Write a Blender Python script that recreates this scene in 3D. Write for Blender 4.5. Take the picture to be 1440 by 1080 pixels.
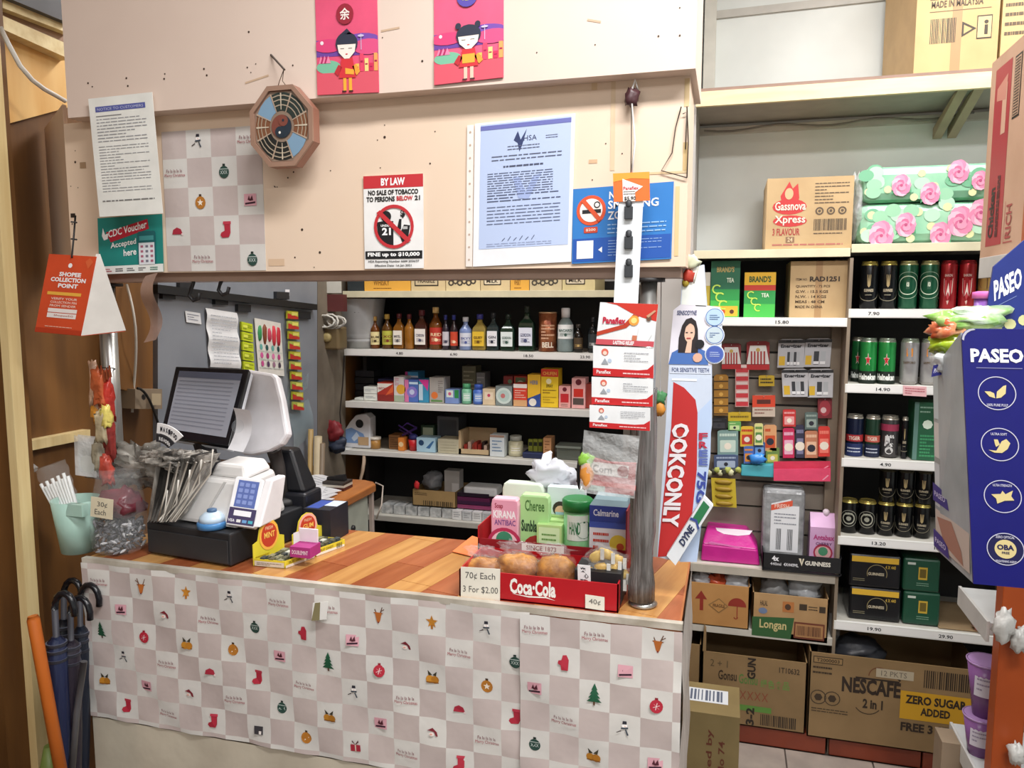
import bpy, math, random
from mathutils import Vector as V, Matrix, noise
C = bpy.context.scene.collection
for o in list(bpy.data.objects): bpy.data.objects.remove(o)
R = math.radians
# ---------------------------------------------------------------- camera, world, lights, exposure
FPX, HCAM = 1081.0, 1.67
cam = bpy.data.objects.new('camera', bpy.data.cameras.new('camera')); C.objects.link(cam)
cam.location = (0, 0, HCAM); cam.rotation_euler = (R(90-6.2), 0, R(15.7))
cam.data.sensor_width = 36; cam.data.lens = FPX*36/1440; cam.data.clip_start = .05
bpy.context.scene.camera = cam
w = bpy.data.worlds.new('world'); bpy.context.scene.world = w; w.use_nodes = True
w.node_tree.nodes['Background'].inputs[0].default_value = (.9, .93, 1, 1)
w.node_tree.nodes['Background'].inputs[1].default_value = .3
vs = bpy.context.scene.view_settings
vs.view_transform = 'Standard'; vs.look = 'None'; vs.gamma = 1; vs.use_curve_mapping = False; vs.exposure = 0.55
def area(loc, sx, sy, p, col=(1, .985, .975), rot=(0, 0, 0)):
    l = bpy.data.lights.new('ceiling_tube', 'AREA'); l.shape = 'RECTANGLE'; l.size = sx; l.size_y = sy; l.energy = p; l.color = col
    o = bpy.data.objects.new('ceiling_tube', l); C.objects.link(o); o.location = loc; o.rotation_euler = rot; return o
LIGHTS = [((.45, .55, 3.12), 1.5, .3, 50), ((-1.1, -1.0, 3.12), 1.5, .3, 13), ((.9, -1.6, 3.12), 1.5, .3, 34),
          ((.85, 2.2, 3.15), 1.3, .3, 29), ((-1.1, 2.55, 3.12), 1.3, .25, 22)]
for a, b, c, p in LIGHTS: area(a, b, c, p)

# ---------------------------------------------------------------- picture point -> world helpers
CM = cam.rotation_euler.to_matrix()
O = V((0, 0, HCAM))
def ray(x, y): return CM @ V(((x-720)/FPX, (540-y)/FPX, -1))
def PY(x, y, Y): d = ray(x, y); return O+d*(Y/d.y)
def PX(x, y, X): d = ray(x, y); return O+d*(X/d.x)
def PZ(x, y, Z): d = ray(x, y); return O+d*((Z-HCAM)/d.z)
def PP(x, y, p0, n): d = ray(x, y); return O+d*((p0-O).dot(n)/d.dot(n))
# ---------------------------------------------------------------- materials
MC = {}
def lin(h):
    h = h.lstrip('#'); h = ''.join(2*q for q in h) if len(h) == 3 else h; c = [int(h[i:i+2], 16)/255 for i in (0, 2, 4)]
    return [x/12.92 if x <= .04045 else ((x+.055)/1.055)**2.4 for x in c]+[1]
def mat(col, rough=.55, metal=0, alpha=1, var=.06, scale=14, bump=.0, kind='', trans=0, col2=None, stretch=(1, 1, 1), emit=0, rotz=0):
    key = (col, rough, metal, alpha, var, scale, bump, kind, trans, col2, stretch, emit, rotz)
    if key in MC: return MC[key]
    m = bpy.data.materials.new('mat'); m.use_nodes = True; nt = m.node_tree; N = nt.nodes; L = nt.links
    b = N['Principled BSDF']; c = lin(col)
    b.inputs['Roughness'].default_value = rough; b.inputs['Metallic'].default_value = metal; b.inputs['Alpha'].default_value = alpha
    if trans: b.inputs['Transmission Weight'].default_value = trans; b.inputs['IOR'].default_value = 1.2
    tc = N.new('ShaderNodeTexCoord'); mp = N.new('ShaderNodeMapping'); L.new(tc.outputs['Object'], mp.inputs[0]); mp.inputs['Scale'].default_value = stretch
    if rotz:
        m0 = N.new('ShaderNodeMapping'); m0.inputs['Rotation'].default_value = (0, 0, rotz); L.new(tc.outputs['Object'], m0.inputs[0]); L.new(m0.outputs[0], mp.inputs[0])
    n = N.new('ShaderNodeTexNoise'); n.inputs['Scale'].default_value = scale; n.inputs['Detail'].default_value = 4; L.new(mp.outputs[0], n.inputs[0])
    r = N.new('ShaderNodeValToRGB'); L.new(n.outputs[0], r.inputs[0])
    c2 = lin(col2) if col2 else [min(1, x*(1+var)) for x in c[:3]]+[1]
    c1 = c if col2 else [x*(1-var) for x in c[:3]]+[1]
    r.color_ramp.elements[0].position = .35; r.color_ramp.elements[1].position = .65
    r.color_ramp.elements[0].color = c1; r.color_ramp.elements[1].color = c2
    L.new(r.outputs[0], b.inputs['Base Color'])
    if emit:
        L.new(r.outputs[0], b.inputs['Emission Color']); b.inputs['Emission Strength'].default_value = emit
    if bump:
        bp = N.new('ShaderNodeBump'); bp.inputs['Strength'].default_value = bump; bp.inputs['Distance'].default_value = .01
        n2 = n
        L.new(n2.outputs[0], bp.inputs['Height']); L.new(bp.outputs[0], b.inputs['Normal'])
    MC[key] = m; return m
def M_(c):
    return mat(c) if isinstance(c, str) else c
PRINT = lambda c: mat(c, .5, var=.0)
CLEAR = mat('#f0f4f6', .1, alpha=.1, var=.02, bump=.6, scale=30)
FILM = mat('#f4f6f6', .15, alpha=.35, var=.05, bump=.9, scale=40)
BUNW = mat('#f0ead8', .12, alpha=.05, var=.02, bump=.6, scale=30)
BAG = mat('#eef0f2', .25, alpha=.6, bump=.9, scale=30)
STEEL = mat('#b8b8b4', .3, metal=.8)
CARD = '#b89468'
# ---------------------------------------------------------------- mesh builder
class MB:
    def __init__(s): s.v = []; s.f = []; s.m = []; s.sm = []; s.mats = []
    def mi(s, c):
        m = M_(c)
        if m not in s.mats: s.mats.append(m)
        return s.mats.index(m)
    def add(s, vs, fs, c, smooth=False):
        k = len(s.v); s.v += [V(p) for p in vs]; i = s.mi(c)
        for f in fs: s.f.append([k+j for j in f]); s.m.append(i); s.sm.append(smooth)
        return s
    def box(s, a, b, c, rot=None):
        x0, x1 = sorted((a[0], b[0])); y0, y1 = sorted((a[1], b[1])); z0, z1 = sorted((a[2], b[2]))
        p = [(x0, y0, z0), (x1, y0, z0), (x1, y1, z0), (x0, y1, z0), (x0, y0, z1), (x1, y0, z1), (x1, y1, z1), (x0, y1, z1)]
        return s.add(p, [(0, 3, 2, 1), (4, 5, 6, 7), (0, 1, 5, 4), (1, 2, 6, 5), (2, 3, 7, 6), (3, 0, 4, 7)], c)
    def hexa(s, p, c):   # 8 points, bottom ring then top ring
        return s.add(p, [(0, 3, 2, 1), (4, 5, 6, 7), (0, 1, 5, 4), (1, 2, 6, 5), (2, 3, 7, 6), (3, 0, 4, 7)], c)
    def slab(s, pts, d, c, smooth=False):   # polygon pts extruded by vector d
        n = len(pts); d = V(d); q = [V(p) for p in pts]
        return s.add(q+[p+d for p in q], [tuple(range(n))[::-1], tuple(range(n, 2*n))]+[(i, (i+1) % n, n+(i+1) % n, n+i) for i in range(n)], c, smooth)
    def lathe(s, c0, prof, cols, n=18, axis=None, smooth=True):
        c0 = V(c0); vs = []
        Mx = axis if axis else Matrix.Identity(3)
        for r, z in prof:
            for i in range(n):
                a = 2*math.pi*i/n; vs.append(c0+Mx @ V((r*math.cos(a), r*math.sin(a), z)))
        k = len(s.v); s.v += vs
        for j in range(len(prof)-1):
            c = cols[min(j, len(cols)-1)] if isinstance(cols, list) else cols; mi = s.mi(c)
            for i in range(n):
                s.f.append([k+j*n+i, k+j*n+(i+1) % n, k+(j+1)*n+(i+1) % n, k+(j+1)*n+i]); s.m.append(mi); s.sm.append(smooth)
        for j, rev in ((0, 1), (len(prof)-1, 0)):
            if prof[j][0] > 1e-4:
                f = [k+j*n+i for i in range(n)]; s.f.append(f[::-1] if rev else f); s.m.append(s.mi(cols[min(j, len(cols)-1)] if isinstance(cols, list) else cols)); s.sm.append(False)
        return s
    def tube(s, pts, r, c, n=8):
        pts = [V(p) for p in pts]; k = len(s.v); mi = s.mi(c); up = V((.3, .2, 1)).normalized()
        for i, p in enumerate(pts):
            t = (pts[min(i+1, len(pts)-1)]-pts[max(i-1, 0)]).normalized()
            a = t.cross(up)
            if a.length < .1: a = t.cross(V((1, 0, 0)))
            a.normalize(); b = t.cross(a); rr = r[i] if isinstance(r, (list, tuple)) else r
            for j in range(n):
                g = 2*math.pi*j/n; s.v.append(p+a*math.cos(g)*rr+b*math.sin(g)*rr)
        for i in range(len(pts)-1):
            for j in range(n):
                s.f.append([k+i*n+j, k+i*n+(j+1) % n, k+(i+1)*n+(j+1) % n, k+(i+1)*n+j]); s.m.append(mi); s.sm.append(True)
        for i in (0, len(pts)-1):
            f = [k+i*n+j for j in range(n)]; s.f.append(f); s.m.append(mi); s.sm.append(False)
        return s
    def blob(s, c0, sz, c, seed=0, amp=.15, nu=20, nv=12, e=1.0, fr=2.2, mtx=None):
        c0 = V(c0); k = len(s.v); mi = s.mi(c)
        pw = lambda x: math.copysign(abs(x)**e, x)
        for j in range(nv+1):
            ph = -math.pi/2+math.pi*j/nv
            for i in range(nu):
                th = 2*math.pi*i/nu
                d = V((pw(math.cos(ph))*pw(math.cos(th)), pw(math.cos(ph))*pw(math.sin(th)), pw(math.sin(ph))))
                q = 1+amp*noise.noise(d*fr+V((seed*7.1, seed*3.3, seed)))*2
                p = V((d.x*sz[0]*q, d.y*sz[1]*q, d.z*sz[2]*q))
                s.v.append(c0+(mtx @ p if mtx else p))
        for j in range(nv):
            for i in range(nu):
                s.f.append([k+j*nu+i, k+j*nu+(i+1) % nu, k+(j+1)*nu+(i+1) % nu, k+(j+1)*nu+i]); s.m.append(mi); s.sm.append(True)
        return s
    def grid(s, fn, nu, nv, c, smooth=True):
        k = len(s.v); mi = s.mi(c)
        for j in range(nv+1):
            for i in range(nu+1): s.v.append(V(fn(i/nu, j/nv)))
        for j in range(nv):
            for i in range(nu):
                a = k+j*(nu+1)+i; s.f.append([a, a+1, a+nu+2, a+nu+1]); s.m.append(mi); s.sm.append(smooth)
        return s
    def obj(s, name, org, parent=None, bev=0):
        me = bpy.data.meshes.new(name); me.from_pydata([p-org for p in s.v], [], s.f)
        for m in s.mats: me.materials.append(m)
        me.polygons.foreach_set('material_index', s.m); me.polygons.foreach_set('use_smooth', s.sm); me.update()
        o = bpy.data.objects.new(name, me); C.objects.link(o)
        if parent: o.parent = parent
        else: o.location = org
        if bev:
            b = o.modifiers.new('bevel', 'BEVEL'); b.width = bev; b.segments = 2; b.limit_method = 'ANGLE'; b.angle_limit = R(50)
        return o
    def base(s):
        xs = [p.x for p in s.v]; ys = [p.y for p in s.v]; zs = [p.z for p in s.v]
        return V(((min(xs)+max(xs))/2, (min(ys)+max(ys))/2, min(zs)))
class Thing:
    def __init__(s, name, label, cat, group=None, kind=None):
        s.name = name; s.d = dict(label=label, category=cat)
        if group: s.d['group'] = group
        if kind: s.d['kind'] = kind
        s.e = None
    def part(s, name, mb, bev=0, label=None, kind=None, parent=None):
        if s.e is None:
            s.e = bpy.data.objects.new(s.name, None); C.objects.link(s.e); s.org = mb.base(); s.e.location = s.org; s.e.empty_display_size = .05
            for k, x in s.d.items(): s.e[k] = x
        o = mb.obj(name, s.org, s.e, bev)
        if parent: o.parent = parent
        if label: o['label'] = label
        if kind: o['kind'] = kind
        return o
def one(name, label, cat, mb, group=None, bev=0, kind=None):
    o = mb.obj(name, mb.base(), None, bev); o['label'] = label; o['category'] = cat
    if group: o['group'] = group
    if kind: o['kind'] = kind
    return o
def struct(name, mb, bev=0, label=None):
    o = mb.obj(name, mb.base(), None, bev); o['kind'] = 'structure'
    if label: o['label'] = label
    return o
# ---------------------------------------------------------------- flat print on a surface
TC = {}
def tmesh(s, bold=0):
    k = (s, bold)
    if k in TC: return TC[k]
    cu = bpy.data.curves.new('t', 'FONT'); cu.body = s; cu.resolution_u = 2; cu.offset = bold*.02; cu.fill_mode = 'FRONT'
    ob = bpy.data.objects.new('t', cu); me = bpy.data.meshes.new_from_object(ob)
    vs = [(p.co.x, p.co.y) for p in me.vertices]; fs = [tuple(p.vertices) for p in me.polygons]
    bpy.data.objects.remove(ob); bpy.data.curves.remove(cu); bpy.data.meshes.remove(me)
    if vs:
        x0 = min(p[0] for p in vs); x1 = max(p[0] for p in vs); y0 = min(p[1] for p in vs); y1 = max(p[1] for p in vs)
        vs = [((p[0]-x0)/max(1e-5, x1-x0), (p[1]-y0)/max(1e-5, y1-y0)) for p in vs]
    TC[k] = (vs, fs); return TC[k]
EPS = .0005
def clip(poly, ax, val, sgn):
    out = []
    for i in range(len(poly)):
        a, b = poly[i-1], poly[i]; ia = sgn*(a[ax]-val) >= 0; ib = sgn*(b[ax]-val) >= 0
        if ia != ib: t = (val-a[ax])/(b[ax]-a[ax]); out.append((a[0]+t*(b[0]-a[0]), a[1]+t*(b[1]-a[1])))
        if ib: out.append(b)
    return out
class F:
    def __init__(s, o, u, v):
        s.o = V(o); s.u = V(u); s.v = V(v); s.n = s.u.cross(s.v).normalized(); s.W = s.u.length; s.H = s.v.length
    def at(s, x, y, L=1): return s.o+s.u*x+s.v*y+s.n*(EPS*L)
    cl = False; kk = 0
    def p(s, mb, pts, c, L=1):
        s.kk = min(s.kk+1, 26); L += s.kk*.03
        if s.cl:
            for ax, val, sg in ((0, 0, 1), (0, 1, -1), (1, 0, 1), (1, 1, -1)): pts = clip(pts, ax, val, sg) if pts else pts
            if len(pts) < 3: return s
        mb.add([s.at(x, y, L) for x, y in pts], [tuple(range(len(pts)))], PRINT(c) if isinstance(c, str) else c)
        return s
    def r(s, mb, x0, y0, x1, y1, c, L=1): return s.p(mb, [(x0, y0), (x1, y0), (x1, y1), (x0, y1)], c, L)
    def rr(s, mb, x0, y0, x1, y1, q, c, L=1):
        pts = []; qy = q*s.W/s.H
        for cx, cy, a0 in ((x1-q, y0+qy, -90), (x1-q, y1-qy, 0), (x0+q, y1-qy, 90), (x0+q, y0+qy, 180)):
            for k in range(4): a = R(a0+30*k); pts.append((cx+q*math.cos(a), cy+qy*math.sin(a)))
        return s.p(mb, pts, c, L)
    def t(s, mb, txt, x0, y0, x1, y1, c, L=2, b=0):
        s.kk = min(s.kk+1, 26); L += s.kk*.03; vs, fs = tmesh(txt, b)
        if vs: mb.add([s.at(x0+(x1-x0)*x, y0+(y1-y0)*y, L) for x, y in vs], fs, PRINT(c) if isinstance(c, str) else c)
        return s
    def d(s, mb, cx, cy, r, c, L=1, n=20, sx=1, a0=0, a1=360):   # r in units of H
        k = s.H/s.W; full = a1-a0 >= 360; m = n if full else n+1
        pts = [(cx+r*k*sx*math.cos(R(a0+(a1-a0)*i/n)), cy+r*math.sin(R(a0+(a1-a0)*i/n))) for i in range(m)]
        return s.p(mb, pts, c, L)
    def o_(s, mb, cx, cy, r1, r2, c, L=1, n=24, a0=0, a1=360, sx=1):
        s.kk = min(s.kk+1, 26); L += s.kk*.03; k = s.H/s.W*sx; vs = []; fs = []
        for i in range(n+1):
            a = R(a0+(a1-a0)*i/n)
            for r in (r1, r2): vs.append(s.at(cx+r*k*math.cos(a), cy+r*math.sin(a), L))
        for i in range(n): fs.append((2*i, 2*i+1, 2*i+3, 2*i+2))
        mb.add(vs, fs, PRINT(c) if isinstance(c, str) else c); return s
    def ln(s, mb, x0, y0, x1, y1, wd, c, L=1):   # stroke, width in units of H
        s.kk = min(s.kk+1, 26); L += s.kk*.03; a = s.u*x0+s.v*y0; b = s.u*x1+s.v*y1; t = (b-a).normalized(); q = s.n.cross(t)*(wd*s.H/2)
        e = s.o+s.n*(EPS*L); mb.add([e+a-q, e+b-q, e+b+q, e+a+q], [(0, 1, 2, 3)], PRINT(c)); return s
    def lines(s, mb, x0, y0, x1, y1, n, c='#666a70', L=1, seed=1, fill=.35):
        rn = random.Random(seed); h = (y1-y0)/n
        for i in range(n):
            y = y1-h*(i+.5); e = x1 if rn.random() < .65 else x0+(x1-x0)*rn.uniform(.3, .9); x = x0
            while x < e-.01:
                q = min(e, x+(x1-x0)*rn.uniform(.04, .16)); s.r(mb, x, y-h*fill/2, q, y+h*fill/2, c, L); x = q+(x1-x0)*.018
        return s
    def bars(s, mb, x0, y0, x1, y1, c='#2a2620', L=1, n=14, seed=3):
        rn = random.Random(seed); w_ = (x1-x0)/n
        for i in range(n): s.r(mb, x0+i*w_, y0, x0+(i+rn.uniform(.3, .75))*w_, y1, c, L)
        return s
class FC(F):   # curved frame round a vertical cylinder
    def __init__(s, c0, r, z0, z1, face, span):
        s.c0 = V(c0); s.r0 = r; s.z0 = z0; s.z1 = z1; s.fa = face; s.sp = span; s.W = r*span; s.H = z1-z0
    def at(s, x, y, L=1):
        a = s.fa+(x-.5)*s.sp; q = s.r0+EPS*L
        return V((s.c0.x+q*math.cos(a), s.c0.y+q*math.sin(a), s.z0+(s.z1-s.z0)*y))
    def ln(s, mb, x0, y0, x1, y1, wd, c, L=1): return s.p(mb, [(x0, y0-wd/2), (x1, y1-wd/2), (x1, y1+wd/2), (x0, y0+wd/2)], c, L)
    def r(s, mb, x0, y0, x1, y1, c, L=1):
        n = max(1, int(abs(x1-x0)*10)); 
        for i in range(n):
            a = x0+(x1-x0)*i/n; b = x0+(x1-x0)*(i+1)/n; s.p(mb, [(a, y0), (b, y0), (b, y1), (a, y1)], c, L)
        return s
def face(c0): return math.atan2(-c0[1], -c0[0])   # the side turned to the shop
def fY(x0, y0, x1, y1, Y):   # upright frame facing the shop, from picture corners (top-left, bottom-right)
    a = PY(x0, (y0+y1)/2, Y); b = PY(x1, (y0+y1)/2, Y); zt = PY((x0+x1)/2, y0, Y).z; zb = PY((x0+x1)/2, y1, Y).z
    return F((a.x, Y, zb), (b.x-a.x, 0, 0), (0, 0, zt-zb))
def fq(bl, br, tl, Y=None, k=(0, 0), fn=None):   # sheared frame from three picture corners on the plane Y
    f = fn or (lambda p: PY(p[0], p[1], Y)); a, b, c = f(bl), f(br), f(tl); return F(a, b-a, c-a)
def fbox(mb, f, dep, c, inset=0):   # solid behind a frame
    n = f.n*-1; o = f.o
    pts = [o, o+f.u, o+f.u+f.v, o+f.v]; mb.slab(pts, n*dep, c); return mb
def sit(x0, x1, ytop, Y, zb, dep, c, mb=None):   # box standing at height zb, front at Y; returns builder and front frame
    mb = mb or MB(); ym = ytop+15
    a = PY(x0, ym, Y).x; b = PY(x1, ym, Y).x; z1 = PY((x0+x1)/2, ytop, Y).z
    z1 = max(z1, zb+.01); mb.box((a, Y, zb), (b, Y+dep, z1), c); return mb, F((a, Y, zb), (b-a, 0, 0), (0, 0, z1-zb))
# ================================================================ the setting
XL, YR, YL, YC, YF, YU, ZC = -1.86, 2.9, 3.4, 1.527, 1.56, 1.515, 1.02
PLY = mat('#a8793f', .55, kind='ply', scale=3.2, col2='#c39657', stretch=(4, 4, .6), bump=.15)
PLYD = mat('#5f3f20', .5, scale=3.0, col2='#7a5228', stretch=(4, 4, .6), bump=.15)
PINE = mat('#d8bd86', .5, scale=5, col2='#e6d09c', stretch=(8, 8, .5), bump=.1)
PINEH = mat('#dcc48e', .5, scale=5, col2='#ecd9a6', stretch=(.6, 8, 8), bump=.1)
WALLW = mat('#dfe3df', .8, scale=2.5, col2='#d0d4d0', bump=.08)
WALLG = mat('#b9b6b2', .8, scale=2.5, col2='#aaa7a3', bump=.08)
PINK = mat('#e0cbbd', .6, scale=2.2, col2='#e6d2c4', bump=.06); PEACH = mat('#e6ccb2', .6, scale=2.2, col2='#ead3bd', bump=.06)
m = MB(); m.box((XL-.2, -2.6, -.1), (3.2, 4.2, 0), '#5f5650'); struct('floor', m)
# floor tiles in front of the racks
TX = mat('#a89c92', .35, scale=9, col2='#948a82')
k = 0
for i in range(5):
    for j in range(4):
        t = MB(); x = -.05+i*.3; y = 2.9-.02-(j+1)*.3; t.box((x, y, 0), (x+.294, y+.294, .008), TX); o = t.obj('tile', t.base()); o['kind'] = 'structure'
m = MB(); m.box((XL-.2, -2.6, 3.25), (3.2, 4.2, 3.35), '#d9d9d4'); struct('ceiling', m)
m = MB(); m.box((XL-.12, -2.6, 0), (XL, 4.0, 3.25), PLYD); struct('wall_left', m)
m = MB(); m.box((XL, 3.86, 0), (-.3, 3.98, 3.25), WALLG); struct('wall_back', m)
xp0 = PY(905, 450, 2.98).x; xp1 = PY(972, 450, 2.98).x
m = MB(); m.box((xp0, 2.98, 0), (xp1, 3.86, 3.25), WALLG); struct('wall_pier', m)
m = MB(); m.box((xp1, 3.3, 0), (3.2, 3.42, 3.25), WALLW)
struct('wall_rear', m)
m = MB(); m.box((3.2, -2.6, 0), (3.3, 3.4, 3.25), WALLW); struct('wall_right', m)
m = MB(); m.box((XL, -2.7, 0), (3.2, -2.6, 3.25), WALLW); struct('wall_front', m)
# trim on the rear wall: two uprights and the rail
fr = fq((990, 28), (1262, -2), (990, 17), 3.29)
m = MB(); fbox(m, fr, .03, '#b5b2aa'); struct('trim_1', m)
a = PY(996, 120, 3.27); b = PY(1005, 120, 3.27)
m = MB(); m.box((a.x-.02, 3.25, PY(1100, 121, 2.93).z+.01), (b.x, 3.3, 3.2), '#c9c6bb'); struct('trim_2', m)
# left ply lining: lit upper sheet, rail, jamb and the sloping battens under the ceiling
X1 = XL+.012
def sx(pts, c, dx=.012, off=0, m=None):
    m = m or MB(); m.slab([PX(x, y, XL+dx+off) for x, y in pts], (-dx, 0, 0), c); return m
struct('trim_3', sx([(12, 640), (127, 617), (127, 604), (12, 626)], PINE, .03))
m = MB(); a = PY(2, 500, 1.5); b = PY(13, 500, 1.5)
m.box((a.x, 1.5, 0), (b.x, 1.535, 3.2), PINE); struct('trim_4', m)
m = MB(); m.box((PY(-45, 500, 1.53).x, 1.53, 0), (a.x, 1.57, 3.2), PLYD); struct('wall_jamb', m)
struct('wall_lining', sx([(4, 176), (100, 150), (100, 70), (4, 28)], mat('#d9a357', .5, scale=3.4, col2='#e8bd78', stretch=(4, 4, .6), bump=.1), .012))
struct('trim_5', sx([(4, 41), (100, 84), (100, 64), (4, 22)], PINEH, .05))
struct('trim_6', sx([(4, 22), (100, 64), (100, 48), (4, 11)], '#8f6f57', .035))
struct('trim_7', sx([(4, 11), (100, 48), (100, 30), (4, -6)], PINEH, .06))
struct('trim_8', sx([(4, -6), (100, 34), (100, -14), (4, -60)], '#4c4a4c', .08))
# grey sheet wall behind the counter with its rail
GREY = mat('#8b9098', .45, scale=4, col2='#7d838c', bump=.1)
T = Thing('grey_board', 'tall slate grey board lining the wall behind the till', 'board')
gm = sx([(222, 640), (446, 655), (446, 380), (222, 380)], GREY, .02); T.part('board', gm)
T.part('rail', sx([(222, 412), (446, 436), (446, 428), (222, 400)], '#15171a', .05), label='black horizontal rail')
for x, y in ((238, 412), (262, 398), (312, 420), (344, 430), (398, 412), (428, 440)):
    T.part('clip', sx([(x-9, y+8), (x+9, y+9), (x+9, y-1), (x-9, y-2)], '#22252a', .035))
# small ply cupboard below the grey board
m = sx([(163, 545), (215, 560), (215, 395), (163, 395)], PLYD, .06)
one('ply_panel', 'dark brown plywood panel hanging between pole and grey board', 'panel', m)
m = sx([(190, 575), (228, 575), (228, 547), (190, 547)], '#8a7a66', .09)
F_ = F(PX(190, 575, XL+.111), PX(228, 575, XL+.111)-PX(190, 575, XL+.111), PX(190, 547, XL+.111)-PX(190, 575, XL+.111))
F_.d(m, .3, .6, .15, '#3a3634'); F_.r(m, .6, .2, .95, .8, '#b5a588')
one('wall_socket', 'beige plug socket box low on wall left of monitor', 'socket', m)
m = MB(); m.tube([PX(178+20*math.sin(t*2.4)*(1-t)+8*t, 400+t*180, XL+.08+.03*math.sin(t*5)) for t in [i/12 for i in range(13)]], .004, '#c9c4ba')
one('hanging_wire', 'pale wire looping down beside the steel pole under the fascia', 'wire', m)
m = MB(); m.tube([PX(193+35*t, 546+70*t*t, XL+.12) for t in [i/8 for i in range(9)]], .004, '#1b1a1a')
one('power_cable', 'thin black power cable below the wall socket', 'cable', m)

# ================================================================ overhead fascia
T = Thing('fascia', 'pink painted wooden fascia boxed out above the counter', 'fascia')
xu0 = PY(93, 120, YU).x; xu1 = PY(979, 60, YU).x
zb = PY(95, 166, YU).z
m = MB(); m.box((xu0, YU, zb), (xu1, YU+.27, 3.2), PINK)
T.part('upper_panel', m)
xf0 = PY(97, 300, YF).x; xf1 = PY(966, 300, YF).x; zf = PY(600, 379, YF).z
m = MB(); m.box((xf0, YF, zf), (xf1, YF+.18, zb), PEACH); T.part('lower_panel', m)
zl = PY(600, 393, YF+.02).z
m = MB(); m.box((xf0+.04, YF+.02, zl), (xf1-.01, YF+.12, zf), mat('#9b8273', .4, col2='#ad9383', scale=6)); T.part('bottom_rail', m)
a = PY(93, 200, YU+.04); 
m = MB(); q = [V((xf0, YF, zf)), V((XL+.02, YF+.2, zf)), V((XL+.02, YF+.2, PY(70, 165, YF+.1).z)), V((xf0, YF, PY(94, 146, YF).z))]
m.slab(q, (.0, .012, 0), mat('#d9bfa8', .6, scale=2.2, col2='#c9ae96')); T.part('return_panel', m)
# nail holes and scuffs
m = MB(); rn = random.Random(5); fr = F((0, YU, 0), (1, 0, 0), (0, 0, 1)); ff = F((0, YF, 0), (1, 0, 0), (0, 0, 1))
for x, y in ((124,117),(130,122),(180,121),(232,104),(231,111),(287,97),(291,106),(350,45),(353,102),(348,95),(538,53),(594,86),(755,74),(837,63),(956,11),(926,51),(956,50),(360,90),(412,92),(178,110)):
    p = PY(x, y, YU); fr.d(m, p.x, p.z, rn.choice((.0014, .0019, .0024)), '#3c2c22', 1, 8)
for x, y in ((106,212),(106,228),(531,197),(541,176),(541,193),(390,263),(413,242),(405,250),(386,262),(605,230),(465,240),(535,236),(342,236),(425,323),(450,355),(415,362),(442,376),(387,263),(852,202),(875,216),(833,253),(100,262),(110,264),(612,185),(448,183),(102,315)):
    p = PY(x, y, YF); ff.d(m, p.x, p.z, rn.choice((.0014, .002, .003)), '#3c2c22', 1, 8)
for x0, y0, x1, y1, c in ((832,113,840,127,'#dcc09a'),(858,112,866,240,'#dfc5a4'),(962,110,970,150,'#d9bf92'),(960,200,967,240,'#cdb07c'),(905,240,966,246,'#d6bd94'),(948,262,956,360,'#dcc08f'),(100,300,106,306,'#2a211c'),(113,228,121,237,'#a88a6c'),(828,224,840,230,'#d2b08d'),(378,364,400,374,'#dcbea0')):
    p = PY(x0, y1, YF); q = PY(x1, y0, YF); ff.r(m, p.x, p.z, q.x, q.z, c, 1)
for x0, y0, x1, y1 in ((826, 28, 845, 31), (536, 44, 562, 39), (345, 117, 378, 106)):
    p = PY(x0, y0, YU); q = PY(x1, y1, YU); fr.ln(m, p.x, p.z, q.x, q.z, .004, '#cdb094', 1)
T.part('nail_holes', m, kind='stuff')
# wire bits at the fascia end
m = MB()
for pts in (((958,150),(950,180),(945,215),(930,240),(966,250)), ((966,150),(968,200),(966,250)), ((960,160),(966,158),(964,210))):
    m.tube([PY(x, y, YF-.006) for x, y in pts], .0012, '#4b4038', 5)
one('loose_wire', 'thin dark wire stapled near right end of pink fascia', 'wire', m)
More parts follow.
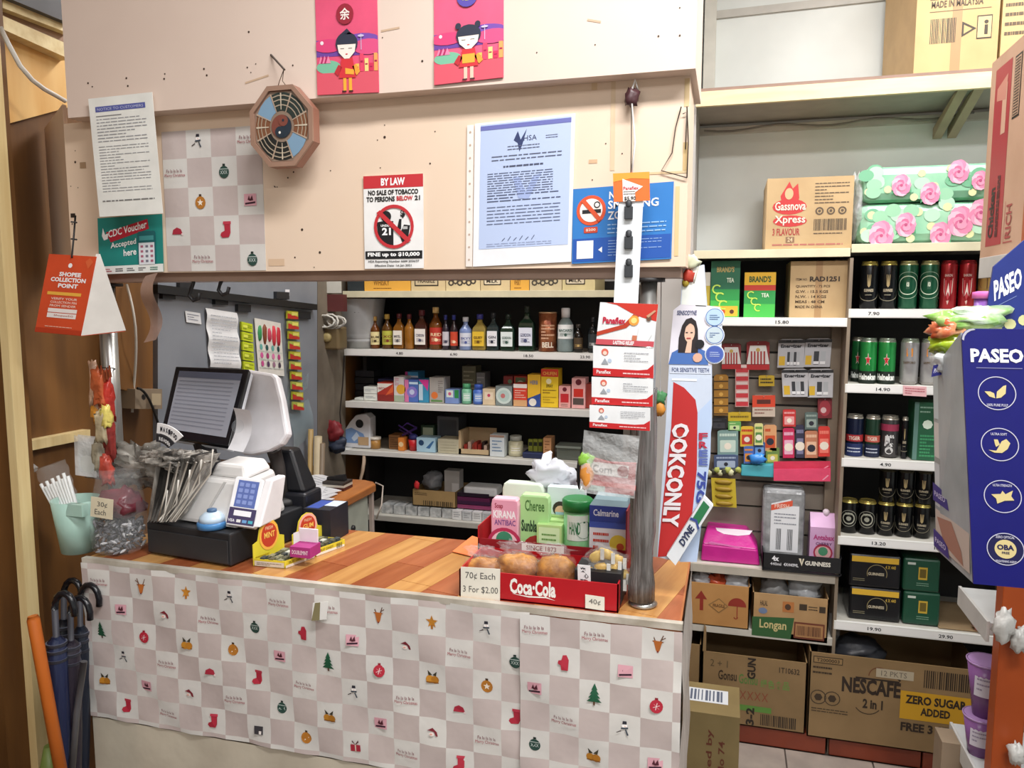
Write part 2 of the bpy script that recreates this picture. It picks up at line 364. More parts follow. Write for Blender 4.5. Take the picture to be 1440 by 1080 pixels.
# ================================================================ posters and notices on the fascia
def poster(name, label, cat, fr, col, fn, th=.002, group=None):
    m = MB(); m.slab([fr.o, fr.o+fr.u, fr.o+fr.u+fr.v, fr.o+fr.v], -fr.n*th*.5, col)
    fr.cl = True; fn(fr, m); return one(name, label, cat, m, group)
def hell(f, m, cx, cy, rx, ry, c, L=1, n=16): f.p(m, [(cx+rx*math.cos(2*math.pi*i/n), cy+ry*math.sin(2*math.pi*i/n)) for i in range(n)], c, L)
def angpow(girl):
    def fn(f, m):
        f.r(m, 0, .39, 1, .56, '#6f45a0'); hell(f, m, .75, .53, .3, .08, '#7b4fae', 2); hell(f, m, .2, .5, .25, .07, '#e0457c', 3)
        hell(f, m, .85, .47, .25, .08, '#e35487', 3); f.d(m, .1, .53, .02, '#f2e6ee', 4)
        f.r(m, 0, .17, 1, .3, '#e0506a', 3); hell(f, m, .2, .28, .2, .07, '#7cc0a0', 4); f.r(m, 0, 0, 1, .22, '#e05a6c', 4)
        for i in range(5): f.p(m, [(.04+.03*i, .32), (.08+.03*i, .4), (.12+.03*i, .32)], '#b52565' if i % 2 else '#f08ab0', 5)
        for i in range(5):
            x = .64+.075*i; h = .08+.05*((i*2) % 3); f.r(m, x, .22, x+.06, .22+h, ('#f2c35c', '#e8486c', '#f7d98a', '#d8325c', '#f0a860')[i], 5); f.r(m, x+.01, .22+h*.5, x+.05, .22+h*.6, '#b02050', 6)
        f.r(m, .735, .44, .745, .6, '#cfc3e4', 5); hell(f, m, .74, .58, .05, .012, '#cfc3e4', 6)
        # child in festive clothes
        if girl:
            f.d(m, .36, .62, .035, '#2e3346', 6); f.d(m, .64, .62, .035, '#2e3346', 6)
        f.r(m, .44, .03, .49, .18, '#f4b23a' if not girl else '#f3c9b4', 6); f.r(m, .53, .03, .58, .18, '#f4b23a' if not girl else '#f3c9b4', 6)
        f.p(m, [(.37, .16), (.65, .16), (.6, .36), (.42, .36)], '#d8343c', 7)
        f.p(m, [(.37, .3), (.3, .22), (.36, .18), (.43, .27)], '#c22c38', 7); f.p(m, [(.65, .3), (.72, .22), (.66, .18), (.59, .27)], '#f0a63c', 7)
        f.p(m, [(.42, .3), (.6, .3), (.6, .2), (.42, .2)] if girl else [(.48, .26), (.62, .24), (.62, .19), (.48, .2)], '#f3b13e', 8)
        hell(f, m, .51, .51, .18, .115, '#2e3346', 7)
        if not girl: f.p(m, [(.4, .6), (.52, .66), (.6, .6)], '#2e3346', 7)
        f.p(m, [(.36, .5), (.66, .5), (.64, .42), (.55, .355), (.47, .355), (.38, .42)], '#fbeee4', 8)
        f.p(m, [(.35, .5), (.67, .5), (.62, .54), (.42, .54)], '#2e3346', 9)
        f.r(m, .41, .455, .47, .46, '#333', 9); f.r(m, .54, .455, .6, .46, '#333', 9); hell(f, m, .51, .4, .02, .006, '#d83a4a', 9)
        f.r(m, .42, .015, .49, .03, '#2b1a1a', 8); f.r(m, .53, .015, .6, .03, '#2b1a1a', 8)
        if girl:
            hell(f, m, .49, .935, .15, .115, '#5b4fae', 5); f.t(m, '恩', .42, .89, .56, 1.0, '#f4e884', 6, 1)
        else:
            hell(f, m, .49, .81, .14, .105, '#9c2438', 5); f.t(m, '余', .41, .75, .57, .87, '#fbeee8', 6, 1); hell(f, m, .49, .985, .1, .02, '#f3c7cf', 5)
    return fn
poster('festive_poster', 'pink festive poster with a boy in red, left of the two', 'poster', fq((447, 134), (533, 130), (443, -3), YU-.003), '#e6577c', angpow(0))
poster('festive_poster', 'pink festive poster with a girl with hair buns, right of the two', 'poster', fq((611, 120), (708, 109), (610, -6), YU-.003), '#ea5f84', angpow(1))
def doc1(f, m):
    f.r(m, .1, .88, .88, .925, '#5a62a8'); f.t(m, 'NOTICE TO CUSTOMERS', .13, .89, .85, .912, '#cfd4ee')
    f.r(m, .1, .84, .5, .848, '#8a8a8a'); f.lines(m, .1, .62, .88, .83, 8, '#9a9ca2', 1, 2, .25); f.lines(m, .1, .2, .88, .6, 17, '#9a9ca2', 1, 5, .22)
    f.lines(m, .08, .12, .9, .14, 1, '#777', 1, 4, .5)
poster('notice_sheet', 'long white printed notice curling at upper left of fascia', 'notice', fq((140, 305), (229, 300), (124, 139), YF-.05, fn=lambda p: PY(p[0], p[1], YU-.012)), '#eeeee8', doc1)
def cdc(f, m):
    f.r(m, 0, 0, 1, .14, '#eef2ee'); 
    for i in range(5): f.lines(m, .08+.18*i, .03, .2+.18*i, .1, 2, ('#b05560', '#555555', '#777777', '#777777', '#558877')[i], 1, i, .6)
    f.p(m, [(.13, .74), (.78, .93), (.8, .76), (.2, .56)], '#c2283c'); 
    g = F(f.at(.17, .64, 2), f.u*.6+f.v*.14, f.v*.13); g.t(m, 'CDC Voucher', 0, 0, 1, 1, '#ffffff', 1, 1)
    f.p(m, [(.07, .68), (.09, .82), (.12, .7), (.17, .72), (.16, .62), (.1, .6)], '#ffffff', 3)
    g = F(f.at(.2, .42, 2), f.u*.4+f.v*.06, f.v*.13); g.t(m, 'Accepted', 0, 0, 1, 1, '#ffffff', 1, 1)
    g = F(f.at(.4, .3, 2), f.u*.2+f.v*.02, f.v*.12); g.t(m, 'here', 0, 0, 1, 1, '#ffffff', 1, 1)
    f.rr(m, .62, .14, .9, .72, .03, '#1c6a6e', 2); f.r(m, .64, .14, .88, .52, '#e6eaf0', 3); f.r(m, .65, .56, .87, .64, '#49a2a4', 3)
    for i in range(3):
        for j in range(4): f.r(m, .67+.075*i, .18+.085*j, .71+.075*i, .22+.085*j, '#b06a80' if i != 1 else '#7a7a8a', 4)
poster('voucher_poster', 'teal voucher poster saying accepted here under the long notice', 'poster', fq((140, 386), (230, 382), (137, 307), YF-.004), '#1f8a82', cdc)
# wrapping paper motifs ------------------------------------------------
def motif(f, m, kind, x, y, s, seed=0):   # x,y centre in metres of frame units of 1 m, s = cell size
    L = 3
    P = lambda pts, c, l=L: f.p(m, [(x+a*s, y+b*s) for a, b in pts], c, l)
    El = lambda cx, cy, rx, ry, c, l=L, n=14: P([(cx+rx*math.cos(2*math.pi*i/n), cy+ry*math.sin(2*math.pi*i/n)) for i in range(n)], c, l)
    T_ = lambda t, x0, y0, x1, y1, c: f.t(m, t, x+x0*s, y+y0*s, x+x1*s, y+y1*s, c, L+1)
    if kind == 'text':
        T_('Fa la la la la', -.34, .04, .3, .15, '#7a3040'); T_('Merry Christmas', -.42, -.14, .42, 0, '#a02a3c')
    elif kind == 'tree':
        for k in range(4): w_ = .1+.05*k; P([(-w_, .2-.13*k), (w_, .2-.13*k), (0, .42-.13*k)], '#1f5a3e', L+.2*k)
        P([(-.03, -.3), (.03, -.3), (.03, -.18), (-.03, -.18)], '#5a3a20')
    elif kind == 'ball':
        El(0, -.03, .21, .22, '#b8283c'); P([(-.05, .18), (.05, .18), (.05, .25), (-.05, .25)], '#8a1c2c')
        for k in range(3):
            a = math.pi*k/3+.3; c_, s_ = .11*math.cos(a), .11*math.sin(a); P([(-c_-.01, -.03-s_), (-c_+.01, -.03-s_-.01), (c_+.01, -.03+s_), (c_-.01, -.03+s_+.01)], '#f0d8d8', L+1)
    elif kind == 'gold':
        El(0, -.03, .21, .22, '#b9782c'); P([(-.05, .18), (.05, .18), (.05, .26), (-.05, .26)], '#4a3420')
        P([((.13 if i % 2 == 0 else .055)*math.sin(i*math.pi/5), -.03+(.13 if i % 2 == 0 else .055)*math.cos(i*math.pi/5)) for i in range(10)], '#f6e8d8', L+1)
    elif kind == 'green':
        El(0, -.03, .2, .21, '#2b4a42'); P([(-.05, .18), (.05, .18), (.05, .25), (-.05, .25)], '#1c2c28'); T_('XXX', -.14, -.1, .14, .02, '#d0dcd8')
        P([(-.17, .06), (.17, .06), (.17, .08), (-.17, .08)], '#d0dcd8', L+1)
    elif kind == 'deer':
        P([(-.14, .12), (.14, .12), (.06, -.2), (0, -.27), (-.06, -.2)], '#b8692e'); P([(-.2, .1), (-.1, .05), (-.1, .12)], '#8d4c20'); P([(.2, .1), (.1, .05), (.1, .12)], '#8d4c20')
        for q in (-1, 1):
            P([(.06*q, .1), (.16*q, .34), (.19*q, .34), (.1*q, .1)], '#6a4228'); P([(.13*q, .2), (.24*q, .28), (.25*q, .25), (.13*q, .17)], '#6a4228')
        El(0, -.24, .03, .03, '#7a2020', L+1)
    elif kind == 'star':
        P([((.24 if i % 2 == 0 else .1)*math.sin(i*math.pi/5), (.24 if i % 2 == 0 else .1)*math.cos(i*math.pi/5)) for i in range(10)], '#c8862f')
        P([(-.05, -.1), (.05, -.1), (.04, -.26), (-.04, -.26)], '#b0702a')
    elif kind == 'snow':
        El(0, .15, .09, .08, '#f6f2f0'); P([(-.07, .2), (.07, .2), (.06, .3), (-.06, .3)], '#2a2a34', L+1); P([(-.12, .04), (.12, .06), (.11, .11), (-.1, .09)], '#3a4450', L+1)
        P([(.05, .05), (.14, -.14), (.09, -.16), (.02, .02)], '#3a4450', L+1); P([(-.12, .0), (-.26, -.08), (-.25, -.1), (-.1, -.03)], '#4a4040', L+1); P([(.0, .14), (.06, .12), (0, .16)], '#d87830', L+2)
    elif kind == 'sock':
        P([(-.08, .28), (.17, .28), (.17, -.1), (.1, -.24), (-.16, -.26), (-.24, -.17), (-.2, -.08), (-.06, -.02)], '#b52c40'); P([(-.11, .2), (.2, .2), (.2, .3), (-.11, .3)], '#c23c50', L+1)
    elif kind == 'hat':
        P([(-.22, -.1), (-.18, .06), (-.02, .14), (.14, .08), (.2, -.06), (.16, -.1)], '#a82a3e'); El(.2, -.1, .04, .04, '#e8d0d0', L+1)
    elif kind == 'santa':
        P([(-.2, .06), (0, .16), (.16, .02), (.2, -.12), (.13, -.12), (.06, .02), (-.1, .06)], '#7a2430'); El(-.02, -.06, .09, .07, '#f0e0da', L); El(-.04, -.06, .05, .03, '#e0a898', L+1)
    elif kind == 'mitt':
        P([(-.1, -.26), (.12, -.26), (.14, .1), (.06, .25), (-.06, .24), (-.1, .08), (-.2, .06), (-.22, -.04), (-.12, -.1)], '#b52c40')
    elif kind == 'card':
        P([(-.24, -.2), (.24, -.2), (.24, .2), (-.24, .2)], '#e0a8b4'); P([(-.2, -.16), (.2, -.12), (.2, -.06), (-.2, -.1)], '#3a2030', L+1); P([(-.1, 0), (-.04, .15), (0, .02), (.08, .15), (.12, -.02), (0, -.04)], '#50202c', L+1)
    elif kind == 'bells':
        El(-.09, -.08, .15, .14, '#c98a2e'); El(.1, -.08, .15, .14, '#b97a26', L+.5); P([(-.18, .24), (0, .08), (-.14, .06)], '#3f3a2a', L+1); P([(.18, .24), (0, .08), (.14, .06)], '#3f3a2a', L+1); P([(-.22, -.2), (.24, -.2), (.24, -.16), (-.22, -.16)], '#8a5418', L+1)
    elif kind == 'box':
        P([(-.18, -.2), (.18, -.2), (.18, .12), (-.18, .12)], '#3c3a40'); P([(.02, -.18), (.12, -.18), (.12, -.06), (.02, -.06)], '#e8e0dc', L+1)
    elif kind == 'gift':
        P([(-.2, -.24), (.2, -.2), (.2, .06), (-.2, .02)], '#b02c40'); P([(-.02, -.22), (.03, -.22), (.03, .06), (-.02, .04)], '#ecd8c8', L+1); P([(-.12, .2), (0, .06), (-.02, .05), (-.14, .14)], '#5a3030', L+1); P([(.12, .24), (0, .06), (.02, .05), (.14, .16)], '#5a3030', L+1)
WP = {0: ['text', 'deer', 'star', 'snow', 'text', 'text', 'deer', 'star', 'snow', 'text', 'text', 'deer'],
      1: ['card', 'santa', 'text', 'green', 'mitt', 'card', 'santa', 'text', 'green', 'mitt', 'card', 'santa'],
      2: ['tree', 'ball', 'bells', 'gold', 'card', 'tree', 'ball', 'bells', 'gold', 'card', 'tree', 'ball'],
      3: ['snow', 'text', 'hat', 'sock', 'text', 'snow', 'text', 'hat', 'sock', 'text', 'snow', 'text'],
      4: ['bells', 'card', 'santa', 'text', 'green', 'bells', 'card', 'santa', 'text', 'green', 'bells', 'card'],
      5: ['sock', 'text', 'sock', 'box', 'gold', 'gift', 'text', 'sock', 'box', 'gold', 'gift', 'text'],
      6: ['deer', 'star', 'text', 'hat', 'mitt', 'deer', 'star', 'text', 'hat', 'mitt', 'deer', 'star'],
      7: ['tree', 'ball', 'santa', 'bells', 'gold', 'tree', 'ball', 'bells', 'gold', 'card', 'tree', 'ball']}
WPW = mat('#d6d3cf', .45, scale=6, col2='#e0ddd8', bump=.6); WPP = mat('#c3b5b2', .45, scale=6, col2='#cdbfbb', bump=.6)
def wrap(fn, m, x0, x1, z0, z1, cw, org, motifs):
    # cells laid on the sheet: squares alternate pink and white; fn maps sheet metres to the world
    ox, oz = org; i0 = int(math.floor((x0-ox)/cw))-1; i1 = int(math.ceil((x1-ox)/cw))+1; j0 = int(math.floor((oz-z1)/cw))-1; j1 = int(math.ceil((oz-z0)/cw))+1
    for j in range(j0, j1+1):
        for i in range(i0, i1+1):
            a = max(x0, ox+(i-.5)*cw); b = min(x1, ox+(i+.5)*cw); t = min(z1, oz-(j-.5)*cw); u = max(z0, oz-(j+.5)*cw)
            if b-a < .002 or t-u < .002: continue
            c = WPW if (i+j) % 2 == 0 else WPP
            m.grid(lambda s, q: fn(a+(b-a)*s, u+(t-u)*q), 2, 2, c, True)
    class G(F):
        def __init__(s): s.W = 1; s.H = 1
        def at(s, x, y, L=1): return V(fn(x, y))+V((0, -EPS*L, 0))
    g = G()
    for j in range(max(0, j0), j1+1):
        for i in range(i0, i1+1):
            if (i+j) % 2: continue
            k = motifs(i, j)
            x = ox+i*cw; z = oz-j*cw
            if k and x-cw*.42 > x0 and x+cw*.42 < x1 and z-cw*.3 > z0 and z+cw*.3 < z1: motif(g, m, k, x, z, cw)
a = PY(232, 280, YF).x; b = PY(371, 280, YF).x; zt = PY(300, 181, YF).z; z0 = PY(300, 381, YF).z; cw = (b-a)/4
m = MB(); tab = {(1, 0): 'snow', (3, 0): 'text', (0, 1): 'text', (2, 1): 'green', (1, 2): 'gold', (3, 2): 'card', (0, 3): 'hat', (2, 3): 'sock', (1, 4): 'text', (3, 4): 'green'}
m.slab([(a, YF-.0005, z0), (b, YF-.0005, z0), (b, YF-.0005, zt), (a, YF-.0005, zt)], (0, .0004, 0), WPW)
def shw(x, z): return (x, YF-.0015, z)
wrap(shw, m, a, b, z0, zt, cw, (a-cw*.5, zt-cw*.45), lambda i, j: tab.get((i-1, j)))
one('wrapping_paper', 'small pink and white checked festive sheet taped on fascia', 'paper', m)
# octagonal mirror plaque
T = Thing('octagon_plaque', 'octagonal wooden feng shui plaque hung from a nail', 'plaque')
cx, cz = PY(397, 178, YU-.03).x, PY(397, 178, YU-.03).z
s = (PY(440, 178, YU-.03).x-PY(353, 178, YU-.03).x)/2
def octo(r, k=1.12): return [(r*math.cos(R(22.5+45*i)), r*k*math.sin(R(22.5+45*i))) for i in range(8)]
fr = F((cx, YU-.03, cz), (1, 0, 0), (0, 0, 1)); r0 = s/math.cos(R(22.5))
m = MB(); m.slab([fr.at(x, y, 0) for x, y in octo(r0)], (0, .026, 0), mat('#9a6a58', .4)); T.part('board', m, .002)
m = MB(); p_ = octo(r0); q_ = octo(r0*.88)
for i in range(8):
    j = (i+1) % 8; m.slab([fr.at(*p_[i], 0), fr.at(*p_[j], 0), fr.at(*q_[j], 0), fr.at(*q_[i], 0)], (0, -.006, 0), mat('#9a7a68', .4))
T.part('rim', m)
m = MB(); fr.p(m, octo(r0*.86), '#8c7868', 2)
def sector(a0, a1, r1, r2, c, L=4, k=1.12):
    n = 3; fr.p(m, [(r1*math.cos(R(a0+(a1-a0)*i/n)), r1*k*math.sin(R(a0+(a1-a0)*i/n))) for i in range(n+1)]+[(r2*math.cos(R(a1-(a1-a0)*i/n)), r2*k*math.sin(R(a1-(a1-a0)*i/n))) for i in range(n+1)], c, L)
cols = {0: '#7a4e34', 45: '#26322e', 90: '#26322e', 135: '#7c9cb6', 180: '#7a4e34', 225: '#1c1f1e', 270: '#1c1f1e', 315: '#7c9cb6'}
for a_, c in cols.items():
    sector(a_-21, a_+21, r0*.36, r0*.78, c, 3)
    if c[1:3] != '7c':
        for k in (.48, .6, .7): sector(a_-21, a_+21, r0*k, r0*(k+.025), '#a89a86', 4)
        if a_ % 90 == 0: sector(a_-1.5, a_+1.5, r0*.38, r0*.76, '#c9bba6', 5)
    sector(a_+21, a_+24, r0*.34, r0*.8, '#b39c88', 5)
fr.d(m, 0, 0, r0*.3, '#7c4438', 5, 28, 1.0); fr.p(m, [(r0*.3*math.cos(R(t)), r0*.3*math.sin(R(t))) for t in range(-110, 71, 12)], '#23303c', 6)
fr.d(m, r0*.06, r0*.14, r0*.14, '#7c4438', 7); fr.d(m, -r0*.05, -r0*.14, r0*.14, '#23303c', 7); fr.d(m, -r0*.05, -r0*.16, r0*.035, '#e8e4dc', 8); fr.d(m, r0*.06, r0*.15, r0*.035, '#23303c', 8)
T.part('dial', m, label='painted trigram dial with a round red and black centre')
m = MB(); n0 = PY(399, 98, YU-.03)
for dx in (-.012, .012): m.tube([n0, V((cx+dx*.3, YU-.03, cz+s*1.12+.01)), V((cx+dx, YU-.025, cz+s*1.08))], .0009, '#6a5a4a', 5)
T.part('string', m)
m = MB(); m.tube([PY(381, 77, YU), PY(400, 98, YU-.04)], .0022, '#4a3c34', 6); one('nail', 'long bent nail holding up the octagonal plaque', 'nail', m)
def law(f, m):
    f.r(m, 0, .865, 1, 1, '#c8323a'); f.t(m, 'BY LAW', .3, .89, .7, .97, '#fff', 2, 2)
    f.t(m, 'NO SALE OF TOBACCO', .08, .79, .92, .845, '#1b1b1b', 2, 2); f.t(m, 'TO PERSONS', .05, .72, .53, .775, '#1b1b1b', 2, 2); f.t(m, 'BELOW', .56, .725, .83, .775, '#c8323a', 2, 2); f.t(m, '21', .86, .725, .95, .775, '#1b1b1b', 2, 2)
    f.d(m, .38, .56, .06, '#17181c', 2, 20, 1); f.p(m, [(.22, .5), (.3, .51), (.5, .51), (.5, .24), (.35, .25), (.24, .34)], '#17181c', 2)
    f.t(m, 'UNDER', .29, .45, .46, .475, '#eee', 3, 2); f.t(m, '21', .31, .36, .46, .44, '#fff', 3, 2)
    f.p(m, [(.66, .26), (.74, .3), (.78, .46), (.68, .47), (.6, .36)], '#17181c', 2); f.p(m, [(.56, .42), (.6, .53), (.64, .53), (.63, .42)], '#17181c', 2); f.t(m, '$', .62, .54, .7, .63, '#17181c', 2, 2); f.r(m, .66, .42, .74, .45, '#b8b8b8', 3)
    f.o_(m, .51, .45, .2, .235, '#c8323a', 4, 32, sx=1.0); f.p(m, [(.22, .6), (.28, .63), (.8, .3), (.74, .27)], '#c8323a', 5)
    f.r(m, .02, .105, .98, .19, '#17181c', 2); f.t(m, 'FINE up to $10,000', .06, .12, .94, .175, '#fff', 3, 2)
    f.t(m, 'HSA Reporting Number 6684 2036/37', .07, .06, .93, .09, '#333', 2, 1); f.t(m, 'Effective Date: 1st Jan 2021', .18, .015, .8, .045, '#333', 2, 1)
poster('tobacco_sign', 'red and white no sale of tobacco below 21 sign', 'sign', fq((513, 378), (596, 377), (511, 248), YF-.004), '#f0efee', law)
def hsa(f, m):
    f.r(m, .06, .12, .965, .985, '#b9c9ea'); f.r(m, .06, .945, .965, .975, '#6b70b4', 2)
    f.p(m, [(.4, .86), (.44, .92), (.47, .86), (.53, .93), (.49, .83), (.46, .78), (.44, .84)], '#2f3c68', 2); f.t(m, 'HSA', .5, .85, .63, .885, '#3f4668', 2)
    f.lines(m, .72, .85, .84, .88, 2, '#5a6078', 2, 1, .3); f.lines(m, .34, .79, .66, .83, 2, '#5a6078', 2, 3, .25); f.lines(m, .18, .72, .88, .77, 2, '#5a6078', 2, 8, .25); f.lines(m, .3, .67, .76, .7, 1, '#4a5068', 2, 2, .35)
    f.lines(m, .14, .5, .8, .65, 9, '#4a5474', 2, 9, .25); f.lines(m, .14, .44, .88, .5, 3, '#4a5474', 2, 11, .3); f.lines(m, .14, .28, .88, .42, 6, '#5a6484', 2, 12, .2)
    f.p(m, [(.4, .6), (.46, .46), (.56, .45), (.68, .62), (.6, .6), (.53, .5), (.46, .61)], '#9fb0dc', 1.6)
    for i in range(6): f.ln(m, .3+.06*i, .17, .33+.06*i, .2 if i % 2 else .19, .004, '#4a5474', 2)
    f.lines(m, .14, .13, .8, .16, 2, '#8a94b4', 2, 3, .2)
T = Thing('licence_notice', 'blue tinted licence certificate in clear punched sleeve on fascia', 'notice')
m = MB(); fr = fq((665, 375), (803, 368), (668, 174), YF-.004); m.slab([fr.o, fr.o+fr.u, fr.o+fr.u+fr.v, fr.o+fr.v], (0, .001, 0), '#eef0f4'); hsa(fr, m); T.part('certificate', m)
f2 = fq((655, 375), (664, 375), (657, 176), YF-.004); m = MB(); m.slab([f2.o, f2.o+f2.u, f2.o+f2.u+f2.v, f2.o+f2.v], (0, .001, 0), mat('#f2e9e2', .2))
for i in range(11): f2.d(m, .5, .05+.09*i, .008, '#c0aa98', 1, 8)
T.part('sleeve_edge', m)
def nosmoke(f, m):
    f.rr(m, .0, .0, 1, 1, .03, '#2c7ac4', .4); f.r(m, 0.01, .02, .99, .33, '#1f55ac', 1.3)
    f.d(m, .19, .7, .2, '#d9532c', 2, 28); f.d(m, .19, .7, .155, '#f3ece6', 3, 28); f.r(m, .1, .66, .29, .71, '#1c1c20', 4); f.o_(m, .25, .77, .03, .045, '#23262c', 4, 12); f.p(m, [(.09, .82), (.12, .86), (.3, .58), (.27, .54)], '#d9532c', 5)
    f.rr(m, .12, .4, .26, .48, .01, '#c8452c', 2); f.t(m, '$200', .14, .42, .24, .46, '#f8d8c8', 3, 1)
    f.t(m, 'NO', .37, .83, .5, .93, '#fff', 2, 1); f.t(m, 'SMOKING', .36, .7, .86, .81, '#fff', 2, 1); f.t(m, 'ZONE', .36, .56, .62, .67, '#fff', 2, 1)
    f.lines(m, .36, .36, .94, .52, 3, '#9cc4ec', 2, 4, .3); f.r(m, .05, .06, .22, .3, '#e9edf2', 2); f.p(m, [(.27, .17), (.31, .21), (.31, .13)], '#e9edf2', 2); f.lines(m, .37, .07, .9, .3, 6, '#8fb0e0', 2, 5, .25)
poster('smoking_sign', 'blue no smoking zone sign behind the hanging strip', 'sign', fq((804, 371), (944, 364), (806, 266), YF-.004), '#2c6fc0', nosmoke)
# ================================================================ hanging strip and header
T = Thing('hanging_strip', 'long white clip strip with orange price header on string', 'clip strip')
YS = YF-.05
m = MB(); fr = fq((863, 428), (897, 428), (870, 281), YS); m.slab([fr.o, fr.o+fr.u, fr.o+fr.u+fr.v, fr.o+fr.v], (0, .0015, 0), '#e6ebef'); T.part('strip', m)
m = MB(); fh = fq((863, 284), (914, 282), (862, 244), YS-.003); m.slab([fh.o, fh.o+fh.u, fh.o+fh.u+fh.v, fh.o+fh.v], (0, .0015, 0), '#e8702c')
fh.p(m, [(0, 1), (1, 1), (1, .75), (.5, .8), (0, .7)], '#f2a03a', 1); fh.p(m, [(.26, .0), (.26, .8), (.36, .74), (.82, .5), (.6, .3), (.6, 0)], '#f6eee8', 2); fh.t(m, 'Panaflex', .28, .4, .7, .52, '#c8283c', 3, 1); fh.lines(m, .28, .22, .62, .38, 2, '#777', 3); fh.t(m, '$5.90', .3, .02, .62, .17, '#222', 3, 1)
T.part('header_card', m, label='orange header card with price')
for y in (300, 342, 382):
    m = MB(); c0 = PY(884, y, YS-.004); m.box((c0.x-.008, c0.y-.004, c0.z-.011), (c0.x+.008, c0.y+.003, c0.z+.013), '#33363a'); m.lathe((c0.x, c0.y, c0.z+.016), [(.006, -.004), (.006, .006), (.003, .009)], '#33363a', 10); T.part('clip', m, .001)
m = MB(); h = PY(888, 137, YF-.02)
m.tube([h, PY(888, 200, YS), PY(887, 248, YS)], .0012, '#6a6258', 5); m.tube([h, PY(893, 200, YS), PY(888, 248, YS)], .0018, '#f4f2ee', 5); T.part('string', m)
m = MB(); m.blob(h, (.014, .012, .018), mat('#4a2c30', .4), 3, .3, 12, 8); m.tube([h+V((0, 0, .01)), h+V((.008, -.01, .03)), h+V((.012, 0, .012))], .003, '#d8d4d0', 6); one('cord_hook', 'dark hook with knotted string on fascia under top panel', 'hook', m)

m = MB(); m.tube([PX(x, y, XL+.14) for x, y in ((0, 38), (12, 62), (28, 92), (45, 112), (62, 125), (80, 135), (92, 142))], .006, '#dcd8d0', 7)
one('white_cable', 'white cable sagging across the bright plywood at upper left', 'cable', m)
# ================================================================ counter
XA, XB = PZ(118, 785, ZC).x, PZ(958, 877, ZC).x
YB = 1.93
T = Thing('counter', 'long shop counter topped with parquet pattern laminate', 'counter')
m = MB(); m.box((XA, YC, ZC-.03), (XB, YB, ZC-.001), '#a8683c'); T.part('top_board', m)
m = MB(); m.box((XA+.01, YC+.01, .0), (XB-.01, YC+.03, ZC-.03), '#b9a68c'); T.part('front_panel', m)
m = MB(); m.box((XB-.03, YC+.03, .0), (XB-.01, YB, ZC-.03), '#b9a68c'); T.part('side_panel', m); m = MB(); m.box((XA+.01, YC+.03, 0), (XA+.03, YB, ZC-.03), '#b9a68c'); T.part('side_panel', m)
# diagonal laminate strips
p = PZ(501, 818, ZC); q = PZ(631, 754, ZC); d = V((q.x-p.x, q.y-p.y)).normalized(); nrm = V((d.y, -d.x))
PC = [('#8c4828', '#a05c38'), ('#b27c44', '#c69458'), ('#964f2e', '#aa6440'), ('#ba864c', '#cc9c60')]
rn = random.Random(12); k = 0; wd = .085
PM = [mat(a, .28, scale=9, col2=b, stretch=(.5, 5, 1), rotz=-math.atan2(d.y, d.x)) for a, b in PC]
for i in range(-14, 15):
    s0 = -1.6+rn.uniform(0, .3)
    while s0 < 1.8:
        ln_ = rn.uniform(.35, .6)
        pts = [V((p.x, p.y))+nrm*(i*wd+a*wd)+d*b for a, b in ((.0, s0), (.985, s0), (.985, s0+ln_-.002), (.0, s0+ln_-.002))]
        pts = [tuple(x) for x in pts]
        for ax, val, sg in ((0, XA+.004, 1), (0, XB-.004, -1), (1, YC+.012, 1), (1, YB-.002, -1)): pts = clip(pts, ax, val, sg) if pts else pts
        s0 += ln_
        if len(pts) > 2:
            m = MB(); m.slab([(x, y, ZC-.001) for x, y in pts][::-1], (0, 0, .0012), PM[(i % 2)+(2 if rn.random() < .4 else 0)]); T.part('plank', m); k += 1
m = MB(); m.box((XA-.004, YC-.004, ZC-.012), (XB+.004, YC+.012, ZC+.002), mat('#cfc9bd', .3, scale=12, col2='#a89f90', bump=.4)); T.part('edge_band', m)
# wrapping paper on the counter front and side: two sheets, slightly rippled, second laps over the first
def rip(x, z, k=1): return .0035*k*math.sin(x*23+z*9)*math.sin(z*17+x*5)+.002*math.sin((x+z)*61)
CW = .064
pd = PY(202, 824, YC); pe = PY(926, 902, YC)
xs = PY(733, 900, YC).x
def motA(i, j): return WP[j % 8][(i//2) % 12]
z1 = ZC-.008
m = MB(); org = (pd.x-2*CW, pd.z)
wrap(lambda x, z: (x, YC-.0075+rip(x, z), z-.02*(x-XA)*0), m, XA-.002, xs+.02, PY(300, 1034, YC).z, z1, CW, org, motA)
one('wrapping_sheet', 'checked festive wrapping sheet over the main counter front', 'wrapping', m, 'wrapping sheets on the counter')
m = MB(); org2 = (pe.x-6*2*CW+.0, pe.z)
wrap(lambda x, z: (x, YC-.0150+rip(x, z), z), m, xs, XB+.004, .3, z1, CW, org2, lambda i, j: WP[j % 8][(i//2) % 12])
m.grid(lambda s, q: (XB+.006+.003*math.sin(q*19), YC-.012+(YB-YC+.01)*s, .3+(ZC-.3+.012)*q), 6, 14, mat('#d8d2cc', .35, scale=9, col2='#bfb6b0', bump=.8, stretch=(6, 6, 1)))
one('wrapping_sheet', 'overlapping festive sheet wrapping the narrower right counter end', 'wrapping', m, 'wrapping sheets on the counter')
m = MB(); m.grid(lambda s, q: (XA+(XB-XA)*s, YC-.004+.006*math.sin(s*40)*q*(1-q)*4, .25+(PY(300, 1036, YC).z-.25)*q), 40, 4, mat('#cfc6b4', .25, scale=5, col2='#bdb3a2', bump=.7))
one('plastic_skirt', 'cream rumpled plastic skirt below the checked sheet', 'plastic cover', m)
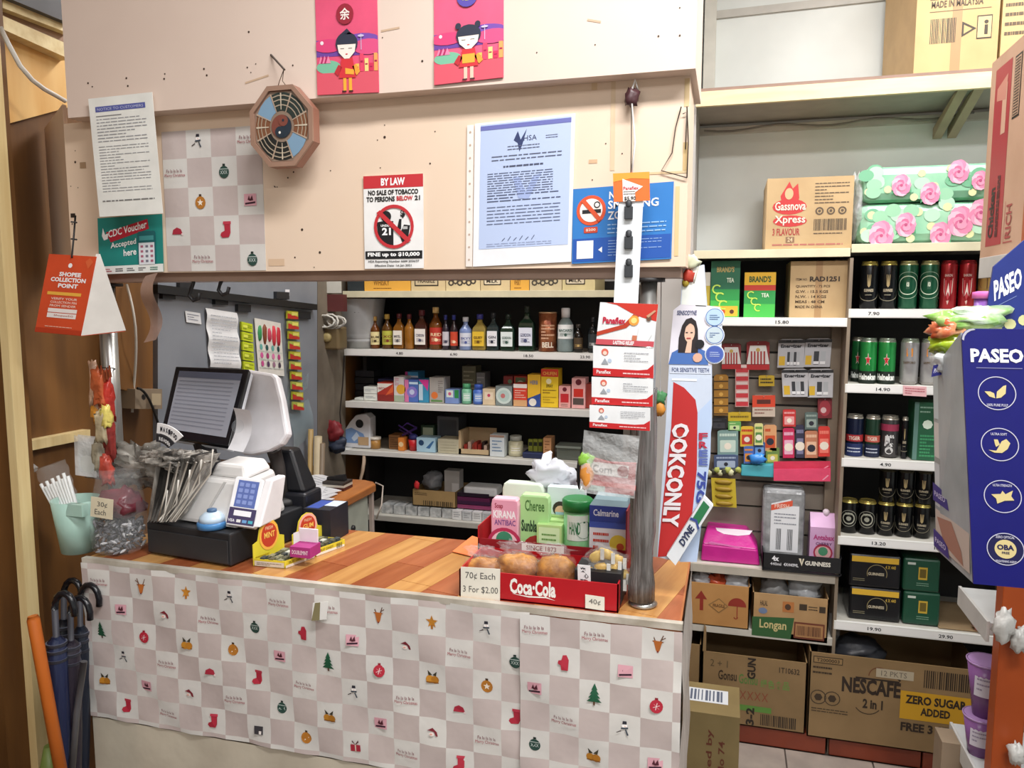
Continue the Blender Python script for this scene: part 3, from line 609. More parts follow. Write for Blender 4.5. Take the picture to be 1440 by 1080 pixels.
m = MB(); f = fq((438, 873), (459, 871), (440, 848), YC-.022); m.slab([f.o, f.o+f.u, f.o+f.u+f.v, f.o+f.v], (0, .001, 0), '#f2f0ec'); f.p(m, [(0, 0), (.55, 0), (.5, 1), (.15, 1)], '#8d8460', 1)
one('torn_label', 'small torn white and olive label on counter front', 'label', m)
# steel poles
def pole(x0, x1, y, z0, z1, lab, Y=1.70):
    a = PY(x0, y, Y).x; b = PY(x1, y, Y).x; c = (a+b)/2; r = abs(b-a)/2*.95
    T = Thing('steel_pole', lab, 'pole'); m = MB(); m.lathe((c, Y, 0), [(r, z0), (r, z1)], STEEL, 24); T.part('tube', m)
    m = MB(); m.lathe((c, Y, z0), [(r*1.5, 0), (r*1.8, .006), (r*1.1, .012)], STEEL, 24); T.part('flange', m)
    m = MB(); m.lathe((c, Y, z1-.02), [(r*1.9, .012), (r*1.9, .02)], '#2c2a2a', 24); T.part('top_flange', m)
    return c, r
zp = zl
cl, rl = pole(143, 163, 480, ZC, zp, 'steel pole at the left end of counter holding the fascia')
cr, rr_ = pole(900, 925, 410, ZC, zp, 'steel pole at the right end of counter wrapped in film', 1.605)
m = MB(); rn = random.Random(2)
prof = [(rr_+.006+.006*rn.random(), z) for z in [i*.038 for i in range(13)]]
m.lathe((cr-.004, 1.605, ZC+.014), prof, mat('#8f8c8a', .2, alpha=.85, scale=14, col2='#5a5654', stretch=(8, 8, .5), bump=1), 20)
one('film_wrap', 'crinkled grey plastic film wound round right steel pole', 'plastic film', m)
# cash drawer
A = PZ(208, 779, ZC); B = PZ(325, 799, ZC); dr = (B-A).normalized(); pe_ = V((-dr.y, dr.x, 0)); 
T = Thing('cash_drawer', 'wide black cash drawer under the till equipment', 'cash drawer')
BLK = mat('#26272a', .45, bump=.05); zD = ZC+.085
m = MB(); m.hexa([A+V((0,0,.004)), B+V((0,0,.004)), B+pe_*.33+V((0,0,.004)), A+pe_*.33+V((0,0,.004)), A+V((0,0,.085)), B+V((0,0,.085)), B+pe_*.33+V((0,0,.085)), A+pe_*.33+V((0,0,.085))], BLK); T.part('body', m, .004)
fr = F(A, B-A, V((0, 0, .085))); m = MB(); n = -fr.n
m.slab([fr.at(.02, .1, 1), fr.at(.98, .1, 1), fr.at(.98, .8, 1), fr.at(.02, .8, 1)], fr.n*.003, mat('#303134', .4)); T.part('drawer_front', m, .002)
# till base / receipt printer
def tb(pts_bottom, pts_top, c, name='x'):
    m = MB(); m.hexa(list(pts_bottom)+list(pts_top), c); return m
T = Thing('receipt_printer', 'white slanted till base standing on the cash drawer', 'printer')
def L2(a, b, z): return A+dr*a+pe_*b+V((0, 0, z))
WT = mat('#dcdad8', .35); h0 = .087
m = tb([L2(.06, .03, h0), L2(.27, .03, h0), L2(.27, .22, h0), L2(.06, .22, h0)], [L2(.12, .08, h0+.11), L2(.255, .08, h0+.11), L2(.25, .2, h0+.12), L2(.12, .2, h0+.12)], WT); T.part('body', m, .012)
m = tb([L2(.13, .09, h0+.11), L2(.25, .09, h0+.11), L2(.25, .19, h0+.12), L2(.13, .19, h0+.12)], [L2(.145, .1, h0+.145), L2(.235, .1, h0+.145), L2(.235, .18, h0+.15), L2(.145, .18, h0+.15)], mat('#e6e4e2', .3)); T.part('lid', m, .008)
m = MB(); m.hexa([L2(.15, .028, h0+.0), L2(.156, .028, h0), L2(.2, .075, h0+.105), L2(.194, .075, h0+.105), L2(.15, .024, h0), L2(.156, .024, h0), L2(.2, .071, h0+.105), L2(.194, .071, h0+.105)], '#c2c0be'); T.part('groove', m)
# main touch screen
T = Thing('till_monitor', 'tilted touch screen till with dark grey display', 'monitor')
P0 = PY(225, 612, 1.68); P1 = PY(322, 628, 1.70); P2 = PY(247, 515, 1.80); P3 = PY(350, 519, 1.80)
nn = (P1-P0).cross(P2-P0).normalized(); P3 = PP(350, 519, P0, nn)
fr = F(P0, P1-P0, P2-P0)
def q4(m, a, b, c, d, dep, col): m.slab([a, b, d, c], -nn*dep, col); return m
m = MB(); q4(m, P0, P1, P2, P3, .02, mat('#111216', .2)); T.part('casing', m, .003)
def bil(x, y): return P0*(1-x)*(1-y)+P1*x*(1-y)+P2*(1-x)*y+P3*x*y
m = MB(); m.add([bil(x, y)+nn*.001 for x, y in ((.07, .1), (.93, .1), (.93, .93), (.07, .93))], [(0, 1, 2, 3)], mat('#6f7078', .12, scale=2, col2='#7c7d84', emit=.12))
for k in range(12):
    y = .18+.055*k; m.add([bil(x, yy)+nn*.0016 for x, yy in ((.1, y), (.85, y), (.85, y+.012), (.1, y+.012))], [(0, 1, 2, 3)], mat('#65666f', .2, emit=.08))
m.add([bil(x, y)+nn*.0016 for x, y in ((.07, .84), (.93, .84), (.93, .93), (.07, .93))], [(0, 1, 2, 3)], mat('#4a4d5a', .2, emit=.08))
T.part('screen', m, label='lit grey screen with faint rows')
m = MB(); q4(m, P0+nn*-.02, P1+nn*-.02, P2+nn*-.02, P3+nn*-.02, .016, mat('#c9ccd2', .4)); T.part('back_cover', m, .003)
m = MB(); c0 = (P0+P1)/2-nn*.035; m.tube([c0+V((0, .01, .03)), c0+V((.0, .03, -.03)), V((c0.x+.02, c0.y+.05, zD+.0))], [.03, .026, .045], '#2a2b30', 12); T.part('neck', m)
# second screen seen from behind
T = Thing('rear_display', 'white back of second display beside the till monitor', 'monitor')
ny = V((.15, 1, -.3)).normalized(); c1 = PY(375, 580, 1.87)
g = lambda x, y: PP(x, y, c1, ny)
pts = [g(*p) for p in ((348, 640), (362, 641), (385, 636), (404, 626), (413, 612), (405, 565), (397, 533), (392, 528), (352, 521), (349, 570))]
m = MB(); m.slab(pts, ny*-.028, mat('#dedce0', .35)); T.part('back_shell', m, .008)
m = MB(); a_ = g(385, 632); m.tube([a_, a_+V((.0, .02, -.05)), V((a_.x+.01, a_.y+.02, zD+.02))], [.02, .018, .024], '#3a3634', 10); m.lathe((a_.x+.01, a_.y+.02, zD+.001), [(.045, 0), (.04, .015), (.02, .02)], '#2c2b2b', 20); T.part('stand', m)
# receipt curling from the till
m = MB(); f = fq((320, 632), (342, 636), (334, 572), 1.66); m.grid(lambda s, q: f.o+f.u*s+f.v*q+V((0, .02*math.sin(q*3)-.02*q*q, 0)), 4, 8, '#e9e9ee')
for k in range(5): f.o_(m, .5, .6, .02+.03*k, .026+.03*k, '#a9b0b8', 30, 14)
one('receipt', 'white printed receipt leaning against the till monitor edge', 'receipt', m)
# card terminal with blue keypad
T = Thing('card_terminal', 'white upright card terminal with blue keypad face', 'card reader')
n2 = V((.18, -.86, .48)).normalized(); c2 = PY(345, 705, 1.62)
g = lambda x, y: PP(x, y, c2, n2)
fr = F(g(316, 737), g(358, 743)-g(316, 737), g(331, 669)-g(316, 737))
m = MB(); m.slab([fr.at(.04, 0, 0), fr.at(.96, 0, 0), fr.at(1, .06, 0), fr.at(1, .94, 0), fr.at(.94, 1, 0), fr.at(.06, 1, 0), fr.at(0, .94, 0), fr.at(0, .06, 0)], -fr.n*.022, mat('#e9e9ec', .3)); T.part('body', m, .003)
m = MB(); fr.r(m, .16, .38, .86, .93, '#5568a8', 1)
for i in range(3):
    for j in range(4): fr.rr(m, .22+.2*i, .44+.12*j, .36+.2*i, .52+.12*j, .02, '#7f90c8', 2)
fr.r(m, .05, .03, .95, .36, '#3a3058', 1); fr.r(m, .22, .2, .8, .31, '#e8e8ee', 2); fr.t(m, 'VISA', .08, .07, .3, .13, '#e8e8f0', 2, 1); fr.r(m, .36, .07, .5, .13, '#d8d8d8', 2); fr.r(m, .55, .07, .7, .13, '#6898c8', 2); fr.r(m, .75, .07, .9, .13, '#48a8b8', 2)
T.part('keypad', m, label='blue keypad above a dark purple panel')
m = MB(); m.hexa([g(352, 742), g(366, 742), g(366, 742)+V((0, .09, 0)), g(352, 742)+V((0, .09, 0)), g(372, 674), g(384, 675), g(384, 675)+V((0, .06, 0)), g(372, 674)+V((0, .06, 0))], mat('#e4e2e4', .3)); T.part('rear_dock', m, .004)
# round sanitiser-blue puck
T = Thing('round_bell', 'round pale blue dome gadget in front of card terminal', 'bell')
c = PY(299, 742, 1.60); c.z = zD+.002
m = MB(); m.lathe(c, [(.036, 0), (.037, .012), (.034, .016)], mat('#4a86c0', .3), 24); T.part('ring_base', m)
m = MB(); m.lathe(c, [(.033, .016), (.03, .028), (.018, .038), (.012, .04)], mat('#c8dcee', .25), 24); T.part('dome', m)
m = MB(); m.lathe(c, [(.012, .04), (.012, .046), (.006, .048)], mat('#48688c', .4), 14); T.part('button', m)
# black printer behind
T = Thing('label_printer', 'bulky black printer behind the card terminal', 'printer')
a = PY(378, 735, 1.86); b = PY(432, 735, 1.86)
m = MB(); m.box((a.x, 1.84, ZC), (b.x+.01, 1.93, ZC+.12), mat('#1a1b22', .4)); T.part('base', m, .008)
m = MB(); x0 = a.x+.005; x1 = b.x-.02; m.hexa([V((x0, 1.85, ZC+.12)), V((x1+.02, 1.85, ZC+.12)), V((x1+.02, 1.925, ZC+.12)), V((x0, 1.925, ZC+.12)), V((x0, 1.87, ZC+.235)), V((x1-.03, 1.87, ZC+.235)), V((x1-.03, 1.92, ZC+.235)), V((x0, 1.92, ZC+.235))], mat('#14151a', .35)); T.part('head', m, .008)
# black box right of it (blue top)
m = MB(); a = PY(422, 752, 1.78); b = PY(460, 756, 1.78); m.box((a.x, 1.8, ZC), (b.x, 1.9, PY(440, 716, 1.8).z), '#1d1e28'); z_ = PY(440, 716, 1.8).z
f = F((a.x, 1.8, z_), (b.x-a.x, 0, 0), (0, .1, 0)); f.r(m, .05, .1, .5, .9, '#3850a0', 1); f.r(m, .5, .4, .98, .95, '#c8d4e4', 1)
one('small_box', 'black box with blue top beside yellow sweet displays', 'box', m)
# yellow sweet displays
def yel(A_, B_, C_, h, hb, lab, red, top):
    T = Thing('sweet_display', lab, 'display box'); A_, B_, C_ = PZ(*A_, ZC), PZ(*B_, ZC), PZ(*C_, ZC)
    u = B_-A_; W_ = C_-A_; e = V((0, 0, 1)); Y_ = mat('#dccb3a', .4)
    P_ = lambda a, b, z: A_+u*a+W_*b+V((0, 0, z))
    m = MB(); m.slab([P_(0, 0, .001), P_(1, 0, .001), P_(1, 1, .001), P_(0, 1, .001)], (0, 0, .004), Y_)
    for a, b in (((0, 0), (1, 0)), ((0, 1), (0, 0)), ((1, 0), (1, 1))):
        p, q = P_(*a, .001), P_(*b, .001); cc = P_(.5, .5, 0); i1 = (cc-p).normalized()*.003; i2 = (cc-q).normalized()*.003
        m.hexa([p, q, q+i2, p+i1, p+e*h, q+e*h, q+i2+e*h, p+i1+e*h], Y_)
    f = F(P_(0, 0, 0), u, e*h); f.r(m, .02, .05, .98, .4, '#efe7d8', 1); f.t(m, 'FRUIT CANDY', .12, .5, .6, .85, '#8a7a20', 2, 1); f.bars(m, .7, .15, .9, .85, '#5a5030', 2, 8)
    f = F(P_(0, 1, 0), -W_, e*h); f.r(m, .03, .1, .97, .8, '#d8cfc0', 1); f.lines(m, .1, .25, .9, .65, 2, '#7a7060', 2)
    T.part('tray', m)
    p, q = P_(0, 1, .001), P_(1, 1, .001); m = MB(); d_ = q-p
    pts = [p, q, q+e*hb*.5, p+d_*.85+e*hb*.55]+[p+d_*(.5+.33*math.cos(R(t)))+e*hb*(.62+.38*math.sin(R(t))) for t in (0, 30, 60, 90, 120, 150, 180)]+[p+d_*.15+e*hb*.55, p+e*hb*.5]
    m.slab(pts, W_.normalized()*.002, Y_); f = F(p-W_.normalized()*.0005, d_, e*hb); n = 20
    if not red: f.r(m, .02, .05, .62, .55, '#e8e0e8', 1)
    f.p(m, [(.5+.31*math.cos(2*math.pi*i/n), .62+.36*math.sin(2*math.pi*i/n)) for i in range(n)], '#f2b24a' if red else '#f0b0a0', 1.5); f.p(m, [(.5+.25*math.cos(2*math.pi*i/n), .62+.29*math.sin(2*math.pi*i/n)) for i in range(n)], '#c03c24', 2)
    f.t(m, top, .34, .56, .68, .7, '#f6c860', 3, 1); f.t(m, 'FRESH', .38, .76, .62, .84, '#f6d8b0', 3); f.lines(m, .05, .08, .5, .22, 2, '#b89a20', 2)
    T.part('header', m, label='header with a round red emblem')
    m = MB(); rn = random.Random(3)
    for i in range(7):
        for j in range(3):
            c = P_(.1+.13*i, .2+.28*j, .014+.006*rn.random()); m.box(c-V((.006, .009, .005)), c+V((.006, .009, .005)), rn.choice(('#3c4448', '#8a8a70', '#c8ccc0', '#5a5a48')))
    T.part('sweets', m, kind='stuff')
yel((401, 800), (443, 784), (357, 796), .018, .105, 'nearer yellow sweet display with red round header', 1, 'MINT')
yel((444, 783), (485, 768), (412, 778), .018, .095, 'farther yellow sweet display tray with pink emblem', 0, 'GUM')
m = MB(); f = fq((408, 772), (434, 772), (408, 760), 1.70); p = PZ(408, 783, ZC+.026)
m.box((p.x, p.y, ZC+.026), (p.x+.055, p.y+.05, ZC+.052), '#a8307c'); f = F((p.x, p.y, ZC+.026), (.055, 0, 0), (0, 0, .026)); f.t(m, 'DOUBLEMINT', .1, .3, .9, .7, '#f0d8e8', 1, 1)
m.box((p.x, p.y+.045, ZC+.04), (p.x+.05, p.y+.05, ZC+.085), '#ece4ea')
one('gum_carton', 'small magenta gum carton sitting in the yellow display', 'box', m)
# plastic carrier bags fanned on a rack
T = Thing('bag_rack', 'rack of fanned clear and black plastic bags beside till', 'bag rack')
CR = mat('#6c6660', .15, alpha=.6, scale=16, col2='#d8d2c8', stretch=(3, 3, .5), bump=1); DK = mat('#2c2a28', .25, alpha=.85, scale=12, col2='#5a5652', bump=.8)
for k in range(9):
    t = k/8; x_t = 222+62*t; x_b = 204+34*t
    a = PY(x_t, 636+6*t, 1.60-.0*t); b = PY(x_t+16, 634+6*t, 1.63); c = PY(x_b+14, 733-4*abs(4-k)*.5, 1.585); d_ = PY(x_b+3, 735, 1.575)
    m = MB(); m.hexa([d_, c, c+V((0, .03, 0)), d_+V((0, .03, 0)), a, b, b+V((0, .03, 0)), a+V((0, .03, 0))], DK if k in (1, 2, 3, 6) else CR); T.part('folded_bag', m)
m = MB()
for k in range(5):
    a = PY(240+12*k, 650, 1.57); b = PY(222+6*k, 733, 1.56); c = PY(232+16*k, 722-14*k, 1.57); m.tube([a, (a+b)/2+V((.004, 0, 0)), b, c, c+V((.01, .0, .06))], .0022, mat('#d8d2c8', .2), 6)
T.part('wire_loops', m)
m = MB(); m.blob(PY(200, 655, 1.70), (.11, .06, .05), mat('#5c5852', .2, alpha=.6, scale=14, col2='#c8c4ba', bump=1), 4, .45, 30, 18, 1, 5); m.blob(PY(250, 646, 1.64), (.085, .05, .022), CR, 6, .45, 28, 16, 1, 5)
T.part('crumpled_top', m)
# curved black and white sign
T = Thing('curved_sign', 'small curved white sign reading maxi on the bag rack', 'sign')
m = MB(); c = PY(228, 640, 1.60); g_ = F(PY(200, 660, 1.58), PY(300, 660, 1.58)-PY(200, 660, 1.58), PY(200, 560, 1.58)-PY(200, 660, 1.58))
def arcband(m, r1, r2, a0, a1, c, cx=.18, cy=.15, L=0, dep=.003):
    n = 8; pts = [(cx+r1*math.cos(R(a0+(a1-a0)*i/n)), cy+r1*math.sin(R(a0+(a1-a0)*i/n))) for i in range(n+1)]+[(cx+r2*math.cos(R(a1-(a1-a0)*i/n)), cy+r2*math.sin(R(a1-(a1-a0)*i/n))) for i in range(n+1)]
    m.slab([g_.at(x, y, L) for x, y in pts], (0, dep, 0), c)
arcband(m, .36, .5, 38, 86, '#eceaea'); 
for i, ch in enumerate('MAXIPOD'):
    a = 78-6*i; x = .18+.39*math.cos(R(a)); y = .15+.39*math.sin(R(a)); g_.t(m, ch, x, y, x+.03, y+.07, '#2a2a34', 2, 2)
T.part('upper_band', m)
m = MB(); arcband(m, .24, .345, 38, 86, '#26262c')
for i, ch in enumerate('READER'):
    a = 76-7*i; x = .18+.265*math.cos(R(a)); y = .15+.265*math.sin(R(a)); g_.t(m, ch, x, y, x+.026, y+.05, '#d8d8d8', 2, 2)
T.part('lower_band', m, label='black lower band with white letters')
# jar-like bag of sweets
T = Thing('sweet_bag', 'clear bag of small grey sweets at counter corner', 'bag of sweets')
c = PY(171, 785, 1.60); c.z = ZC
m = MB(); m.lathe(c+V((0, 0, .004)), [(.05, 0), (.066, .01), (.07, .05), (.066, .1), (.06, .15), (.05, .19), (.058, .21)], CLEAR, 24); T.part('bag', m)
m = MB(); rn = random.Random(8)
for k in range(260):
    a = rn.uniform(0, 6.28); r_ = .058*math.sqrt(rn.random()); q = c+V((r_*math.cos(a), r_*math.sin(a), .01+.075*rn.random()))
    ax = V((rn.uniform(-1, 1), rn.uniform(-1, 1), rn.uniform(-.6, .6))).normalized()*.009; m.tube([q-ax, q, q+ax], [.0015, .0045, .0015], rn.choice(('#8f8f94', '#c9c9cc', '#5a5a60', '#77777c')), 5)
T.part('sweets', m, kind='stuff')
m = MB(); m.blob(c+V((.01, 0, .13)), (.055, .05, .04), mat('#5c2630', .3, scale=20, col2='#7c3440', bump=.8), 2, .25); T.part('red_pack', m, label='dark red wrapped pack on top of the sweets')
m = MB(); f = fq((127, 726), (158, 731), (128, 698), 1.515); m.slab([f.o, f.o+f.u, f.o+f.u+f.v, f.o+f.v], (0, .001, 0), '#e6dcc0'); f.t(m, '30¢', .3, .5, .75, .8, '#5a5a58', 1); f.t(m, 'Each', .2, .15, .7, .42, '#5a5a58', 1)
one('price_note', 'handwritten 30 cent note on the bag of grey sweets', 'note', m)
# red packets hanging on the pole
T = Thing('hanging_packets', 'bunch of red and orange snack packets tied to left pole', 'snack packets')
rn = random.Random(4)
for k, (x, y, w_, h_, c) in enumerate(((140, 545, 16, 30, '#c8643c'), (150, 560, 16, 42, '#b83428'), (136, 575, 14, 24, '#e09a3c'), (144, 600, 16, 30, '#c0b090'), (154, 615, 12, 40, '#8c3430'), (140, 640, 16, 28, '#a8a08c'), (150, 660, 14, 26, '#b84a3c'), (133, 540, 9, 40, '#d8b094'), (146, 530, 12, 12, '#8a4a34'), (150, 585, 10, 20, '#e8d070'))):
    m = MB(); p = PY(x, y, 1.60+.01*(k % 3)); s_ = 1.75/1081
    m.blob(p, (w_*.66*s_, .012, h_*.85*s_), mat(c, .22, scale=25, var=.35, bump=.8), k, .3, 14, 12, .55, 3); T.part('packet', m)
m = MB(); 
for k in range(6): p = PY(134+4*k, 520-3*(k % 3), 1.6); m.tube([p, p+V((0, 0, -.03))], [.002, .005], '#b8603c', 5)
T.part('torn_top', m)
m = MB(); m.tube([PY(135+14*math.cos(a/10*6.28)+13, 519+2*math.sin(a/10*6.28), 1.7+.02*math.sin(a/10*6.28)-.02) for a in range(11)], .0015, '#222', 5); T.part('tie', m)
# white packet left of pole
m = MB(); f = fq((106, 668), (136, 672), (104, 612), 1.63); m.grid(lambda s, q: f.o+f.u*s+f.v*q+V((0, .008*math.sin(s*3)*math.sin(q*5), 0)), 6, 8, BAG); m.grid(lambda s, q: f.o+f.u*(1-s)+f.v*q+V((0, .012, 0)), 6, 8, BAG); m.slab([f.at(.1, .1, -8), f.at(.9, .1, -8), f.at(.9, .85, -8), f.at(.1, .85, -8)], (0, .006, 0), '#d8dad8')
one('white_packet', 'white paper packet in clear plastic left of the pole', 'packet', m)
# aqua cup with wrapped straws
T = Thing('straw_cup', 'pale green plastic tumbler hooked beside counter end', 'cup')
c = PY(103, 778, 1.56); zt = PY(103, 704, 1.56).z; zb_ = PY(103, 777, 1.56).z
AQ = mat('#a9cdc0', .35, col2='#b8d8cc')
m = MB(); m.lathe((c.x, 1.58, zb_), [(.042, 0), (.06, zt-zb_), (.056, zt-zb_), (.039, .004)], AQ, 28); T.part('cup', m)
m = MB(); f = F((c.x+.02, 1.527, zt-.03), (.05, 0, 0), (0, 0, .03)); m.slab([f.at(0, 0), f.at(1, 0), f.at(1, 1), f.at(0, 1)], (0, .02, 0), AQ); T.part('tab', m)
T = Thing('straw_pack', 'clear bag of white straws leaning in the green cup', 'straws')
tp = PY(75, 672, 1.58); bt = V((c.x+.005, 1.58, zb_+.02)); ax = (tp-bt); ax.normalize(); sd = V((ax.z, 0, -ax.x))
for k in range(10):
    m = MB(); o_ = sd*((k-4.5)*.0105); m.tube([bt+o_*.45, tp+o_-ax*.012*(k % 2)], .0042, '#eef0f0', 7); T.part('straw', m)
m = MB(); e = [bt+ax*.1+sd*-.042, bt+ax*.1+sd*.05, tp+ax*.03+sd*.062, tp+ax*.04+sd*-.05]
for dy in (-.016, .016): m.grid(lambda s, q: (e[0]*(1-s)+e[1]*s)*(1-q)+(e[3]*(1-s)+e[2]*s)*q+V((0, dy*math.sin(math.pi*s)+.003*math.sin(q*22+s*9), 0)), 10, 12, CLEAR)
m.tube([e[3], e[3]+V((-.02, 0, .02)), e[3]+V((-.01, 0, .035))], [.012, .008, .002], FILM, 6)
T.part('bag', m)
# orange collection point stand-card
T = Thing('collection_card', 'orange collection point tent card tied to fascia corner', 'hanging sign')
YK = YU-.045
f = fq((49, 466), (114, 472), (69, 357), YK)
m = MB(); m.slab([f.o, f.o+f.u, f.o+f.u+f.v, f.o+f.v], (0, .001, 0), '#d8502a')
f.t(m, 'SHOPEE', .3, .73, .76, .785, '#fff', 1, 2); f.t(m, 'COLLECTION', .14, .66, .88, .715, '#fff', 1, 2); f.t(m, 'POINT', .32, .585, .74, .64, '#fff', 1, 2); f.r(m, .12, .49, .84, .53, '#f2b84a', 1)
for i, t_ in enumerate(('VERIFY YOUR', 'COLLECTION PIN', 'FROM SENDER')): f.t(m, t_, .22, .43-.045*i, .78, .46-.045*i, '#f8d8c8', 1, 1)
f.r(m, .2, .2, .82, .26, '#f4ece8', 1); f.r(m, .2, .27, .82, .32, '#f4ece8', 1); f.t(m, 'ShopeeSG', .35, .215, .76, .245, '#b04a30', 2); f.r(m, 0, 0, 1, .06, '#b83c1e', 1); f.lines(m, .2, .07, .8, .1, 1, '#f0b8a0', 2)
f.d(m, .5, .87, .03, '#fff', 1, 14); f.p(m, [(.8, .93), (.88, .98), (.96, .93), (.88, .84)], '#e0683c', 1)
T.part('front_card', m)
m = MB(); a = PY(114, 472, YK); b = PY(149, 466, YK+.0); t_ = PY(138, 357, YK); m.slab([a, b+V((0, .06, 0)), t_+V((0, .004, 0)), PY(135, 357, YK)], (.001, .001, 0), '#e4e0da'); T.part('back_card', m, label='plain white side of the tent card')
m = MB(); m.slab([PY(49, 466, YK), PY(114, 472, YK), PY(149, 467, YK)+V((0, .06, 0)), PY(80, 462, YK)+V((0, .06, 0))], (0, 0, -.001), '#c84a26'); T.part('bottom_flap', m)
m = MB(); m.tube([PY(106, 303, YU-.01), PY(104, 330, YU-.015), PY(101, 362, YK-.003)], .0022, '#231f1e', 6)
for y in (312, 336): m.tube([PY(100, y, YU-.014), PY(108, y+1, YU-.014)], .002, '#231f1e', 5)
T.part('cable_tie', m)
# plastic strip hanging down beside the pole
m = MB(); f = fq((202, 482), (219, 478), (207, 388), YF+.0); m.grid(lambda s, q: f.o+f.u*s+f.v*q+V((0, .02*math.sin(q*6), 0)), 3, 16, mat('#8f7468', .25, alpha=.8, col2='#a58a7c'))
one('tape_strip', 'brownish clear tape strip dangling below the fascia', 'tape', m)
m = MB()
for x0, y0 in ((272, 392), (313, 384)):
    pts = [PY(x0+dx, y0+dy, YF+.03) for dx, dy in ((0, -6), (0, 6), (-3, 14), (-6, 24), (0, 31), (7, 28), (9, 20))]; m = MB(); m.tube(pts, .0045, '#1d1c1e', 8); m.tube([PY(x0-14, y0+1, YF+.03), PY(x0+14, y0, YF+.03)], .0012, '#1d1c1e', 5)
    one('ceiling_hook', 'black hook under the fascia above %s' % ('the small wall note' if x0 < 300 else 'the long paper list'), 'hook', m)
# ================================================================ tray and stock at the counter's right end
YT = 1.548
XT0 = PZ(646, 838, ZC).x; XT1 = PZ(868, 866, ZC).x
RED = mat('#b3141f', .4); RDK = mat('#8d1420', .45)
T = Thing('red_tray', 'red cardboard drinks tray holding buns at counter front', 'tray')
m = MB(); ht = .062
m.box((XT0, YT, ZC), (XT1, YT+.003, ZC+ht), RED); m.box((XT0, YT, ZC), (XT0+.003, YT+.16, ZC+ht), RED); m.box((XT1-.003, YT, ZC), (XT1, YT+.16, ZC+ht), RED); m.box((XT0, YT, ZC+.001), (XT1, YT+.16, ZC+.004), RED); m.box((XT0, YT+.157, ZC), (XT1, YT+.16, ZC+ht), RED)
f = F((XT0, YT, ZC), (XT1-XT0, 0, 0), (0, 0, ht)); f.t(m, 'Coca·Cola', .33, .3, .62, .86, '#f4efe9', 1, 2)
f.p(m, [(.34, .3), (.45, .22), (.56, .26), (.62, .2), (.56, .31), (.45, .27)], '#f4efe9', 1)
T.part('tray', m)
def note(name, lab, x0, y0, x1, y1, Y, rows, dy=0):
    m = MB(); f = fq((x0, y1-dy), (x1, y1+dy), (x0, y0-dy), Y); m.slab([f.o, f.o+f.u, f.o+f.u+f.v, f.o+f.v], (0, .001, 0), '#ebe6d8')
    for (t_, a, b, c, d) in rows: f.t(m, t_, a, b, c, d, '#5c5a58', 1, 0)
    one(name, lab, 'note', m)
note('price_note', 'handwritten 70 cents each note on red tray', 648, 799, 703, 845, YT-.004, (('70¢ Each', .12, .62, .88, .86), ('3 For $2.00', .06, .22, .95, .44)), 2)
note('price_note', 'handwritten 40 cents note at right end of red tray', 823, 838, 850, 857, YT-.004, (('40¢', .2, .3, .8, .75),), 2)
BUN = mat('#7a4010', .45, scale=30, col2='#c88a38', bump=.5)
for k, (x, y, rx, rz, lab) in enumerate(((682, 796, .048, .026, 'flat toasted bun in plastic behind the 70 cents note'), (729, 806, .05, .034, 'round toasted bun in plastic at middle of tray'), (782, 810, .046, .036, 'pale toasted bun in plastic above tray lettering'))):
    T = Thing('wrapped_bun', lab, 'bun'); c = PY(x, y, 1.62); c.z = ZC+.012+rz
    tilt = Matrix.Rotation(R(-35), 3, 'X')
    m = MB(); m.blob(c, (rx, .03, rz*1.1), BUN, k, .1, 22, 14, .9); T.part('bun', m)
    m = MB(); m.blob(c+V((0, 0, .002)), (rx+.005, .036, rz+.003), BUNW, k+9, .2, 26, 18, .9, 5); m.blob(c+V((-.01, .02, rz+.01)), (rx*.8, .01, .014), CLEAR, k+5, .45, 20, 10, 1, 4); T.part('wrapper', m)
# sachets of egg rolls
T = Thing('wafer_sachets', 'heap of golden wafer sachets with black and white labels', 'sachets'); rn = random.Random(21)
m = MB(); c = PY(845, 822, 1.62); m.box((c.x-.05, 1.575, ZC+.006), (c.x+.05, 1.66, ZC+.075), '#17161a'); f = F((c.x-.05, 1.575, ZC+.006), (.1, 0, 0), (0, 0, .07)); f.d(m, .55, .5, .1, '#d8c890', 1, 12); f.d(m, .8, .3, .08, '#b0a070', 1, 12); T.part('black_pack', m)
for k, (x, y) in enumerate(((838, 783), (852, 779), (868, 787), (845, 798), (862, 800), (874, 806), (835, 806), (856, 812), (868, 820))):
    p = PY(x, y, 1.60+.01*(k % 3)); a = R(rn.uniform(-50, 50)); mx = Matrix.Rotation(a, 3, 'Y')
    m = MB(); m.blob(p, (.016, .008, .011), mat('#d8a83c', .3, scale=20, col2='#f0d070'), k, .15, 12, 8, .8, 2.2, mx); m.blob(p, (.023, .0105, .015), CLEAR, k, .3, 12, 8, .5, 2.2, mx)
    q = mx @ V((.018, -.009, .0)); m.box(p+q-V((.004, .001, .012)), p+q+V((.004, .001, .012)), '#e8e6e0'); T.part('sachet', m)
m = MB(); f = fq((813, 832), (831, 834), (812, 794), 1.572); m.slab([f.o, f.o+f.u, f.o+f.u+f.v, f.o+f.v], (0, .002, 0), '#e9e9ea')
for i in range(4): f.t(m, '夹心酥饼'[i], .2+.3*(i % 2), .75-.22*i, .65+.2*(i % 2), .93-.22*i, '#2a2a30', 1, 1)
f.d(m, .65, .4, .08, '#a03a3a', 1, 10)
T.part('label_card', m)
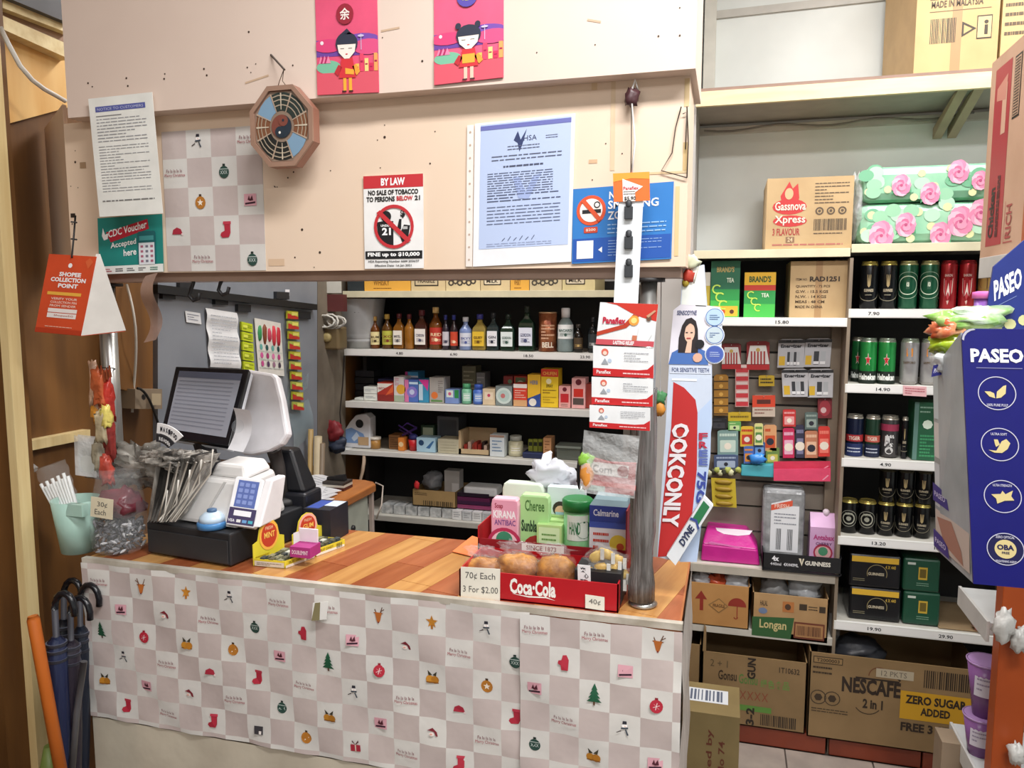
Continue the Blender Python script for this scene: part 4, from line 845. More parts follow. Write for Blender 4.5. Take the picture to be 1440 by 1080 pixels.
# tall red crate behind
XC0 = PZ(672, 790, ZC).x+.02; XC1 = PZ(888, 800, ZC).x+.01; Yc = 1.715
T = Thing('red_crate', 'taller red cardboard crate of toiletries behind the tray', 'crate')
a = PY(690, 757, Yc).z-.002; X0 = PY(672, 757, Yc).x; X1 = PY(886, 770, Yc).x
m = MB(); m.box((X0, Yc, ZC), (X1, Yc+.003, a), RDK); m.box((X0, Yc, ZC), (X0+.003, YB-.02, a+.03), RED); m.box((X1-.003, Yc-.06, ZC), (X1, YB-.02, a+.11), RDK); m.box((X0, YB-.023, ZC), (X1, YB-.02, a+.05), RED); m.box((X0, Yc, ZC+.001), (X1, YB-.02, ZC+.004), RED)
f = F((X0, Yc, ZC), (X1-X0, 0, 0), (0, 0, a-ZC)); f.r(m, .3, .72, .56, .97, '#e4dcd6', 1); f.t(m, 'SINCE 1873', .33, .78, .53, .92, '#8a3030', 2, 1); f.r(m, .56, .75, .58, .97, '#e9e3de', 1)
T.part('box', m)
zc = a-.0
def pouch(lab, x0, x1, y0, Y, col, fn, dep=.03, name='soap_pouch', e=.55):
    m, f = MB(), None; a_ = PY(x0, y0+20, Y); b_ = PY(x1, y0+20, Y); z1 = PY((x0+x1)/2, y0, Y).z; z0 = ZC+.006
    w_ = b_.x-a_.x; h = z1-z0; T = Thing(name, lab, 'pouch')
    pts = [(0, 0), (1, 0), (1, .9), (.96, .97), (.88, 1), (.12, 1), (.04, .97), (0, .9)]; f = F((a_.x, Y, z0), (w_, 0, 0), (0, 0, h))
    m.slab([f.at(x, y, 0) for x, y in pts], (0, dep, 0), col); T.part('pack', m, .005)
    m = MB(); fn(f, m); T.part('printed_face', m)
def face_girl(f, m, cx, cy, r, hair, skin='#e8a890'):
    f.d(m, cx, cy, r, hair, 3, 18); f.d(m, cx, cy-r*.1, r*.68, skin, 4, 16); f.p(m, [(cx-r*.5, cy+r*.3), (cx+r*.5, cy+r*.3), (cx, cy+r*.75)], hair, 5)
    k = f.H/f.W
    for q in (-1, 1): f.d(m, cx+q*r*.25*k, cy, r*.08, '#3a2020', 5, 8)
    f.r(m, cx-r*.2*k, cy-r*.35, cx+r*.2*k, cy-r*.28, '#a83030', 5)
def pinkp(f, m):
    f.rr(m, .05, .03, .95, .97, .06, '#e7a0b8', 1); f.t(m, 'Soap', .15, .84, .45, .93, '#9c2440', 2, 1); f.t(m, 'KIRANA', .1, .72, .92, .83, '#f8f0f4', 2, 2); f.t(m, 'ANTIBAC', .14, .62, .9, .7, '#7a4c8a', 2, 1)
    f.d(m, .5, .34, .25, '#b83058', 2, 22); f.d(m, .5, .34, .2, '#f2c8d0', 3, 22); f.d(m, .5, .42, .12, '#3c8a6a', 4, 16); f.d(m, .5, .3, .09, '#f0c0a8', 5, 14); f.d(m, .5, .25, .03, '#b83058', 6, 8)
pouch('pink antibacterial soap pouch at left of red crate', 690, 729, 701, Yc+.01, '#ecb4c4', pinkp)
def greenp(f, m):
    f.rr(m, .03, .03, .97, .97, .06, '#a9d890', 1); f.t(m, 'Cheree', .2, .78, .85, .93, '#4a7a3c', 2, 1); f.t(m, 'Sunblan', .08, .5, .7, .66, '#2c4a30', 2, 2); face_girl(f, m, .62, .26, .2, '#a8342c')
pouch('green pouch with red haired girl face in the crate', 730, 772, 696, Yc+.03, '#b4dc9c', greenp)
pouch('large pale green rounded refill pouch behind the soap pouches', 706, 765, 679, Yc+.1, '#dfeadb', lambda f, m: (f.t(m, 'Pure', .3, .65, .8, .8, '#6aa070', 2, 1), f.d(m, .5, .4, .16, '#c4e0b4', 1)))
m = MB()
for k in range(3):
    a_ = PY(756, 750, Yc+.02).x; m.box((a_+.008*k, Yc+.012+.03*k, ZC+.006+.0), (a_+.06+.008*k, Yc+.038+.03*k, PY(770, 737-2*k, Yc+.02).z), mat('#b8dc90', .4)); 
f = F((a_, Yc+.012, ZC+.006), (.06, 0, 0), (0, 0, PY(770, 737, Yc+.02).z-ZC-.006)); f.rr(m, .08, .55, .92, .95, .04, '#d0ecb8', 1); f.lines(m, .2, .65, .8, .85, 2, '#6a9a50', 2)
one('soap_box', 'pale green soap boxes lined up behind crate front', 'soap', m)
T = Thing('hand_tub', 'clear green tub with dark green lid in red crate', 'tub')
c = PY(812, 750, Yc+.045); z0 = ZC+.006; z1 = PY(812, 716, Yc+.045).z; z2 = PY(812, 700, Yc+.045).z
m = MB(); m.lathe((c.x, c.y, z0), [(.030, 0), (.032, .01), (.033, z1-z0)], [mat('#58b068', .2, alpha=.9), mat('#8cc890', .2, alpha=.9)], 24); fc = FC((c.x, c.y), .033, z0, z1, face(c), 2); fc.r(m, .1, .55, .9, .95, '#dfe9df', 1); fc.t(m, 'HAND', .2, .65, .6, .85, '#3a7a4a', 2, 1); fc.d(m, .75, .72, .14, '#2a6a4a', 2, 12); fc.d(m, .7, .25, .12, '#d8d040', 2, 12); T.part('tub', m)
m = MB(); m.lathe((c.x, c.y, z1), [(.036, 0), (.037, z2-z1-.004), (.033, z2-z1)], mat('#1f7a3c', .35), 26); T.part('lid', m, label='dark green lid')
T = Thing('pad_box', 'blue and white lotion carton at right of red crate', 'carton')
m, f = sit(829, 884, 712, Yc+.008, ZC+.006, .09, '#e6e6ec')
f.r(m, 0, .78, 1, 1, '#2c3f98', 1); f.r(m, 0, 0, 1, .14, '#2c3f98', 1); f.t(m, 'Calmarine', .1, .86, .75, .95, '#e8ecf8', 2, 1); f.t(m, 'Calacare', .1, .03, .9, .12, '#f0f4fc', 2, 2); f.lines(m, .1, .3, .5, .66, 4, '#c84838', 2, 3, .4); f.d(m, .75, .5, .12, '#ecd048', 1, 16); f.d(m, .8, .46, .05, '#c8502c', 2, 12); f.r(m, 0, .7, 1, .78, '#3f57b4', 1)
T.part('carton', m)
m = MB(); o_ = f.o+V((0, 0, f.H)); m.hexa([o_+V((0, .0, 0)), o_+V((f.W, 0, 0)), o_+V((f.W, .09, 0)), o_+V((0, .09, 0)), o_+V((.01, .01, .012)), o_+V((f.W-.005, .01, .012)), o_+V((f.W-.005, .09, .02)), o_+V((.01, .09, .02))], '#7f98a0'); T.part('sachets_inside', m)
m = MB(); c = PY(775, 668, 1.86); m.blob(c-V((0, 0, .01)), (.055, .03, .045), mat('#cfd2da', .35, scale=9, bump=.5), 7, .35, 22, 14, .9, 2.6); m.tube([c+V((-.015, 0, .02)), c+V((-.01, 0, .05)), c+V((.0, 0, .06))], [.02, .012, .004], '#eef0f6', 8)
m.blob(c-V((0, -.01, .06)), (.045, .03, .05), '#eef0f6', 8, .1)
one('white_bag', 'crumpled white plastic bag peaking above the crate', 'bag', m)
m = MB(); m, f = sit(770, 822, 686, 1.80, ZC+.006, .03, '#dce8ec'); f.d(m, .35, .72, .1, '#3a2c2c', 2, 14); f.d(m, .36, .69, .075, '#e8b8a0', 3, 12); f.r(m, .22, .55, .5, .68, '#a8c8e0', 4); f.r(m, .5, .0, 1, .5, '#c8dce8', 1)
one('mask_box', 'pale box showing a masked face behind green tub', 'box', m)
m = MB(); f = F(PZ(668, 760, ZC+.004), PZ(638, 778, ZC+.004)-PZ(668, 760, ZC+.004), V((.05, .03, 0))); 
m.slab([PZ(*p, ZC+.003) for p in ((636, 776), (676, 786), (690, 762), (664, 754))], (0, 0, .0015), '#e88048')
one('orange_flyer', 'orange paper flyer lying on counter beside red tray', 'flyer', m)
# pain patch display cards hanging from the strip
T = Thing('patch_display', 'hanging row of red and white pain patch packs', 'packs')
YPn = 1.49
def patch(x0, y0, x1, y1, sh, first):
    f = fq((x0, y1), (x1, y1+sh), (x0+(6 if first else 0), y0), YPn); m = MB(); m.slab([f.o, f.o+f.u, f.o+f.u+f.v, f.o+f.v], (0, .006, 0), '#e6e8ea')
    if first:
        f.p(m, [(0.1, 1), (1, 1), (1, .6), (.75, .68), (.55, .78), (.3, .95)], '#c83224', 1); f.p(m, [(0, .2), (.0, .3), (.45, .5), (.6, .75), (.7, .7), (.5, .42)], '#b83a20', 2)
        f.t(m, 'Panaflex', .08, .5, .48, .66, '#c01c3c', 3, 2); f.d(m, .62, .6, .12, '#f2a040', 3, 14); f.d(m, .62, .6, .07, '#f8d880', 4, 12)
        f.p(m, [(.7, .1), (.72, .45), (.8, .55), (.9, .5), (.95, .3), (.88, .08)], '#e8ecec', 3); f.d(m, .87, .66, .06, '#6a4a38', 4, 12); f.p(m, [(.82, .72), (.95, .86), (.98, .84), (.86, .68)], '#c89878', 4); f.r(m, .62, .1, .7, .25, '#c87858', 3)
        f.r(m, .0, .0, 1, .13, '#c8505a', 3); f.t(m, 'LASTING RELIEF', .3, .02, .66, .11, '#f4f0f0', 4, 2)
    else:
        f.p(m, [(0, .0), (1, .0), (1, .46), (.9, .28), (.75, .24), (0, .26)], '#c42024', 1); f.t(m, 'Panaflex', .06, .08, .3, .2, '#f4e8e8', 2, 1); f.lines(m, .5, .06, .95, .18, 1, '#f0c8c8', 2)
        f.d(m, .2, .8, .12, '#d86a58', 1, 14); f.d(m, .2, .77, .07, '#f0d0c0', 2, 12); f.p(m, [(.14, .4), (.2, .6), (.26, .4)], '#9aa0a8', 2); f.d(m, .28, .52, .07, '#b8c8dc', 1, 10); f.lines(m, .52, .5, .92, .84, 4, '#8a8c94', 2, int(y0), .25)
    T.part('pack', m)
patch(838, 425, 919, 484, 4, 1); patch(834, 486, 919, 528, 4, 0); patch(832, 530, 918, 568, 4, 0)
YPn = 1.485; patch(829, 570, 914, 601, 5, 0)
T = Thing('zip_bag', 'clear zip bag with red card and sachets hanging below patches', 'bag')
f = fq((816, 690), (893, 700), (822, 604), 1.50)
m = MB(); m.slab([f.at(.03, .03), f.at(.97, .03), f.at(.97, .55), f.at(.5, .52), f.at(.03, .58)], (0, .008, 0), '#a8383c'); f.r(m, .12, .3, .85, .5, '#cdc8c4', 2); f.d(m, .75, .4, .09, '#8c2a2c', 3, 16); f.t(m, 'Corn', .2, .34, .55, .46, '#5a4a44', 3, 1); f.r(m, .04, .03, .45, .12, '#94b0a4', 2); f.r(m, .0, .12, 1, .2, '#c8403c', 2)
T.part('card', m)
m = MB(); m.blob(f.at(.06, .52, 6), (.016, .008, .014), '#8cc048', 3, .3, 12, 8); m.blob(f.at(.1, .3, 6), (.013, .008, .03), '#e09440', 4, .2, 12, 8); T.part('toy_fruit', m)
m = MB(); m.grid(lambda s, q: f.at(s, q, 14)+V((0, -.006*math.sin(math.pi*s)-.002*math.sin(q*18+s*6), 0)), 14, 14, FILM); T.part('bag', m)
m = MB(); m.blob(PY(815, 665, 1.52), (.006, .006, .035), '#17181c', 1, .05, 10, 8); one('black_marker', 'black marker tip behind the clear zip bag', 'marker', m)
# tall toothpaste display at the counter end
T = Thing('toothpaste_display', 'tall hanging toothpaste display with smiling woman panel', 'display')
YD = 1.66
HD = lambda x0, y0, x1, y1, sh=0: fq((x0, y1), (x1, y1), (x0+sh, y0), YD)
g = lambda x, y, L=0: PY(x, y, YD)+V((0, -EPS*L, 0))
m = MB()
m.slab([g(*p) for p in ((924, 783), (952, 790), (975, 784), (1001, 600), (1001, 512), (1014, 500), (1016, 445), (1012, 432), (994, 430), (990, 372), (960, 378), (957, 428), (947, 436), (941, 512), (936, 600))], (0, .03, 0), '#cdd8ea')
T.part('carton', m)
m = MB()
pg = lambda pts, c, L=1: m.add([g(x, y, L) for x, y in pts], [tuple(range(len(pts)))], PRINT(c))
pg([(940, 512), (1001, 514), (999, 430), (957, 428), (947, 436)], '#e6e2ec', 1)
pg([(958, 430), (993, 431), (989, 374), (961, 380)], '#f0f4ee', 1)
fw = F(g(940, 512, 1), g(1001, 513, 1)-g(940, 512, 1), g(947, 430, 1)-g(940, 512, 1))
fw.t(m, 'SENSODYNE', .1, .84, .55, .92, '#3a4470', 2, 1)
fw.p(m, [(.0, .0), (.92, .0), (.86, .22), (.62, .3), (.3, .3), (.06, .2)], '#4a72b8', 2); fw.p(m, [(.2, .2), (.19, .45), (.24, .66), (.32, .77), (.44, .8), (.55, .74), (.61, .6), (.64, .4), (.66, .2)], '#2a2224', 3); fw.p(m, [(.43+.12*math.cos(2*math.pi*i/16), .54+.16*math.sin(2*math.pi*i/16)) for i in range(16)], '#e8c0a8', 4); fw.p(m, [(.36, .2), (.4, .42), (.5, .42), (.5, .2)], '#e8c0a8', 4)
fw.p(m, [(.31, .5), (.33, .64), (.42, .71), (.36, .73), (.29, .66)], '#2a2224', 5); fw.p(m, [(.42, .71), (.53, .66), (.56, .5), (.59, .6), (.52, .73)], '#2a2224', 5); fw.r(m, .37, .44, .47, .46, '#b84a48', 6); fw.r(m, .34, .54, .39, .555, '#2a2224', 6); fw.r(m, .45, .54, .5, .555, '#2a2224', 6); fw.d(m, .68, .35, .08, '#1c1c20', 5, 10); fw.d(m, .66, .12, .08, '#e0b098', 5, 10)
ft = F(g(942, 525, 1), g(1000, 526, 1)-g(942, 525, 1), g(942, 514, 1)-g(942, 525, 1)); ft.r(m, 0, 0, 1, 1, '#d4dcec', 1); ft.t(m, 'FOR SENSITIVE TEETH', .05, .2, .95, .75, '#4a5680', 2, 1)
pg([(945, 532), (980, 533), (980, 536), (945, 535)], '#f4f6fa', 2)
pg([(947, 537), (962, 545), (978, 562), (981, 580), (980, 660), (970, 756), (958, 780), (925, 783), (934, 690), (944, 600)], '#bf2b2c', 2)
pg([(981, 580), (1001, 560), (999, 640), (980, 790), (956, 790), (970, 756), (980, 660)], '#bcd0ee', 2)
# lettering reads down the red strip
fl = F(g(976, 600, 3), g(947, 748, 3)-g(976, 600, 3), g(991, 602, 3)*1.0-g(968, 600, 3)); fl.u = g(944, 744, 3)-g(963, 592, 3); fl.o = g(945, 592, 3); fl.v = g(972, 592, 3)-g(945, 592, 3); fl.o = fl.o; fl.n = V((0, -1, 0)); fl.u = g(929, 740, 3)-g(945, 592, 3)
T.part('printed_panel', m)
m = MB(); fl.t(m, 'OOKCONLY', .02, .05, 1, .95, '#ece6ea', 4, 2); fl.d(m, .12, .5, .16, '#c43a30', 6, 12); T.part('lettering', m, label='big white letters running down the red strip')
for k, (y, c) in enumerate(((446, '#b8d4e8'), (471, '#c6d6de'), (498, '#4a62b4'))):
    m = MB(); c0 = g(1005, y, 6); f = F(c0, V((.02, 0, 0)), V((0, 0, .02))); pts = [(math.cos(2*math.pi*i/20), math.sin(2*math.pi*i/20)) for i in range(20)]
    m.slab([f.at(x, z, 0) for x, z in pts], (0, .003, 0), '#eef2f8'); f.d(m, 0, 0, .84, c, 1, 20); f.o_(m, 0, 0, .84, .92, '#6a86c0', 1); 
    f.lines(m, -.5, -.3, .5, .3, 3, '#3a5a98' if k < 2 else '#c0d0f0', 2, k); T.part('badge', m)
m = MB(); f = F(g(951, 790, 8), g(1003, 708, 8)-g(951, 790, 8), g(938, 776, 8)-g(951, 790, 8)); f.v = f.v*.95; n_ = V((0, -1, 0)); f.n = n_
m.slab([f.o, f.o+f.u, f.o+f.u+f.v, f.o+f.v], (0, -.02, 0), '#e4e9ee'); f.o = f.o+V((0, -.021, 0)); f.r(m, .66, .2, .96, .85, '#2c7a4c', 1); f.t(m, 'DYNE', .28, .25, .58, .8, '#2a3458', 1, 2); f.p(m, [(.6, 0), (.64, 0), (.7, .5), (.66, 1), (.62, 1), (.66, .5)], '#3a4c90', 1)
T.part('carton_sign', m, label='slanted toothpaste carton end at the display foot')
m = MB(); f = F(g(979, 662, 6), g(977, 706, 6)-g(979, 662, 6), g(995, 663, 6)-g(979, 662, 6)); f.n = n_; f.t(m, '75G', .0, .1, 1, .9, '#3a4a9c', 1, 2); fz = F(g(981, 660, 6), g(999, 660, 6)-g(981, 660, 6), g(981, 600, 6)-g(981, 660, 6)); 
for i in range(4): fz.t(m, 'FREE'[i], .1, .7-.2*i, .8, .86-.2*i, '#b83048' if i < 2 else '#5a6ab0', 1, 2)
T.part('weight_print', m)
m = MB(); m.tube([PY(976, 368, YD), g(974, 385), g(976, 398)], .002, '#e8e4dc', 6); m.tube([PY(972, 366, YD), g(984, 372), g(980, 384), g(976, 398)], .0015, '#d8d8c8', 6); m.blob(g(968, 388, 4), (.012, .008, .014), '#b83a28', 3, .2, 12, 8); m.blob(g(964, 398, 4), (.007, .006, .008), '#a8902c', 4, .2, 10, 6); m.blob(g(973, 368, 4), (.016, .008, .012), '#c8ccb0', 4, .4, 12, 8)
T.part('ribbon_tie', m, label='knotted ribbon with red bead')
m = MB(); c = PY(928, 575, 1.665); m.blob(c, (.012, .008, .016), '#d89038', 2, .2, 12, 8); m.blob(c+V((0, 0, .025)), (.012, .01, .014), '#4c8a58', 3, .4, 12, 8); m.tube([c+V((0, 0, .03)), V((c.x-.003, 1.665, zl+.004))], .001, '#888888', 4)
one('fruit_charm', 'little green and orange charm hanging by right pole', 'charm', m)
# ================================================================ racks
RAIL = mat('#e4e4e0', .4, var=.03); SHW = mat('#c9c6bc', .5); BACK = mat('#1b1b1d', .6); TAN = mat('#8f806e', .6, scale=6, col2='#7d6f5f'); CRM = mat('#d9d3b4', .45)
def lipz(x, y, Y): return PY(x, y, Y).z
def rack(T, xa, xb, Y, dep, shelves, backcol, back0, back1, xs_=None):
    """shelves: (x, top picture row of the lip, lip height in m, rail colour, prices)"""
    zs = []
    m = MB(); m.box((xa, Y+dep-.01, back0), (xb, Y+dep, back1), backcol); T.part('back_panel', m)
    for x, y, h, c, pr in shelves:
        z = lipz(x, y, Y); zs.append(z)
        m = MB(); m.box((xa+.002, Y+.012, z-.02), (xb-.002, Y+dep-.01, z-.002), SHW); T.part('shelf_board', m)
        m = MB(); m.box((xa, Y, z-h), (xb, Y+.012, z+.001), c); r = T.part('price_rail', m, .001)
        f = F((xa, Y, z-h), (xb-xa, 0, 0), (0, 0, h))
        m = MB(); f.r(m, .01, .12, .99, .88, '#eeeeec', 1) if pr else None
        rn = random.Random(int(y))
        for t_, q in pr: f.t(m, t_, q, .3, q+.05*len(t_)/4*.9/(xb-xa)*.8, .7, '#3a3a3e', 2, 1)
        if pr: T.part('price_strip', m, parent=None)
    return zs
# liquor rack
xa = PY(484, 500, YL).x; xb = PY(843, 500, YL).x+.12
T = Thing('liquor_rack', 'dark backed shelving rack of spirits behind the till', 'shelf')
LZ = rack(T, xa, xb, YL, .4, [(660, 409, .03, CRM, ()), (660, 494, .032, RAIL, (('4.80', .2), ('6.90', .4), ('18.50', .66), ('23.90', .85))), (660, 571, .03, RAIL, ()), (660, 643, .022, RAIL, ()), (640, 734, .025, mat('#b5b2aa', .4), ())], BACK, .0, PY(660, 400, YL).z+.02)
m = MB(); m.box((xb-.01, YL+.01, 0), (xb+.02, YL+.4, PY(660, 400, YL).z), '#77716a'); T.part('side_panel', m)
m = MB(); m.box((xa-.0, YL+.2, 0), (xa+.02, YL+.4, PY(660, 400, YL).z), '#2c2a2a'); T.part('side_panel', m)
xq = PY(457, 640, YL).x; zq = LZ[3]
m = MB(); m.box((xq, YL, zq-.022), (xa, YL+.3, zq), RAIL); T.part('shelf_extension', m)
# grey carton top row above the liquor rack's cream rail
def prt(kind):
    def fn(f, m):
        if kind == 'y': f.r(m, 0, 0, 1, 1, '#e8b04a', 1); f.t(m, 'WHISKY', .2, .35, .55, .7, '#8a5a20', 2, 1); f.lines(m, .2, .1, .6, .25, 1, '#8a5a20', 2)
        if kind == 'k': f.r(m, .1, .3, .8, .9, '#3a342c', 1); f.r(m, .13, .38, .77, .84, '#d4c4a0', 2); f.t(m, 'FRAGILE', .2, .5, .7, .75, '#3a342c', 3, 1)
        if kind == 'f': 
            for i in range(6): f.o_(m, .15+.13*i, .5+.1*(i % 2), .1, .2, '#4a443c', 1, 8)
        if kind == 'b': f.rr(m, .1, .35, .7, .85, .03, '#3a342c', 1); f.rr(m, .13, .42, .67, .78, .03, '#e0d4b8', 2); f.t(m, 'MILK', .2, .5, .6, .72, '#3a342c', 3, 1)
    return fn
for k, (x0, x1, y0, c, kind, lab) in enumerate(((488, 512, 388, '#2c3438', '', 'dark carton at left end above the liquor rack'), (512, 578, 386, '#e8b04a', 'y', 'amber printed carton on top of the liquor rack'), (578, 627, 386, '#d8c498', 'k', 'tan carton with framed print on liquor rack top'), (627, 676, 386, '#dccb9f', 'f', 'tan carton with scroll print on liquor rack top'), (676, 718, 387, '#d8c498', 'b', 'plain tan carton beside scroll printed carton'), (718, 745, 387, '#e6b654', 'y', 'small amber carton on top of the liquor rack'), (745, 791, 387, '#cfc09a', 'f', 'carton with dark flowing print on liquor rack top'), (791, 838, 384, '#d6c896', 'b', 'cream carton with rounded badge at rack top end'))):
    m, f = sit(x0, x1-1, y0-28, YL+.03, LZ[0], .28, c)
    if kind: prt(kind)(F(f.o, f.u, f.v*.45), m)
    one('carton', lab, 'carton', m, 'cartons on top of the liquor rack')
# silver bucket on the top shelf's left end
T = Thing('metal_bucket', 'silver metal ice bucket at left end of liquor shelf', 'bucket')
c = PY(508, 450, YL+.14); r1 = (PY(540, 450, YL+.14).x-PY(478, 450, YL+.14).x)/2; z0 = LZ[1]; z1 = PY(508, 420, YL+.14).z
SIL = mat('#b4b6b8', .35, metal=.3)
m = MB(); h = z1-z0; m.lathe((c.x, c.y, z0), [(r1*.74, 0), (r1*.76, h*.12), (r1*.8, h*.13), (r1*.8, h*.17), (r1*.78, h*.2), (r1*.83, h*.22), (r1*.81, h*.27), (r1*.84, h*.3), (r1, h*.98), (r1*1.02, h), (r1*.97, h)], SIL, 30); T.part('body', m)
m = MB(); m.tube([(c.x-r1*.6+.02*i*0, c.y-r1*.95, z0+h*.45) if i in (0, 4) else (c.x-r1*.6+.012*(i-2), c.y-r1*1.0-.012, z0+h*.45+.02*math.sin(math.pi*i/4)) for i in range(5)], .003, '#6b6c6c', 6); fc = FC((c.x, c.y), r1*.93, z0, z1, face(c), 2); fc.p(m, [(.35, .72), (.45, .72), (.41, .9), (.4, .93), (.39, .9)], '#35383a', 2); T.part('handle', m)
# bottles --------------------------------------------------------------
def bottle(x0, x1, ytop, lab, glass, cap, label=None, lcol='#2a2a2a', txt='', neck=.3, shape='r', tall=.62, caph=.14, lab0=.12, lab1=.52, zb=None, Y=None, accent=None, group='spirits on the liquor shelf'):
    Y = Y or YL+.07; zb = zb or LZ[1]; a_ = PY(x0, ytop+30, Y).x; b_ = PY(x1, ytop+30, Y).x; r = abs(b_-a_)/2*.96; z1 = PY((x0+x1)/2, ytop, Y).z; h = z1-zb
    cx_ = (a_+b_)/2; T = Thing('spirit_bottle', lab, 'bottle', group)
    G = mat(glass, .1, alpha=.93, var=.1, scale=30)
    m = MB(); rn_ = r*neck; c = (cx_, Y+r, zb)
    prof = [(r*.9, 0), (r, h*.03), (r, h*tall*.9), (r*.93, h*tall), (rn_*1.6, h*(tall+.09)), (rn_, h*(tall+.16)), (rn_, h*(1-caph))]
    n = 18
    if shape == 's':   # flat-sided flask
        pts = lambda q: q
        m.lathe(c, prof, G, 4, Matrix.Rotation(R(45), 3, 'Z') @ Matrix.Diagonal((1.32, 1.32, 1)) if False else Matrix.Rotation(R(45), 3, 'Z'), False)
        for v_ in m.v: 
            v_.x = cx_+max(-r, min(r, (v_.x-cx_)*1.38)); v_.y = c[1]+(v_.y-c[1])*.9
        T.part('body', m, .004)
    else: m.lathe(c, prof, G, n); T.part('body', m)
    m = MB(); m.lathe((c[0], c[1], zb+h*(1-caph)), [(rn_*1.25, 0), (rn_*1.3, h*caph*.9), (rn_*1.1, h*caph)], mat(cap, .35), 14); T.part('cap', m)
    if label:
        m = MB()
        if shape == 's':
            f = F((cx_-r*.93, c[1]-r*.86, zb+h*lab0), (r*1.86, 0, 0), (0, 0, h*(lab1-lab0))); L0 = 2
        else: f = FC(c, r, zb+h*lab0, zb+h*lab1, face(c), 2.3)
        f.r(m, .04, 0, .96, 1, label, 2)
        if accent: f.r(m, .04, .7, .96, 1, accent, 3); f.r(m, .04, .0, .96, .15, accent, 3)
        if txt: f.t(m, txt, .15, .5, .85, .68, lcol, 4, 1)
        f.lines(m, .2, .18, .8, .42, 3, lcol, 4, int(x0)); f.d(m, .5, .28, .1, lcol, 5, 10)
        T.part('label', m)
for a in ((518, 531, 445, 'small slim amber bottle nearest the silver bucket', '#6b3a12', '#caa45c', '#e6d8a0', '#3a2a10', 'RUM'),
          (534, 549, 442, 'amber bottle with gold cap and yellow green label', '#5c3a10', '#c8a850', '#b8b848', '#7a3020', 'XO'),
          (551, 566, 441, 'maroon capped bottle with plain white label, smaller one', '#8a5a20', '#5a1c24', '#ece6da', '#5a5a60', 'MARTELL'),
          (566, 580, 442, 'golden bottle without front label on liquor shelf', '#9a6420', '#5a1c24', None),
          (581, 599, 436, 'taller maroon capped bottle with white label', '#4a2418', '#5a1c24', '#ece6e0', '#4a4a66', 'CORDON'),
          (600, 619, 432, 'gold capped whisky bottle with slanted red label', '#6a3c10', '#d8b878', '#b83428', '#f2d8b0', 'RED'),
          (620, 630, 443, 'blue capped bottle with white label, left of pair', '#2c2430', '#2a3488', '#c8c4cc', '#3a3a50', ''),
          (631, 642, 443, 'blue capped bottle with red label, right of pair', '#2a1c20', '#2a3488', '#c84428', '#f0d0b0', ''),
          (643, 661, 446, 'clear blue vodka bottle with silver white label', '#8094c4', '#dfe4ee', '#d8dce8', '#4a5a9c', 'SKYY'),
          (662, 682, 442, 'bottle with dark blue cap and bright yellow label', '#a08c48', '#38388c', '#e2bc38', '#6a4a10', 'GILBEY')):
    bottle(*a, shape='s' if a[0] in (551, 581, 662) else 'r', neck=.36)
bottle(683, 700, 440, 'square bottle with white label and black round badge', '#2c3a3c', '#22262c', '#eaeaf0', '#2a2a40', 'GIN', shape='s', neck=.32)
bottle(702, 722, 442, 'medium green gin bottle with large white label', '#1e3a2c', '#1a2a22', '#e2ecec', '#3a5a50', 'GORDON', shape='s', neck=.32)
bottle(727, 750, 430, 'tallest green gin bottle with large white label', '#1c3828', '#15241c', '#dfe4f2', '#4a5078', 'GORDON', shape='s', neck=.3, caph=.16)
T = Thing('gift_tin', 'coppery cylindrical gift tin among the spirits', 'tin', 'spirits on the liquor shelf')
a_ = PY(755, 470, YL+.07).x; b_ = PY(780, 470, YL+.07).x; c = ((a_+b_)/2, YL+.07+(b_-a_)/2, LZ[1]); z1 = PY(768, 439, YL+.07).z; r = (b_-a_)/2; h = z1-LZ[1]
m = MB(); m.lathe(c, [(r, 0), (r, h*.97)], mat('#b8744c', .3, metal=.5, scale=25, col2='#7c3c28'), 24); fc = FC(c, r, LZ[1], z1, face(c), 2.2); fc.t(m, 'BELL', .2, .1, .8, .24, '#e8d8c4', 2, 2); fc.lines(m, .15, .3, .85, .7, 5, '#d8a888', 2, 3, .5); T.part('tin', m)
m = MB(); m.lathe((c[0], c[1], LZ[1]+h*.97), [(r*1.02, 0), (r*1.02, h*.03), (r*.8, h*.035)], mat('#e0b890', .25, metal=.6), 24); T.part('lid', m)
bottle(781, 805, 433, 'clear bottle with big white cap and oval badge', '#8a9a9c', '#e4e4e6', '#dce4e4', '#3a5a50', 'BACARDI', neck=.42, caph=.22, lab0=.3, lab1=.62, accent='#f0f2f2')
bottle(805, 819, 456, 'short dark bottle with gold edged oval label', '#17120f', '#3a3430', '#4a3a28', '#c8a868', '', neck=.4)
bottle(825, 840, 446, 'dark bottle half hidden behind the patch packs', '#14171a', '#20242a', '#2c3438', '#b8b8b8', '', neck=.34)
